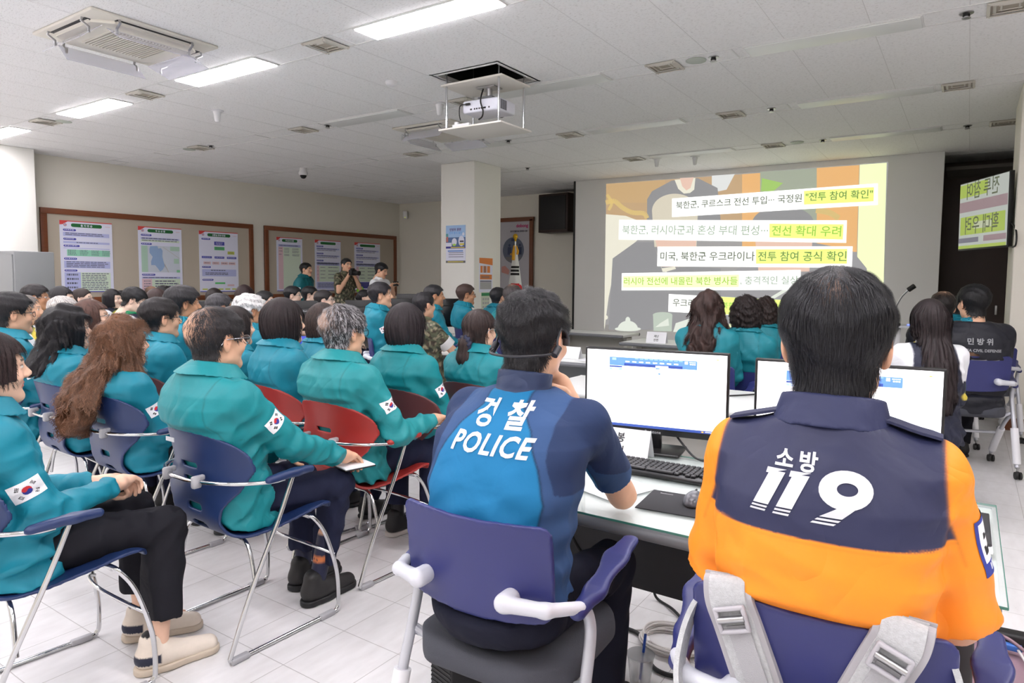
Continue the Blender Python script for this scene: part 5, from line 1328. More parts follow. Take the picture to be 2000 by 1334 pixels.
def build_skin(B, par, tone, hh, hc, bald_scalp=False, hands_fine=False, lips=(196, 110, 104), stubble=None):
    lo = np.minimum.reduce([*B.W, *B.E, *B.A, *B.K, B.H, B.P]) - .17; hi = np.maximum.reduce([*B.W, *B.E, *B.A, *B.K, B.H]) + .17
    lo[2] = max(lo[2], .012); hi[2] = B.ztop + .02
    k = B.k; big = max(.013, hh * 2.2); fx = [(-.10 * k, .10 * k, hh)]; fy = [(B.H[1] - .13 * k, B.H[1] + .15 * k, hh)]; fz = [(B.H[2] - .15 * k, B.H[2] + .13 * k, hh)]
    if hands_fine:
        for i in hands_fine:
            T, ch = B.hand_prims(i); pts = np.array([p for c, r in ch for p in c] + [B.W[i]]); a, c = pts.min(0) - .02, pts.max(0) + .02
            fx.append((a[0], c[0], max(hh, .0042))); fy.append((a[1], c[1], max(hh, .0042))); fz.append((a[2], c[2], max(hh, .0042)))
    V, F = nets(B.skin, axis_pts(lo[0], hi[0], big, fx), axis_pts(lo[1], hi[1], big, fy), axis_pts(lo[2], hi[2], big, fz))
    me = np_mesh('body', V, F, SKINM, smooth=True)
    Hl = (V - A_(B.H)) @ B.Rh / B.k; X = np.abs(Hl[:, 0]); y, z = Hl[:, 1], Hl[:, 2]
    c = np.tile(L3(tone), (len(V), 1)); head = z > -.2
    red = np.exp(-((X - .080) ** 2 + (y + .010) ** 2 + (z + .004) ** 2) / .0012) * .35 + np.exp(-((X - .04) ** 2 + (y - .075) ** 2 + (z + .03) ** 2) / .0006) * .25
    c = mixc(c, L3(tone) * A_((1.02, .72, .68)), red * head)
    c = mixc(c, L3(lips), ((X < .024) & (y > .074) & (np.abs(z + .056) < .0115)) * .75)
    c = mixc(c, L3(hc), ((X > .012) & (X < .048) & (y > .045) & (np.abs(z - .0265 + (X - .012) * .05) < .0042)) * .8)
    ey = (np.sqrt(((X - .031) / .013) ** 2 + ((z - .004) / .0055) ** 2) < 1) & (y > .066)
    c = mixc(c, L3((232, 228, 224)), ey * .9); c = mixc(c, L3((30, 22, 20)), (ey & (np.abs(X - .031) < .0055)) * 1.0)
    c = mixc(c, L3((40, 30, 28)), ((y > .062) & (np.abs(X - .031) < .014) & (np.abs(z - .0105) < .0022)) * .8)
    if stubble: c = mixc(c, L3(hc), ((y < -.02) & (z > -.115) & (z < -.03) & (X < .075)) * stubble)
    if getattr(B, 'sock', None): c = mixc(c, L3(B.sock[0]), (V[:, 2] < .30) * 1.0); c = mixc(c, L3(B.sock[1]), ((np.abs(V[:, 2] - .185) < .004) | (np.abs(V[:, 2] - .20) < .004)) * 1.0)
    set_tint(me, c); return link('body', me, par)

def build_hair(B, par, h, hh, nst=0, seed=0):
    vol, reg = hair_fn(h, B.w, B.nr); k = B.k
    f = lambda P: np.maximum(vol(P), reg(P))
    lowz = {'long': -h.get('len', .34) - .03, 'tied': -.26}.get(h['style'], min(-.12, h.get('low', -.11) - .03))
    lk = [p for l in h.get('locks', ()) for p in l]
    xr = max([.135] + [abs(p[0]) + .05 for p in lk]); yr = max([.12] + [p[1] + .05 for p in lk]); hz = max(hh, .004)
    V, F = nets_h(lambda P: f(P), (-xr, -.27, lowz), (xr, yr, .15), hz)
    bald = h.get('bald'); col = L3(h['col']); C = np.tile(col, (len(V), 1)); rs = np.random.RandomState(seed + 5)
    bf = None
    if bald:
        bc, br, bs = bald; sc = L3(h.get('scalp', (205, 160, 132)))
        bf = lambda P: np.clip(1.25 * np.exp(-((P - A_(bc)) ** 2).sum(1) / br ** 2), 0, 1) * bs
        C = mixc(C, sc, bf(V) * (1 + .25 * rs.normal(0, 1, len(V)) * .3))
    if h.get('grey') is not None:
        g = L3((178, 176, 180)); tz = sstep(-.10, .08, V[:, 2]); C = mixc(C, g, (h['grey'] * (.35 + .65 * tz) * (1 + .3 * rs.normal(0, 1, len(V)))))
    tosp = lambda Q: (Q * k) @ B.Rh.T + A_(B.H)
    if nst:
        o = {q: h[q] for q in ('length', 'lift', 'jit', 'down', 'steps', 'width') if q in h}; o['wave'] = h.get('curl', 0.)
        SV, SF = strands(vol, V[reg(V) < -.004] if (reg(V) < -.004).sum() > 50 else V, nst, seed, bald=bf, **o)
        SC_ = np.repeat(mixc(np.tile(col, (len(SV) // 2, 1)), L3((206, 204, 208)), (rs.rand(len(SV) // 2) < (h.get('grey') or 0)) * .9), 2, 0)
        if h.get('grey') is not None:
            nper = (o.get('steps', 6) + 1) * 2; ns = len(SV) // nper
            SC_ = np.repeat(mixc(np.tile(col, (ns, 1)), L3((190, 188, 192)), (rs.rand(ns) < h['grey']) * .8), nper, 0)
        nv = len(V); V2 = np.concatenate([V, SV]); F2 = np.concatenate([F, SF + nv]); C = np.concatenate([C, SC_.astype(f32)])
    else: V2, F2 = V, F
    me = np_mesh('hair', tosp(V2), F2, HAIRM, smooth=True); set_tint(me, C)
    return link('hair', me, par)

def jacket_sdf(B, kind, seed, amp):
    """clothing for the upper body"""
    short = kind in ('police', 'fire', 'polo', 'camo_short'); inf = {'teal': .022, 'police': .006, 'fire': .013, 'polo': .012, 'vest': .016}.get(kind, .016)
    hem = B.zs + (.150 if kind == 'police' else .012) if B.sit else B.P[2] - .08
    def f(P):
        t, v = B.torso(P, inf)
        d = t
        for i, q in enumerate((-1, 1)):
            S, E, W = B.S[i], B.E[i], B.W[i]
            d = smin(d, cap(P, (q * .06 * B.k, B.C7[1] * .98, B.C7[2] - .030 * B.k), S + A_((0, 0, .004)), .026 + inf, .043 * B.k + inf), .05)
            if short:
                fr = {'fire': .98, 'police': .72}.get(kind, .62); m = S + (E - S) * fr
                a = cap(P, S, m, (.050 + inf * .8) * B.k * B.girth ** .5, (.047 + inf * (1.7 if kind == 'fire' else 1.0)) * B.k * B.girth ** .5)
                u = (E - S) / np.linalg.norm(E - S); a = np.maximum(a, (P - A_(m)) @ A_(u))
            else:
                a = cap(P, S, E, (.050 + inf * .75) * B.k, (.043 + inf * .65) * B.k); W2 = W + (W - E) * .04
                a = smin(a, cap(P, E, W2, (.043 + inf * .65) * B.k, (.031 + inf * .45) * B.k), .02)
                a = np.maximum(a, (P - A_(W2)) @ A_((W - E) / np.linalg.norm(W - E)))
                ge = np.exp(-((P - A_(E)) ** 2).sum(1) / .012); a = a - ge * .005 * np.sin(((P - A_(E)) @ A_((S - W) / np.linalg.norm(S - W))) * 95 + seed)
                gw = np.exp(-((P - A_(W)) ** 2).sum(1) / .004); a = a - gw * .004 * np.sin(((P - A_(W)) @ A_((E - W) / np.linalg.norm(E - W))) * 150)
            d = smin(d, a, .014 if kind == 'fire' else .028)
        d = smax(d, (v - 1.03) * .3, .01)
        d = np.maximum(d, hem - P[:, 2] - .0 * P[:, 1])
        if amp:
            low = sstep(1.0, .2, v); d = d - folds(P, seed, amp) * (.45 + .75 * low)
            d = d - .0035 * low * np.sin(P[:, 2] * 70 + 9 * np.abs(P[:, 0]) + 2 * np.sin(P[:, 0] * 20 + seed))
        d = B.clip(P, d)
        if kind == 'teal':
            zy = B.C7[2] - .25 * B.k; d = d - .013 * sstep(zy - .004, zy + .004, P[:, 2] + .02 * np.abs(P[:, 0])) * sstep(.0, -.03, P[:, 1] - B.spine_y(v)) * sstep(B.sw + .03, B.sw - .02, np.abs(P[:, 0]))
        return d
    return f
def build_top(B, par, kind, h, seed, tone, name='jacket', amp=.004, collar=True):
    f = jacket_sdf(B, kind, seed, amp)
    lo = np.minimum.reduce([*B.W, *B.E, *B.S, B.P]) - .12; hi = np.maximum.reduce([*B.W, *B.E, *B.S, B.C7]) + .10; lo[0] = min(lo[0], -.27); hi[0] = max(hi[0], .27); lo[1] = min(lo[1], -.22); hi[1] = max(hi[1], .2)
    lo[2] = (B.zs if B.sit else B.P[2] - .12) - .01
    V, F = nets_h(f, lo, hi, h)
    me = np_mesh(name, V, F, KNITM if kind in ('police', 'polo') else CLOTHM, smooth=True)
    x, y, z = V[:, 0], V[:, 1], V[:, 2]; X = np.abs(x); C = np.tile(L3(tone), (len(V), 1)); k = B.k
    arm = np.zeros(len(V), f32); tt = np.zeros(len(V), f32)
    for i in (0, 1):
        ax = B.E[i] - B.S[i]; L = np.linalg.norm(ax); t = ((V - A_(B.S[i])) @ A_(ax / L)) / L
    # signed distance to the armhole seam, + on the sleeve
    seam = X - interp(z, [B.sz - .25, B.sz - .14, B.sz - .06, B.sz + .02, B.sz + .08], [.9, B.sw + .005, B.sw - .022, B.sw - .030, B.sw - .034]).astype(f32)
    if kind == 'teal' or kind == 'plain':
        C = mixc(C, L3(tone) * .55, np.exp(-(seam / .0035) ** 2) * .7)
    elif kind == 'police':
        rag = X - interp(z, [B.P[2], B.sz - .30, B.sz - .16, B.sz - .08, B.sz, B.C7[2] - .02], [.135, .140, .172, .148, .105, .062]).astype(f32)
        C = mixc(C, L3((50, 78, 120)), sstep(-.0015, .0015, rag)); C = mixc(C, L3((30, 44, 78)), sstep(-.0015, .0015, seam) * .85)
        C = mixc(C, L3((20, 30, 50)), np.exp(-(rag / .003) ** 2) * .7)
        m = B.S[1] + (B.E[1] - B.S[1]) * .72
    elif kind == 'fire':
        seam = seam - .056; yk = z - (B.C7[2] - 0.150 * k + .10 * (x * x) * 1.0); NV = L3((38, 42, 74)); C = mixc(C, NV, sstep(-.0012, .0012, yk) * sstep(.0015, -.0015, seam))
        C = mixc(C, L3(tone) * .6, np.exp(-(seam / .003) ** 2) * .5 * (z > B.sz - .14) + np.exp(-((yk + .006) / .0015) ** 2) * .3 * (seam < 0))
    elif kind == 'vest':
        W_ = L3((226, 228, 232)); NV = L3((34, 38, 58)); YL = L3((224, 204, 84)); 
        body = sstep(.004, -.004, seam); fr = sstep(-.01, .01, y - .02)
        zz = B.C7[2] - z
        gcol = mixc(np.tile(L3((28, 140, 84)), (len(V), 1)), NV, sstep(.31, .315, zz) * (1 - sstep(.45, .455, zz)))
        gcol = mixc(gcol, YL, (np.abs(zz - .30) < .022) * 1.0 + (np.abs(zz - .47) < .022) * 1.0 + (zz < .10) * fr)
        gcol = mixc(gcol, NV, 1 - fr)
        C = mixc(np.tile(W_, (len(V), 1)), gcol, body); C = mixc(C, L3((236, 236, 238)), ((zz < .16) & (X < .05) & (y > .03)) * 1.0)
    elif kind == 'civil':
        C = np.tile(L3((24, 26, 36)), (len(V), 1)); zz = B.C7[2] - z; C = mixc(C, L3((196, 196, 196)), (np.abs(zz - .275) < .018) * sstep(.004, -.004, seam) * (y < B.C7[1]))
    elif kind in ('camo', 'camo_short'):
        n1 = np.sin(x * 61 + 3 * np.sin(z * 43) + seed) + np.sin(z * 57 + 4 * np.sin(y * 37 + x * 20)); n2 = np.sin(x * 93 + z * 40 + 3 * np.sin(y * 66)) + np.sin(z * 88 - x * 30 + 2 * np.sin(x * 71)); n3 = np.sin(y * 77 + z * 61 + 2.5 * np.sin(x * 52 + z * 33)) + np.sin(x * 47 - z * 73)
        C = np.tile(L3((92, 96, 74)), (len(V), 1)); C = mixc(C, L3((66, 56, 46)), sstep(.2, .35, n1)); C = mixc(C, L3((150, 140, 116)), sstep(.8, .95, n2)); C = mixc(C, L3((44, 48, 40)), sstep(1.0, 1.15, n3)); C *= .9
    set_tint(me, C.astype(f32)); o = link(name, me, par)
    bvh = BVHTree.FromPolygons([Vector(v) for v in V.astype(float)], [tuple(q) for q in F.tolist()])
    if collar:
        ck = kind; cz, cy0 = B.C7[2] + (.016 if kind == 'police' else .008 if kind == 'teal' else 0), B.C7[1] - (.012 if kind == 'police' else 0); hi_ = .046 if kind in ('teal', 'fire') else (.034 if kind != 'camo' else .03)
        def fc(P):
            z_ = P[:, 2] - cz - .006; yy = P[:, 1] - cy0 - .012 - .25 * z_; rr = np.sqrt((P[:, 0] / 1.06) ** 2 + (yy / .98) ** 2); up = .35 * np.clip(yy, -.1, .1)
            zt = hi_ + .000 - up * .55
            rin = (.062 if B.female else .066) * (1 + (k - 1) * .4)
            d1 = np.maximum(np.abs(rr - rin - .010 * sstep(0, -.03, z_)) - .0045, np.maximum(z_ - zt, -.05 - z_))
            if kind in ('teal', 'fire', 'camo', 'camo_short', 'polo', 'plain'):           # folded down collar
                sl = rin + .008 + (zt - z_) * (1.05 if kind == 'teal' else .26)
                d2 = np.maximum(np.abs(rr - sl) * .72 - .0052, np.maximum(z_ - zt, zt - (.050 if kind == 'teal' else .058) - z_)); d1 = smin(d1, d2, .006)
            return np.maximum(d1, np.minimum(yy * .8 - .03, .035 - np.abs(P[:, 0])) if kind != 'police' else d1)
        V2, F2 = nets_h(fc, (-.15, cy0 - .16, cz - .07), (.15, cy0 + .16, cz + .10), min(max(h * .72, .0042), .008))
        if len(V2):
            me2 = np_mesh('collar', V2, F2, CLOTHM, smooth=True); ct = {'police': (38, 52, 84), 'fire': (40, 46, 82), 'camo': (84, 86, 66), 'camo_short': (84, 86, 66)}.get(kind, tone)
            set_tint(me2, np.tile(L3(ct), (len(V2), 1))); link('collar', me2, par)
    return o, bvh
def build_trousers(B, par, h, seed, tone, hem=.10, flare=.0, amp=.004):
    def f(P):
        if B.sit: d = ell(P, (0, -.01, B.zs + .10), (.172 * B.girth, .135 * B.girth, .115))
        else: d = ell(P, (0, 0, B.P[2]), (.165, .115, .15))
        for i in (0, 1):
            A = B.A[i] + A_((0, 0, .0)); l = cap(P, B.Hp[i], B.K[i], .086 * B.girth, .067)
            l = smin(l, cap(P, B.K[i], A, .066, .056 + flare), .025)
            l = np.maximum(l, hem - P[:, 2] - .15 * (P[:, 1] - A[1]))
            gk = np.exp(-((P - A_(B.K[i])) ** 2).sum(1) / .02); l = l - gk * .004 * np.sin((P[:, 1] - P[:, 2]) * 70 + seed)
            d = smin(d, l, .022)
        d = d - folds(P, seed, amp)
        if B.sit:
            bk = getattr(B, 'back', None); lim = B.zs + .002
            if bk and bk[0] == 'sled': lim = interp(P[:, 1] - bk[1], [-.2, -.08, .05, .17, .235, .26, .28], [.445, .434, .447, .466, .460, .44, -9])
            else: lim = np.where(P[:, 1] < .30, B.zs + .036 if bk else B.zs, -9)
            d = np.maximum(d, lim - P[:, 2]); d = B.clip(P, d)
        return d
    lo = np.minimum.reduce([*B.Hp, *B.A, *B.K]) - .14; hi = np.maximum.reduce([*B.Hp, *B.A, *B.K]) + .14; lo[2] = hem - .05; hi[2] = (B.zs + .24) if B.sit else B.P[2] + .12; lo[1] = min(lo[1], -.17)
    V, F = nets_h(f, lo, hi, h); me = np_mesh('trousers', V, F, TROUM, smooth=True); set_tint(me, np.tile(L3(tone), (len(V), 1))); return link('trousers', me, par)
def build_shoes(B, par, h, tone, sole=(40, 40, 42), fa=(0., 0.), stripe=None):
    for i in (0, 1):
        A = B.A[i]; R = rot_hpr(fa[i], 0)
        def loc(P): return (P - A_((A[0], A[1], 0))) @ R
        f = lambda P: smax(smin(smin(cap(loc(P), (0, -.035, .055), (0, .02, .062), .040, .040), cap(loc(P), (0, .02, .050), (0, .165, .034), .042, .034), .03), cap(loc(P), (0, -.02, .06), (0, -.02, .11), .042, .040), .02), .018 - P[:, 2], .004)
        s_ = lambda P: smax(smin(cap(loc(P) * A_((1, 1, 0)), (0, -.035, 0), (0, .03, 0), .043), cap(loc(P) * A_((1, 1, 0)), (0, .03, 0), (0, .165, 0), .042, .040), .03), np.abs(P[:, 2] - .014) - .013, .004)
        lo, hi = (A[0] - .22, A[1] - .2, .0), (A[0] + .22, A[1] + .25, .16)
        V, F = nets_h(f, lo, hi, h); me = np_mesh('shoe', V, F, SHOEM, smooth=True); c = np.tile(L3(tone), (len(V), 1))
        if stripe: q = loc(V.astype(f32)); c = mixc(c, L3(stripe), ((q[:, 1] < .0) & (np.abs(q[:, 2] - .055) < .015)) * 1.)
        c = mixc(c, L3((24, 24, 26)), (V[:, 2] > .135) * 1.)
        set_tint(me, c); o = link('shoe', me, par)
        V, F = nets_h(s_, lo, (hi[0], hi[1], .04), h); me = np_mesh('sole', V, F, SHOEM, smooth=True); set_tint(me, np.tile(L3(sole), (len(V), 1))); link('sole', me, o)
def build_glasses(B, par, m=None):
    m = m or FRAMEM; b = MB(); k = B.k; T = lambda x, y, z: tuple(B.Rh @ (np.array([x, y, z]) * k) + B.H); R = Matrix(B.Rh.tolist())
    for s in (-1, 1):
        ring = [T(s * .033 + .024 * math.cos(a), .098 - .004 * abs(math.cos(a)), -.002 + .018 * math.sin(a) * (1 if math.sin(a) < 0 else .9)) for a in np.linspace(0, 2 * math.pi, 21)[:-1]]
        b.tube(ring, .0016 * k, m, 6, closed=True)
        b.tube([T(s * .056, .095, .006), T(s * .078, .07, .008), T(s * .083, .0, .008), T(s * .082, -.022, .006), T(s * .080, -.035, -.014)], .0018 * k, m, 6)
    b.tube([T(-.010, .098, .004), T(0, .102, .006), T(.010, .098, .004)], .0015 * k, m, 6); g = b.build('spectacles', par)
    b = MB()
    for s in (-1, 1): b.quad([T(s * .033 + .022 * math.cos(a), .0975, -.002 + .016 * math.sin(a)) for a in np.linspace(0, 2 * math.pi, 17)[:-1]], LENS)
    b.build('lenses', g)

# ------------------------------------------------------------------ badges and lettering laid on cloth
FLW, FLR, FLB, FLK = mat('patch white', (240, 241, 244), .7), mat('patch red', (204, 44, 52), .7), mat('patch blue', (44, 58, 150), .7), mat('patch black', (26, 26, 30), .7)
def flag_slot(u, v):
    a = math.atan2(2, 3); r = math.hypot(u, v)
    if r < .5:
        p = u * math.cos(a) - v * math.sin(a); q = u * math.sin(a) + v * math.cos(a)      # along and across the diagonal
        if math.hypot(p + .25, q) < .25: return 1
        if math.hypot(p - .25, q) < .25: return 2
        return 1 if q > 0 else 2
    for sx, sy, br in ((-1, 1, (0, 0, 0)), (1, 1, (1, 0, 1)), (-1, -1, (0, 1, 0)), (1, -1, (1, 1, 1))):
        cx, cy = sx * .80, sy * .53; l = math.hypot(cx, cy); ux, uy = cx / l, cy / l
        p = (u - cx) * ux + (v - cy) * uy; q = -(u - cx) * uy + (v - cy) * ux
        if abs(q) < .25:
            for j, o in enumerate((-.125, 0, .125)):
                if abs(p - o) < .042 and not (br[j] and abs(q) < .03): return 3
    return 0
def project(bvh, o, d, off=.0016):
    hit = bvh.ray_cast(Vector(o), Vector(d), .4)
    return None if hit[0] is None else hit[0] - Vector(d) * off
def flag_patch(B, par, bvh, side, t=.48, out=(1, .12, .12), w=.082, res=(36, 24), tilt=0.):
    i = 1 if side > 0 else 0; c = B.S[i] + (B.E[i] - B.S[i]) * t; n = np.array([side * out[0], out[1], out[2]], float); n /= np.linalg.norm(n)
    ax = (B.E[i] - B.S[i]); ax = ax - n * (ax @ n); ax /= np.linalg.norm(ax); u = np.cross(n, ax) * -1; vv = -ax
    if np.cross(u, vv) @ n < 0: u = -u
    ca, sa = math.cos(tilt), math.sin(tilt); u, vv = u * ca + vv * sa, vv * ca - u * sa
    h = w * 2 / 3; nu, nv = res; V = []; ok = True
    for j in range(nv + 1):
        for q in range(nu + 1):
            a, b_ = (q / nu - .5) * w, (j / nv - .5) * h; p = project(bvh, c + n * .2 + u * a + vv * b_, -n)
            if p is None: p = Vector(c + u * a + vv * b_ + n * .05)
            V.append(p)
    F, M = [], []
    for j in range(nv):
        for q in range(nu):
            F.append((j * (nu + 1) + q, j * (nu + 1) + q + 1, (j + 1) * (nu + 1) + q + 1, (j + 1) * (nu + 1) + q)); M.append(flag_slot(((q + .5) / nu - .5) * 3.2, ((j + .5) / nv - .5) * 2.13))
    link('flag_patch', np_mesh('flag_patch', V, F, [FLW, FLR, FLB, FLK], M, True), par)
def cloth_text(par, bvh, name, items, c, u, v, n, m):
    """flat outlines [(verts2d, faces)] laid on cloth around c, axes u and v, looking along -n"""
    bm = bmesh.new()
    for V2, Fc in items:
        vs = [bm.verts.new((float(p[0]), float(p[1]), 0)) for p in V2]
        for f in Fc:
            try: bm.faces.new([vs[i] for i in f])
            except ValueError: pass
    if not bm.verts: return
    xs = [q.co.x for q in bm.verts]; ys = [q.co.y for q in bm.verts]
    for ax, lo, hi in ((0, min(xs), max(xs)), (1, min(ys), max(ys))):
        p = lo + .008
        while p < hi:
            co = [0, 0, 0]; no = [0, 0, 0]; co[ax] = p; no[ax] = 1
            bmesh.ops.bisect_plane(bm, geom=bm.verts[:] + bm.edges[:] + bm.faces[:], plane_co=co, plane_no=no, dist=1e-6); p += .008
    c, u, v, n = (np.array(q, float) for q in (c, u, v, n)); dead = []
    for q in bm.verts:
        p = project(bvh, c + u * q.co.x + v * q.co.y + n * .2, -n, .0022)
        if p is None: dead.append(q)
        else: q.co = p
    bmesh.ops.delete(bm, geom=dead, context='VERTS')
    me = bpy.data.meshes.new(name); bm.to_mesh(me); bm.free(); me.materials.append(m); link(name, me, par)
# ------------------------------------------------------------------ the cast
TEAL = (18, 128, 150); NAVY = (32, 36, 58); BLK = (30, 29, 33)
PEOPLE = []
def short(col=(34, 32, 36), **k): return dict(style='short', col=col, **k)
def person(label, px, top, dep, yaw=0., kind='teal', tone=TEAL, hair=None, skin='m', female=False, k=1.0, lean=-.06, hf=.035, hy=0., hp=0., hr=0., glasses=None, nst=None, seed=1,
           sit=True, wr=None, el=None, chair=None, cdy=.085, sock=None, trous=NAVY, shoes=(34, 34, 36), sole=(40, 40, 42), flag=None, fine=(), girth=1.0, zs=.44, collar=True, hh=None, ch=None, amp=.0095, group=None, bald_top=None, shin=None,
           knee=.13, bow=.004, sw=None, curl=None, palm=None, stubble=None, hem=.10, flare=0., fa=(0., 0.), stripe=None, topname=None, ztop=None):
    T = at_d(px, top, dep); zt = ztop or float(T[2])
    B = Body(zt, sit, lean, hf, female, zs, k, hy, hp, hr, wr, el, knee, shin, bow, sw, girth)
    if curl: B.curl = curl
    if palm: B.palm = palm
    if sock: B.sock = sock
    if chair: B.back = (getattr(chair, 'kind', 'sled'), cdy)
    R = Matrix.Rotation(yaw, 3, 'Z'); o = Vector((T[0], T[1], 0)) - R @ Vector((0, lean + hf, 0))
    par = empty('person', o, yaw, label, 'person', group)
    hh = hh or (.0034 if dep < 2.3 else .0045 if dep < 4.2 else .0062 if dep < 7 else .008)
    ch = ch or (.0062 if dep < 2.3 else .008 if dep < 4.2 else .012 if dep < 7 else .015)
    tn = SKIN[skin] if isinstance(skin, str) else skin
    hair = dict(hair or short())
    build_skin(B, par, tn, hh, hair['col'] if not hair.get('grey') else (90, 86, 86), hands_fine=fine, stubble=stubble)
    if nst is None: nst = 2600 if dep < 4.2 else 1000 if dep < 6.5 else 0
    hair.setdefault('width', .0011 if dep < 2.3 else .0016 if dep < 4.2 else .0026)
    build_hair(B, par, hair, max(hh, .0045), nst, seed)
    top_, bvh = build_top(B, par, kind, ch, seed, tone, topname or {'teal': 'jacket', 'fire': 'shirt', 'police': 'shirt', 'vest': 'vest_and_shirt', 'civil': 'vest', 'polo': 'polo_shirt'}.get(kind, 'uniform_jacket'), amp=amp, collar=collar)
    build_trousers(B, par, max(ch, .009), seed + 3, trous, hem=hem, flare=flare, amp=amp)
    build_shoes(B, par, .006 if dep < 3.5 else .012, shoes, sole, fa, stripe)
    if glasses: build_glasses(B, par, {'dark': FRAMEM, 'silver': FRAMES}[glasses])
    if flag: flag_patch(B, par, bvh, **flag)
    if chair:
        c = o + R @ Vector((0, cdy, 0)); chair(c.x, c.y, yaw)
    PEOPLE.append((par, B, bvh)); return par, B, bvh
RFLAG = dict(side=1, t=.46)
def hid(desk=True, m=None):
    def f(x, y, rz):
        t = nest_chair(x, y, rz, 'desk chair all but hidden under a seated person in the rows behind') if desk else sled_chair(x, y, rz, m, 'stacking chair all but hidden under a seated person behind the red chairs')
        t['group'] = 'hidden desk chairs' if desk else 'hidden stacking chairs'
    f.kind = 'nest' if desk else 'sled'; return f
def sl(m, label, **k): return lambda x, y, rz: sled_chair(x, y, rz, m, label, **k)
def nc(label, sc=1.0):
    f = lambda x, y, rz: nest_chair(x, y, rz, label, sc=sc)
    f.kind = 'nest'; return f
BOBW = dict(style='bob', col=(46, 36, 36), th=.016)

# --- the two in the foreground
POL, BP, VP = person('person in a blue police shirt seated at the near desk, wearing a neckband headset', 1045, 566, 1.83, yaw=.05, kind='police', tone=(26, 112, 160), hair=short((30, 29, 33), th=.017, nape=-.088, length=.022, lift=.004, jit=.5, rough=.002, width=.0010), skin='m', k=1.06,
    lean=.12, hf=.05, hy=-.02, hp=-.10, nst=10000, seed=11, girth=1.06, sw=.172, hh=.0032, ch=.0043, amp=.0035, zs=.47, trous=(26, 28, 42), wr=((.16, .40, .76), (.06, .27, 1.05)), el=(None, (.185, .37, .775)), curl=(.5, 1.0), palm=((-.3, 0, -1), (-.5, -.6, .3)), fine=(1,), chair=nc('indigo desk chair of the police shirt, scuffed plastic back'), cdy=.085, bow=.05, stubble=.25)
FIR, BF, VF = person('person in an orange and navy rescue shirt with 119 on the back, nearest the camera', 1640, 527, 1.25, yaw=.03, kind='fire', tone=(250, 146, 34), hair=short((22, 22, 28), th=.019, nape=-.097, length=.038, lift=.003, jit=.22, bald=((0, -.086, .082), .023, .8), width=.0008, down=.3), skin='m', k=1.10,
    lean=-.01, hf=.045, nst=12000, seed=12, girth=.86, sw=.145, hh=.0032, ch=.0043, amp=.005, zs=.47, trous=(226, 126, 36), wr=((.16, .33, .70), (.16, .33, .70)), el=((.205, .03, .80), (.210, .05, .80)), chair=nc('indigo desk chair of the orange shirt with grey backpack straps over its back'), cdy=.085, bow=.045)

# --- the audience rows, nearest first
person('person cut by the left edge, dark brown bob, black trousers, beige sneakers', -26, 646, 2.08, yaw=-.08, hair=dict(BOBW, col=(44, 30, 30), low=-.045, fy=.055, fz=.05, wx=.088, back=.11), skin='f', female=True, nst=5000, seed=21, chair=sl(SH_BLUE, 'blue chair at the lower left corner, under the person in beige sneakers'),
       trous=(30, 30, 36), shoes=(226, 214, 200), sole=(196, 182, 164), stripe=(36, 40, 60), flag=dict(side=1, t=.62, w=.088, res=(60, 40), out=(1, -.2, .1)), fine=(1,), wr=((.05, .26, .66), (.06, .28, .665)), hem=.19, flare=.02, shin=((.10, .44), (.16, .38)), fa=(-.5, -.2), curl=(.9, 1.0), ch=.0058, k=.98)
person('person with black hair and dark glasses at the left edge, flag on sleeve', 22, 571, 3.9, yaw=-.12, hair=short((34, 32, 36), th=.02), skin='m', glasses='dark', seed=22, chair=sl(SH_BLUE, 'blue chair at the left edge, second row, with its arm rail showing'), flag=RFLAG, k=1.03)
person('person with shoulder length wavy black hair', 133, 599, 3.65, yaw=-.04, hair=dict(style='long', col=(32, 30, 34), th=.018, curl=.7, len=.235, hw=.112, hd=.062, out=.0, wave=.006, kw=58, seed=1.2, tip=.75, fy2=.03, length=.06, jit=.35, lift=.006), skin='f', female=True, nst=4500, seed=23, chair=sl(SH_BLUE, 'blue chair under the person with wavy black hair', sticker=False))
person('person with very long wavy brown hair and a tortoiseshell clip', 243, 621, 3.3, yaw=-.03, hair=dict(style='long', curl=1.1, col=(118, 82, 60), th=.02, yc=[-.215, -.208, -.186, -.150, -.09, -.06], len=.42, hw=.128, hd=.066, out=.035, wave=.0075, kw=52, seed=2.0, tip=.35, side=-.03, fy2=.03, length=.09, jit=.4, lift=.010, steps=8, wave_=1,
       locks=(((.07, -.03, -.06, .045), (.11, -.02, -.17, .05), (.15, .02, -.25, .03), (.175, .06, -.30, .012)),)), skin='f', female=True, nst=9000, seed=24, chair=sl(SH_BLUE, 'blue chair under the person with very long brown hair', sticker=True), flag=RFLAG, trous=(28, 28, 32))
person('person with a bald patch and glasses, holding papers, in the nearest full row', 424, 599, 2.56, yaw=-.02, tone=(17, 132, 140), hair=short((40, 37, 40), th=.014, bald=((-.01, -.100, .056), .066, .95), nape=-.09, length=.028, jit=.35, lift=.004), skin='m', glasses='silver', nst=5000, seed=25, chair=sl(SH_BLUE, 'blue chair with a white sticker in the middle foreground, empty floor behind it', sticker=True), flag=RFLAG,
       fine=(1,), wr=((.10, .30, .64), (.17, .40, .645)), ch=.0058, k=1.04, shoes=(44, 43, 44), sole=(34, 34, 36), shin=((.07, .40), (.10, .34)), hem=.17, sock=((30, 34, 62), (206, 120, 70)))
person('person with short black hair and glasses, flag patch visible, left of the bald patch', 314, 581, 4.0, yaw=-.15, hair=short((36, 32, 34), th=.017), skin='m', glasses='dark', seed=26, flag=RFLAG, k=1.03, chair=sl(SH_MAR, 'maroon chair edge between the teal jackets at left centre'))
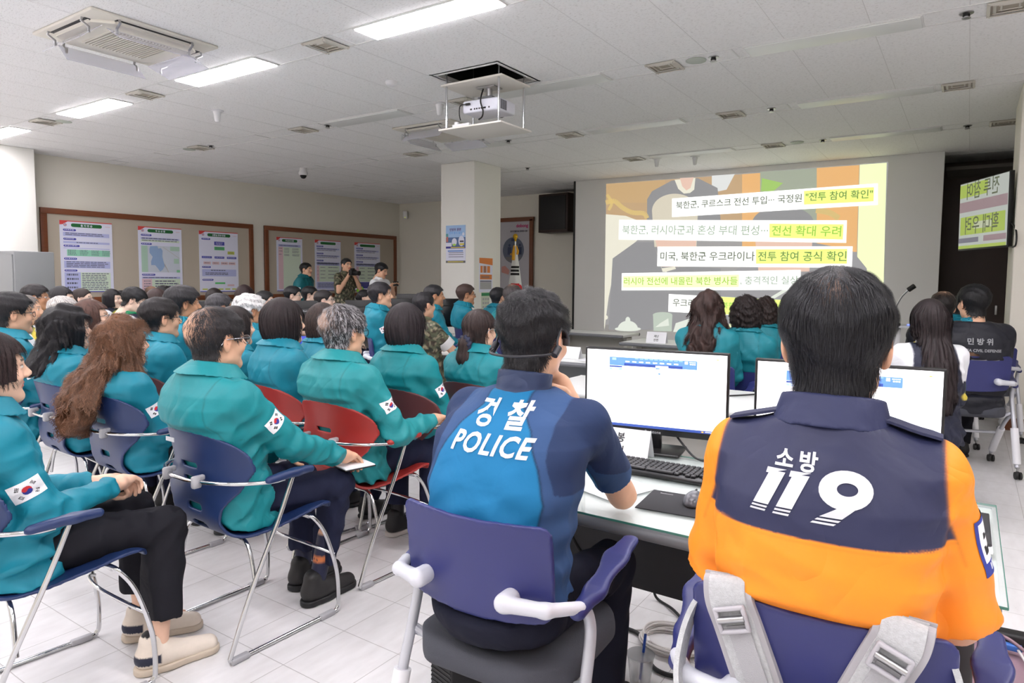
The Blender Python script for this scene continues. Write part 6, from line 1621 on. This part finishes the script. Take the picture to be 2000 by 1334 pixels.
person('person with tall grey black hair and no glasses, before the nearer notice board', 358, 559, 4.8, yaw=-.25, hair=short((44, 42, 46), th=.024), skin='t', seed=27, k=1.05, chair=sl(SH_MAR, 'maroon chair behind the teal jackets at left centre, almost hidden'))
person('person with thick white hair', 489, 576, 5.1, yaw=-.2, hair=short((206, 204, 204), th=.026, rough=.004, jit=.6), skin='t', seed=28, k=1.02, chair=sl(SH_MAR, 'maroon chair under the person with thick white hair'))
person('person with dark grey hair, only the crown showing, left of the white hair', 430, 574, 6.0, yaw=-.2, hair=short((62, 60, 64), th=.022), skin='m', seed=29, chair=hid(False, SH_MAR))
person('person half hidden behind the bald patch, dark hair', 462, 600, 4.1, yaw=-.12, hair=dict(BOBW, low=-.08), skin='f', female=True, seed=30, chair=hid(False, SH_MAR))
person('person with a sleek dark bob on a red chair, ear showing', 556, 586, 3.6, yaw=-.18, hair=dict(BOBW, col=(44, 34, 36), low=-.118, wx=.090, length=.07, jit=.10), skin='f', female=True, nst=4500, seed=31, chair=sl(SH_RED, 'red chair under the person with the sleek dark bob', sticker=True))
person('person with a round brown bob beside the white desk', 634, 596, 4.35, yaw=-.1, hair=dict(BOBW, col=(62, 46, 42), low=-.13), skin='f', female=True, nst=3500, seed=32, chair=hid(False, SH_MAR))
person('person with thinning grey hair and blue glasses on a red chair, flag patch', 672, 597, 3.15, yaw=-.04, tone=(30, 138, 144), hair=short((52, 50, 54), th=.021, grey=.36, bald=((-.005, -.100, .058), .064, 1.0), nape=-.075, rough=.002, jit=.28, length=.030, lift=.004), skin='m', glasses='dark', nst=5500, seed=33, chair=sl(SH_RED, 'red chair under the person with thinning grey hair'),
       flag=RFLAG, fine=(1,), wr=((.10, .30, .64), (.235, .30, .69)), ch=.0058, k=1.03, shoes=(36, 36, 38), sole=(196, 190, 184), sock=((28, 28, 34), (28, 28, 34)), hem=.17)
person('person with a rounded black bob on a maroon chair', 796, 596, 3.55, yaw=-.03, tone=(14, 132, 140), hair=dict(BOBW, col=(44, 36, 40), low=-.118, wx=.095, length=.07, jit=.10), skin='f', female=True, nst=4500, seed=34, chair=sl(SH_MAR, 'maroon chair under the person with the rounded black bob'), flag=RFLAG)
PT, BPT, _ = person('person with a ponytail tied by a navy scrunchie and glasses', 938, 602, 3.75, yaw=-.06, hair=dict(style='tied', col=(58, 44, 42), th=.012, length=.06, jit=.12), skin='f', female=True, nst=3500, seed=35, glasses='silver', chair=sl(SH_MAR, 'maroon chair corner beside the police shirt'), tone=(20, 130, 140))
# scrunchie of the ponytail
def sc_f(P):
    q = (P - A_(BPT.H)) @ BPT.Rh - A_((0, -.130, -.066)); a = np.arctan2(q[:, 0], q[:, 2]); r = np.sqrt(q[:, 0] ** 2 + q[:, 2] ** 2)
    return np.sqrt((r - .030) ** 2 + q[:, 1] ** 2) - .016 - .004 * np.sin(a * 9 + q[:, 1] * 120)
V_, F_ = nets_h(sc_f, tuple(BPT.H + np.array([-.07, -.20, -.14])), tuple(BPT.H + np.array([.07, -.06, .01])), .005)
link('scrunchie', np_mesh('scrunchie', V_, F_, mat('navy scrunchie', (34, 40, 66), .7), smooth=True), PT)

# --- the middle of the room, at the desks
person('person in profile with a white collar and dark tie under the teal jacket', 744, 551, 6.4, yaw=-.75, hp=.06, hair=short((36, 33, 38), th=.019), skin='m', seed=36, flag=dict(side=1, t=.42, out=(1, -.1, .1)), chair=nc('indigo desk chair of the person with the white collar'), k=1.03)
CAM_, BCAM, VCAM = person('seated person in camouflage uniform with rolled pale cuffs', 829, 569, 5.9, yaw=-.25, kind='camo_short', tone=(90, 92, 72), hair=short((40, 38, 42), th=.009), skin='m', seed=37, wr=((.17, .36, .72), (.20, .38, .72)), trous=(84, 84, 66), nst=1200)
person('person in profile behind the camouflage uniform, dark hair', 849, 556, 7.1, yaw=-.75, hair=short((26, 25, 28), th=.017), skin='t', seed=38, chair=hid())
person('person in profile with brown hair and glasses before the pillar', 911, 555, 7.7, yaw=-.72, hair=short((58, 42, 38), th=.019), skin='t', glasses='dark', seed=39, chair=nc('dark chair of the person before the pillar'))
person('person right of the pillar notices, back of a dark head', 974, 561, 8.0, yaw=-.2, hair=short((26, 26, 30), th=.017), skin='m', seed=40, chair=hid())
person('person with cropped thinning hair just behind the police headset', 1003, 555, 6.4, yaw=-.15, hair=short((64, 58, 58), th=.012, bald=((0, -.02, .105), .04, .5)), skin='m', seed=41, chair=hid(), tone=(18, 120, 128))

# --- far left, behind the rows
GV = dict(kind='vest', tone=(30, 140, 90))
person('person in a green vest with yellow bands and glasses, by the notice board edge', 70, 556, 6.4, yaw=-.6, hair=short((30, 26, 28), th=.022), skin='t', glasses='silver', seed=42, k=1.02, **GV)
person('pale person with a high forehead half hidden by the glasses at the left edge', 50, 574, 5.2, yaw=-.5, hair=short((120, 112, 108), th=.008, line=.085), skin='m', seed=43, k=1.02, **GV)
person('person with black hair behind the white haired head at far left', 122, 561, 6.9, yaw=-.6, hair=dict(BOBW, col=(30, 28, 32)), skin='p', female=True, seed=44, **GV)
person('white haired person low at far left', 124, 579, 5.8, yaw=-.45, hair=short((214, 208, 204), th=.02), skin='p', seed=45)
person('person with tied back hair and glasses below the leftmost poster', 161, 562, 7.7, yaw=-.75, hair=dict(style='bun', col=(46, 36, 34), th=.011), skin='p', female=True, glasses='silver', seed=46, tone=(52, 56, 70))
person('person with brown hair and a pearl clip raising the chin', 181, 587, 4.75, yaw=-.5, hp=.12, hair=dict(BOBW, col=(78, 52, 44), low=-.12), skin='f', female=True, glasses='silver', seed=47)
person('person with long black hair and fringe below the gap between posters', 221, 566, 8.7, yaw=-.95, hair=dict(style='long', col=(26, 24, 28), th=.016, len=.25), skin='p', female=True, seed=48, tone=(40, 44, 60), **{'kind': 'vest'})
person('dark haired person hidden behind the long black hair', 240, 569, 9.5, yaw=-.9, hair=dict(BOBW, col=(24, 23, 26)), skin='p', female=True, seed=49, tone=(40, 44, 56), kind='vest')
person('person in a green vest and white shirt looking down', 262, 562, 6.4, yaw=-.62, hp=-.42, hair=short((24, 24, 28), th=.019), skin='p', seed=50, k=1.0, **GV)
person('balding person below the map poster', 297, 558, 10.6, yaw=-.9, hair=short((60, 54, 50), th=.006, line=.095, bald=((0, .02, .10), .09, .9)), skin='m', seed=51, tone=(190, 196, 206), kind='polo')
person('person with brown hair beside the balding head', 309, 565, 7.6, yaw=-.5, hair=dict(BOBW, col=(64, 46, 44)), skin='f', female=True, seed=52)
person('dark haired person before the map poster, top of the head only', 322, 558, 8.8, yaw=-.5, hair=short((26, 25, 28), th=.02), skin='m', seed=53)
person('person with long dark hair below the organisation chart', 421, 564, 9.3, yaw=-.8, hair=dict(style='long', col=(52, 42, 42), th=.014, len=.22), skin='p', female=True, seed=54, tone=(60, 60, 70))
person('person with dark reddish hair at the gap between the notice boards', 480, 559, 8.4, yaw=-.6, hair=dict(BOBW, col=(48, 28, 30), low=-.15, fz=.02), skin='f', female=True, seed=55, tone=(60, 60, 70))
person('dark haired person with glasses behind the white hair', 518, 568, 7.9, yaw=-.9, hair=short((30, 30, 34), th=.018), skin='p', glasses='silver', seed=56, tone=(60, 62, 76), kind='polo')
person('person with clear glasses behind the black monitor, left of the standing teal jacket', 573, 559, 8.6, yaw=-.85, hair=short((24, 24, 28), th=.021), skin='p', glasses='silver', seed=57, tone=(60, 66, 84), kind='polo')
person('person with dark glasses behind the black monitor, below the standing teal jacket', 606, 559, 9.3, yaw=-.85, hair=short((22, 22, 26), th=.02), skin='p', glasses='dark', seed=58, tone=(60, 66, 84), kind='polo')
person('person with parted hair and thin glasses beside the black monitor', 634, 566, 7.6, yaw=-.8, hp=.05, hair=short((44, 38, 40), th=.015), skin='p', glasses='silver', seed=59, tone=(200, 204, 212), kind='polo')
person('person with black hair, eyes just over a monitor, right of the camera holder', 713, 565, 9.7, yaw=-1.0, hair=dict(style='bun', col=(22, 22, 26), th=.014), skin='p', female=True, seed=60, tone=(70, 72, 84), kind='polo')
# --- standing at the far notice board
person('standing person in a dark teal jacket, arms down, at the far notice board', 598, 513, 11.7, yaw=-1.15, sit=False, hair=short((28, 26, 28), th=.017), skin='m', seed=61, lean=.02, tone=(14, 104, 112), flag=dict(side=1, t=.5, out=(1, .3, .1), res=(18, 12)), hh=.007, ch=.012)
SOL, BSOL, VSOL = person('standing person in camouflage holding a black camera to the chin', 677, 504, 11.6, yaw=-1.5, sit=False, kind='camo_short', hair=short((26, 25, 26), th=.014), skin='m', seed=62, lean=.02, trous=(74, 76, 60), hh=.007, ch=.012, wr=((.05, .19, 1.43), (.06, .17, 1.45)), el=((.27, .14, 1.14), (.28, .14, 1.16)), fine=(0, 1), palm=((.6, .2, .6), (-.6, .2, .6)), hy=-.2)
PHO, BPHO, VPHO = person('standing person in a white polo shirt photographing with a phone', 745, 514, 10.8, yaw=-1.35, sit=False, kind='polo', tone=(232, 234, 238), hair=short((20, 20, 24), th=.022), skin='m', seed=63, lean=.02, hh=.007, ch=.012, wr=((.02, .25, 1.26), (.05, .26, 1.26)), el=((.27, .10, 1.06), (.28, .10, 1.06)), fine=(0, 1), hp=-.30, hy=.1)
# --- right of the middle
person('person with long wavy hair and a white clip before the slide', 1386, 569, 4.55, yaw=-.02, hair=dict(style='long', col=(58, 40, 36), th=.017, curl=.5, len=.36, hw=.092, hd=.05, out=.02, wave=.007, kw=48, tip=.42, side=.02, length=.09, jit=.3, lift=.008, locks=(((-.06, -.03, -.05, .05), (-.09, -.02, -.14, .05), (-.10, .0, -.19, .03)), ((.07, -.02, -.05, .045), (.10, -.0, -.12, .03)))), skin='f', female=True, nst=3500, seed=64, tone=(14, 120, 134), chair=nc('indigo desk chair half hidden behind the near monitor, left of the pair'))
person('person with short curly hair, indigo chair back showing', 1460, 581, 4.7, yaw=.02, hair=dict(style='curly', col=(38, 28, 28), th=.022, low=-.12, wx=.105, back=.115, curl=1.2, wave=.0035, kw=130, length=.05, jit=.6, lift=.008), skin='f', female=True, nst=3000, seed=65, tone=(14, 120, 134), chair=nc('indigo desk chair with a white arm, between the two near monitors'))
person('person with curly hair behind the short curly head', 1497, 584, 5.7, yaw=.1, hair=dict(style='curly', col=(44, 32, 30), th=.02, low=-.16, curl=1.2, wave=.004, kw=120, length=.06, jit=.6, lift=.008), skin='f', female=True, nst=1500, seed=66, chair=hid(), tone=(14, 120, 134))
person('person whose hand and sleeve show left of the nearest head', 1545, 572, 6.3, yaw=.2, hair=short((28, 26, 30), th=.017), skin='m', seed=67, chair=hid(), tone=(16, 120, 130))
person('person with long straight dark hair, green and navy vest over white', 1815, 587, 3.95, yaw=.42, hair=dict(style='long', col=(48, 38, 40), th=.014, len=.52, hw=.088, hd=.042, out=.0, wave=.001, kw=20, tip=.5, side=.03, length=.12, jit=.07, lift=.004, steps=8), skin='p', female=True, nst=5000, seed=68, kind='vest', tone=(230, 230, 234), lean=.0)
person('person with a thinning crown behind the long straight hair, dark vest', 1842, 569, 5.75, yaw=.3, hair=short((30, 26, 26), th=.015, bald=((0, -.03, .10), .05, .5), jit=.6), skin='m', seed=69, chair=hid(), kind='civil', tone=(26, 28, 40), nst=1500, k=1.12, girth=1.1)
person('person in a teal jacket between the dark vests, collar showing', 1862, 578, 7.0, yaw=.3, hair=short((26, 25, 28), th=.017), skin='m', seed=70, chair=hid())
CIV, BCIV, VCIV = person('person in a black civil defence vest with a reflective stripe, rightmost', 1902, 556, 4.95, yaw=.30, kind='civil', hair=short((20, 20, 24), th=.020), skin='m', seed=71, nst=2200, k=1.10, girth=1.2, sw=.18, chair=nc('dark blue desk chair with white legs at the right edge', 1.05), trous=(24, 24, 32), hy=.25, cdy=.05)
nest_chair(.12, 7.35, .30, 'farther desk chair beside the right pier, only legs and arm showing')

# --- things worn or printed
SILV = mat('reflective print', (206, 208, 214), .5)
def lay(par, B, bvh, name, items, cx, cz, m=SILV, u=(1, 0, 0)):
    cloth_text(par, bvh, name, items, (cx, B.C7[1] - .15, cz), u, (0, 0, 1), (0, -1, 0), m)
def off2(t, dx, dy): return (t[0] + np.array([dx, dy]), t[1])
cz = BP.C7[2]
lay(POL, BP, VP, 'back_print', [off2(text2d('경', .068, bold=.028), -.05, .032), off2(text2d('찰', .068, bold=.028), .045, .032), off2(text2d('POLICE', bold=.03, shear=.18, space=1.12, width=.23), 0, -.036)], .012, cz - .066)
b_ = []
def para(x, y0, y1, w, s=.42): return ([(x + s * y0, y0), (x + w + s * y0, y0), (x + w + s * y1, y1), (x + s * y1, y1)], [(0, 1, 2, 3)])
def npv(t): return (np.array(t[0], float), t[1])
for x in (-.118, -.058):
    b_ += [npv(para(x, -.060, -.055, .040)), npv(para(x, -.051, -.046, .040)), npv(para(x, -.042, .040, .040))]
    b_.append((np.array([(x - .010 + .42 * .04, .033), (x + .42 * .033, .033), (x + .040 + .42 * .047, .047), (x - .010 + .42 * .047, .047)]), [(0, 1, 2, 3)]))
ring, nn = [], 28
for i in range(nn):
    a = 2 * math.pi * i / nn; ring.append((.072 + .062 * math.cos(a) + .03 * .42, .020 + .045 * math.sin(a)))
for i in range(nn):
    a = 2 * math.pi * i / nn; ring.append((.076 + .024 * math.cos(a) + .03 * .42, .022 + .015 * math.sin(a)))
b_.append((np.array(ring), [(i, (i + 1) % nn, nn + (i + 1) % nn, nn + i) for i in range(nn)]))
b_ += [(np.array([(.030, -.046), (.082, -.046), (.146, .012), (.098, -.006)]), [(0, 1, 2, 3)]), npv(([(.020, -.055), (.074, -.055), (.080, -.050), (.026, -.050)], [(0, 1, 2, 3)])), npv(([(.010, -.064), (.064, -.064), (.070, -.059), (.016, -.059)], [(0, 1, 2, 3)]))]
b_ += [off2(text2d('소', .052, bold=.03), -.068, .075), off2(text2d('방', .052, bold=.03), -.008, .073)]
b_ = [(q[0] * .66, q[1]) for q in b_]
lay(FIR, BF, VF, 'back_print', b_, -.012, BF.C7[2] - .092)
lay(CIV, BCIV, VCIV, 'back_print', [text2d('민 방 위', bold=.03, width=.16)], 0, BCIV.C7[2] - .12, mat('dim print', (150, 152, 156), .5))
lay(CIV, BCIV, VCIV, 'back_print', [text2d('KOREA CIVIL DEFENSE', bold=.03, width=.28)], 0, BCIV.C7[2] - .185, mat('dim print', 0))
# shoulder straps and sleeve badge of the rescue shirt
FNV = mat('navy strap cloth', (38, 42, 74), .7, bump=.2, bscale=300)
for s in (-1, 1):
    b = MB(); P = []
    for t in np.linspace(0, 1, 7):
        x = s * (.080 + .098 * t); h_ = VF.ray_cast(Vector((x, BF.S[0][1] - .005, 2.0)), Vector((0, 0, -1)))
        z = h_[0].z if h_[0] else BF.sz; P.append((x, BF.S[0][1] - .005, z + .002 + .004 * math.sin(math.pi * t)))
    b.tube(P, [.026] * 5 + [.025, .02], FNV, 12, flat=.22, up=(0, 0, 1)) if False else None
    V, Fq = [], []
    for i, p in enumerate(P):
        w = .024 if 0 < i < 6 else .019
        for yy, zz in ((-w, 0), (-w, .005), (w, .005), (w, 0)): V.append((p[0], p[1] + yy, p[2] + zz))
    for i in range(6):
        for k_ in range(4): Fq.append((i * 4 + k_, i * 4 + (k_ + 1) % 4, (i + 1) * 4 + (k_ + 1) % 4, (i + 1) * 4 + k_))
    Fq += [(0, 1, 2, 3), (24, 25, 26, 27)]
    b.add(V, Fq, FNV, True); b.build('shoulder_strap', FIR)
i = 1; c = BF.S[1] + (BF.E[1] - BF.S[1]) * .42; n = np.array([1, .05, .1]); n /= np.linalg.norm(n); vv = -(BF.E[1] - BF.S[1]); vv /= np.linalg.norm(vv); vv -= n * (vv @ n); vv /= np.linalg.norm(vv); uu = np.cross(vv, n)
V, Fq, M = [], [], []; nu, nv = 20, 26
for j in range(nv + 1):
    for q_ in range(nu + 1):
        p = project(VF, c + n * .2 + uu * (q_ / nu - .5) * .075 + vv * (j / nv - .5) * .10, -n); V.append(p or Vector(c + n * .07))
for j in range(nv):
    for q_ in range(nu):
        u_, v_ = (q_ + .5) / nu, (j + .5) / nv; s_ = 2 if (u_ < .08 or u_ > .92 or v_ < .22 or v_ > .94) else (3 if (.36 < v_ < .44 + .2 * abs(u_ - .5) and .2 < u_ < .8) or (.62 < v_ < .66 + .4 * abs(u_ - .5) and .25 < u_ < .75) else 0)
        if v_ < .18 and .25 < u_ < .75 and v_ > .06 and int(u_ * 20) % 3: s_ = 0
        Fq.append((j * (nu + 1) + q_, j * (nu + 1) + q_ + 1, (j + 1) * (nu + 1) + q_ + 1, (j + 1) * (nu + 1) + q_)); M.append(s_)
link('sleeve_badge', np_mesh('sleeve_badge', V, Fq, [FLW, FLR, FLB, FLK], M, True), FIR)
# headset of the police officer: a thing worn, part of the person
T = lambda x, y, z: tuple(BP.Rh @ (np.array([x, y, z]) * BP.k) + BP.H)
b = MB(); HS = mat('headset rubber', (40, 40, 46), .45)
b.tube(spline([T(-.086, -.015, .026), T(-.088, -.035, .0), T(-.090, -.05, -.035), T(-.06, -.110, -.046), T(0, -.128, -.050), T(.06, -.110, -.046), T(.090, -.05, -.035), T(.088, -.035, .0), T(.086, -.015, .026), T(.086, .01, .018), T(.084, .022, -.002)], 5), .0036, HS, 8)
for s in (-1, 1):
    b.tube([T(s * .092, -.055, -.042), T(s * .093, -.036, -.022)], .010, HS, 10); b.tube([T(s * .082, .020, .004), T(s * .080, .026, -.014)], .010, HS, 10)
b.build('headset', POL)
# hair clips
def clip(px_, P, B, pts, m):
    b = MB(); b.tube([tuple(B.Rh @ (np.array(p) * B.k) + B.H) for p in pts], .006, m, 8, flat=.5); b.build('hair_clip', P)
for par, B, v in PEOPLE:
    l = par['label']
    if 'tortoiseshell' in l: clip(0, par, B, [(-.06, -.035, .118), (-.02, -.05, .130), (.03, -.05, .130)], mat('tortoiseshell', (120, 74, 40), .25))
    if 'white clip' in l: clip(0, par, B, [(-.005, -.085, .108), (.02, -.088, .100), (.045, -.080, .092)], WHITEP)
    if 'dark tie' in l:
        b = MB(); b.tube([tuple(B.C7 + np.array(p)) for p in ((-.05, .02, .052), (.0, -.062, .058), (.05, .02, .05), (.035, .075, .012))], .010, WHITEP, 8, flat=.5); b.build('shirt_collar', par)
        b = MB(); b.tube([tuple(B.C7 + np.array(p)) for p in ((0, .085, .0), (0, .125, -.10), (0, .14, -.22))], [.012, .018, .024], BLACK, 8, flat=.3); b.build('tie', par)
    if 'rolled pale cuffs' in l:
        CUFF = mat('pale lining', (196, 196, 196), .8)
        for i in (0, 1):
            b = MB(); u = (B.E[i] - B.S[i]); a_ = B.S[i] + u * .50; c_ = B.S[i] + u * .74; b.tube([tuple(a_), tuple(c_)], .068, CUFF, 20); b.build('rolled_cuff', par)

# small things held or lying on laps
par, B, v = PEOPLE[2]; W_ = par.matrix_basis if False else Matrix.Translation(par.location) @ Matrix.Rotation(par.rotation_euler.z, 4, 'Z')
def at_hand(P, B, i, a, b_, c): T, ch = B.hand_prims(i); return (Matrix.Translation(P.location) @ Matrix.Rotation(P.rotation_euler.z, 4, 'Z')) @ Vector(T(a, b_, c))
p0, p1 = at_hand(par, B, 1, .05, .04, -.03), at_hand(par, B, 1, .035, .16, -.035); d_ = (p1 - p0).normalized()
t = empty('marker_pen', p0, 0, 'black marker pen with a white tip held by the person in beige sneakers', 'pen')
b = MB(); b.tube([(0, 0, 0), tuple(d_ * .10)], .0075, BLACK, 10); b.build('barrel', t); b = MB(); b.tube([tuple(d_ * .10), tuple(d_ * .118), tuple(d_ * .128)], [.008, .0075, .003], WHITEP, 10); b.build('tip', t)
par, B, v = PEOPLE[6]; p0 = at_hand(par, B, 1, .0, .06, -.035)
t = empty('notebook', (p0.x - .04, p0.y + .05, p0.z - .012), -.25, 'small open notebook on the lap of the person with the bald patch', 'notebook')
b = MB(); b.box((0, 0, .003), (.20, .14, .006), mat('paper sheet', 0), .002); b.box((0, 0, -.002), (.205, .145, .004), BLACK, .001); b.build('pages', t)
p0 = at_hand(SOL, BSOL, 0, .02, .06, -.03); p1 = at_hand(SOL, BSOL, 1, .02, .06, -.03); c = (p0 + p1) / 2 + Vector((.03, -.02, .02))
t = empty('camera', c, SOL.rotation_euler.z, 'black camera held by the standing person in camouflage', 'camera')
b = MB(); b.box((0, 0, 0), (.14, .07, .10), BLACK, .015); b.box((0, 0, .06), (.06, .06, .03), BLACK, .01); b.build('body', t); b = MB(); b.tube([(0, .03, 0), (0, .13, -.01), (0, .15, -.012)], [.036, .038, .042], BLACK, 18); b.build('lens', t)
b = MB(); a_ = BSOL.S[0] + (BSOL.E[0] - BSOL.S[0]) * .72; c_ = BSOL.S[0] + (BSOL.E[0] - BSOL.S[0]) * .95; b.tube([tuple(a_), tuple(c_)], .062, mat('lime armband', (150, 230, 60), .5), 16); b.build('armband', SOL)
p0 = at_hand(PHO, BPHO, 1, .0, .07, -.03); t = empty('phone', (p0.x, p0.y, p0.z + .03), PHO.rotation_euler.z, 'black phone held up by the standing person in white', 'phone'); b = MB(); b.box((0, .01, 0), (.15, .010, .075), BLACK, .004); b.build('body', t); b = MB(); b.box((.05, .016, .015), (.03, .004, .03), mat('dark slot', 0), .002); b.build('lens_block', t)

# ------------------------------------------------------------------ grey backpack hung by its straps over the chair of the orange shirt
ch = [o for o in COL.objects if o.parent is None and 'backpack straps' in str(o.get('label'))][0]
BM = Matrix.Translation(ch.location) @ Matrix.Rotation(ch.rotation_euler.z, 4, 'Z')
PADM = mat('grey melange padding', (188, 190, 192), .9, noise=.22, nscale=160, bump=.5, bscale=420); WEB = mat('grey webbing', (176, 176, 180), .75, bump=.5, bscale=700); EDGEM = mat('grey binding', (168, 166, 170), .8); BUCK = mat('grey buckle', (176, 174, 180), .35)
bag = empty('backpack', ch.location, ch.rotation_euler.z, 'light grey backpack hanging by two buckled straps behind the chair of the orange shirt', 'backpack')
def rear(x, z, k=0.): u = z - .715; return -.215 - .10 * (u + .05) - .35 * u * u + .75 * x * x - .012 - k
def ribbon(pts, w, th, m, name, par, side=None, sub=8):
    P = [Vector(p) for p in spline(pts, sub)]; b = MB(); V = []; F = []
    for i, p in enumerate(P):
        t_ = (P[min(i + 1, len(P) - 1)] - P[max(i - 1, 0)]).normalized(); n_ = Vector((0, -1, .1)) if side is None else Vector(side); s_ = t_.cross(n_).normalized(); n_ = s_.cross(t_).normalized()
        for a, c in ((-1, -1), (-.96, 1), (.96, 1), (1, -1)): V.append(p + s_ * (a * w / 2) + n_ * (c * th / 2))
    for i in range(len(P) - 1):
        for k in range(4): F.append((i * 4 + k, i * 4 + (k + 1) % 4, i * 4 + 4 + (k + 1) % 4, i * 4 + 4 + k))
    F += [(0, 1, 2, 3), tuple(len(V) - 4 + k for k in range(4))]
    b.add(V, F, m, False); return b.build(name, par)
for s, xt, xb in ((-1, -.142, -.045), (1, .138, .030)):
    pts = [(xt, rear(xt, .80) + .045, .800), (xt, rear(xt, .84) + .030, .852), (xt, rear(xt, .845) + .004, .862)] + [(xt + (xb - xt) * t, rear(xt + (xb - xt) * t, .845 - .27 * t, .008), .845 - .27 * t) for t in (.05, .2, .4, .6, .8, 1.0)]
    st = ribbon(pts, .088, .012, EDGEM, 'shoulder_strap', bag)
    ribbon([(p[0], p[1] - .0065, p[2] + (.003 if i < 3 else 0)) for i, p in enumerate(pts)], .066, .006, PADM, 'padding', st)
    wp = [(p[0] + .004, p[1] - .012, p[2]) for p in pts[4:]]; ribbon(wp, .040, .003, WEB, 'webbing', st)
    for t in (.16, .74):
        x, z = xt + (xb - xt) * t, .845 - .27 * t; y = rear(x, z, .026); an = math.atan2((xb - xt), .27); R = Matrix.Rotation(-an, 3, 'Y') if True else None
        b = MB()
        for c, d in (((0, 0, .020), (.056, .010, .008)), ((0, 0, -.020), (.056, .010, .008)), ((-.025, 0, 0), (.008, .010, .046)), ((.025, 0, 0), (.008, .010, .046))): b.box(R @ Vector(c) + Vector((x, y, z)), d, BUCK, .003, rot=R)
        b.tube([R @ Vector((-.024, -.003, .002)) + Vector((x, y, z)), R @ Vector((.024, -.003, .002)) + Vector((x, y, z))], .006, STEEL, 10); b.build('buckle', st)
V, F = nets_h(lambda P: rbox(P, (-.02, -.345, .335), (.36, .15, .50), .06) - .004 * np.sin(P[:, 2] * 40) * np.sin(P[:, 0] * 30), (-.24, -.45, .06), (.20, -.25, .61), .009)
link('body', np_mesh('body', V, F, PADM, smooth=True), bag)
ribbon([(-.075, -.325, .575), (-.07, -.315, .635), (-.035, -.31, .672), (.015, -.31, .665), (.04, -.315, .62), (.045, -.325, .575)], .030, .004, mat('cream webbing', (206, 206, 200), .7), 'handle_loop', bag, side=(0, -.2, 1) if False else None)
ribbon([(.015, -.285, .69), (.03, -.29, .65), (.045, -.30, .60)], .036, .004, WEB, 'strap_end', bag)
for s in (-1, 1):
    ribbon([(s * .18, -.16, .80), (s * .212, -.19, .775), (s * .226, -.215, .72), (s * .220, -.255, .655), (s * .18, -.30, .59)], .045, .010, PADM, 'side_strap', bag, side=(s, 0, 0))
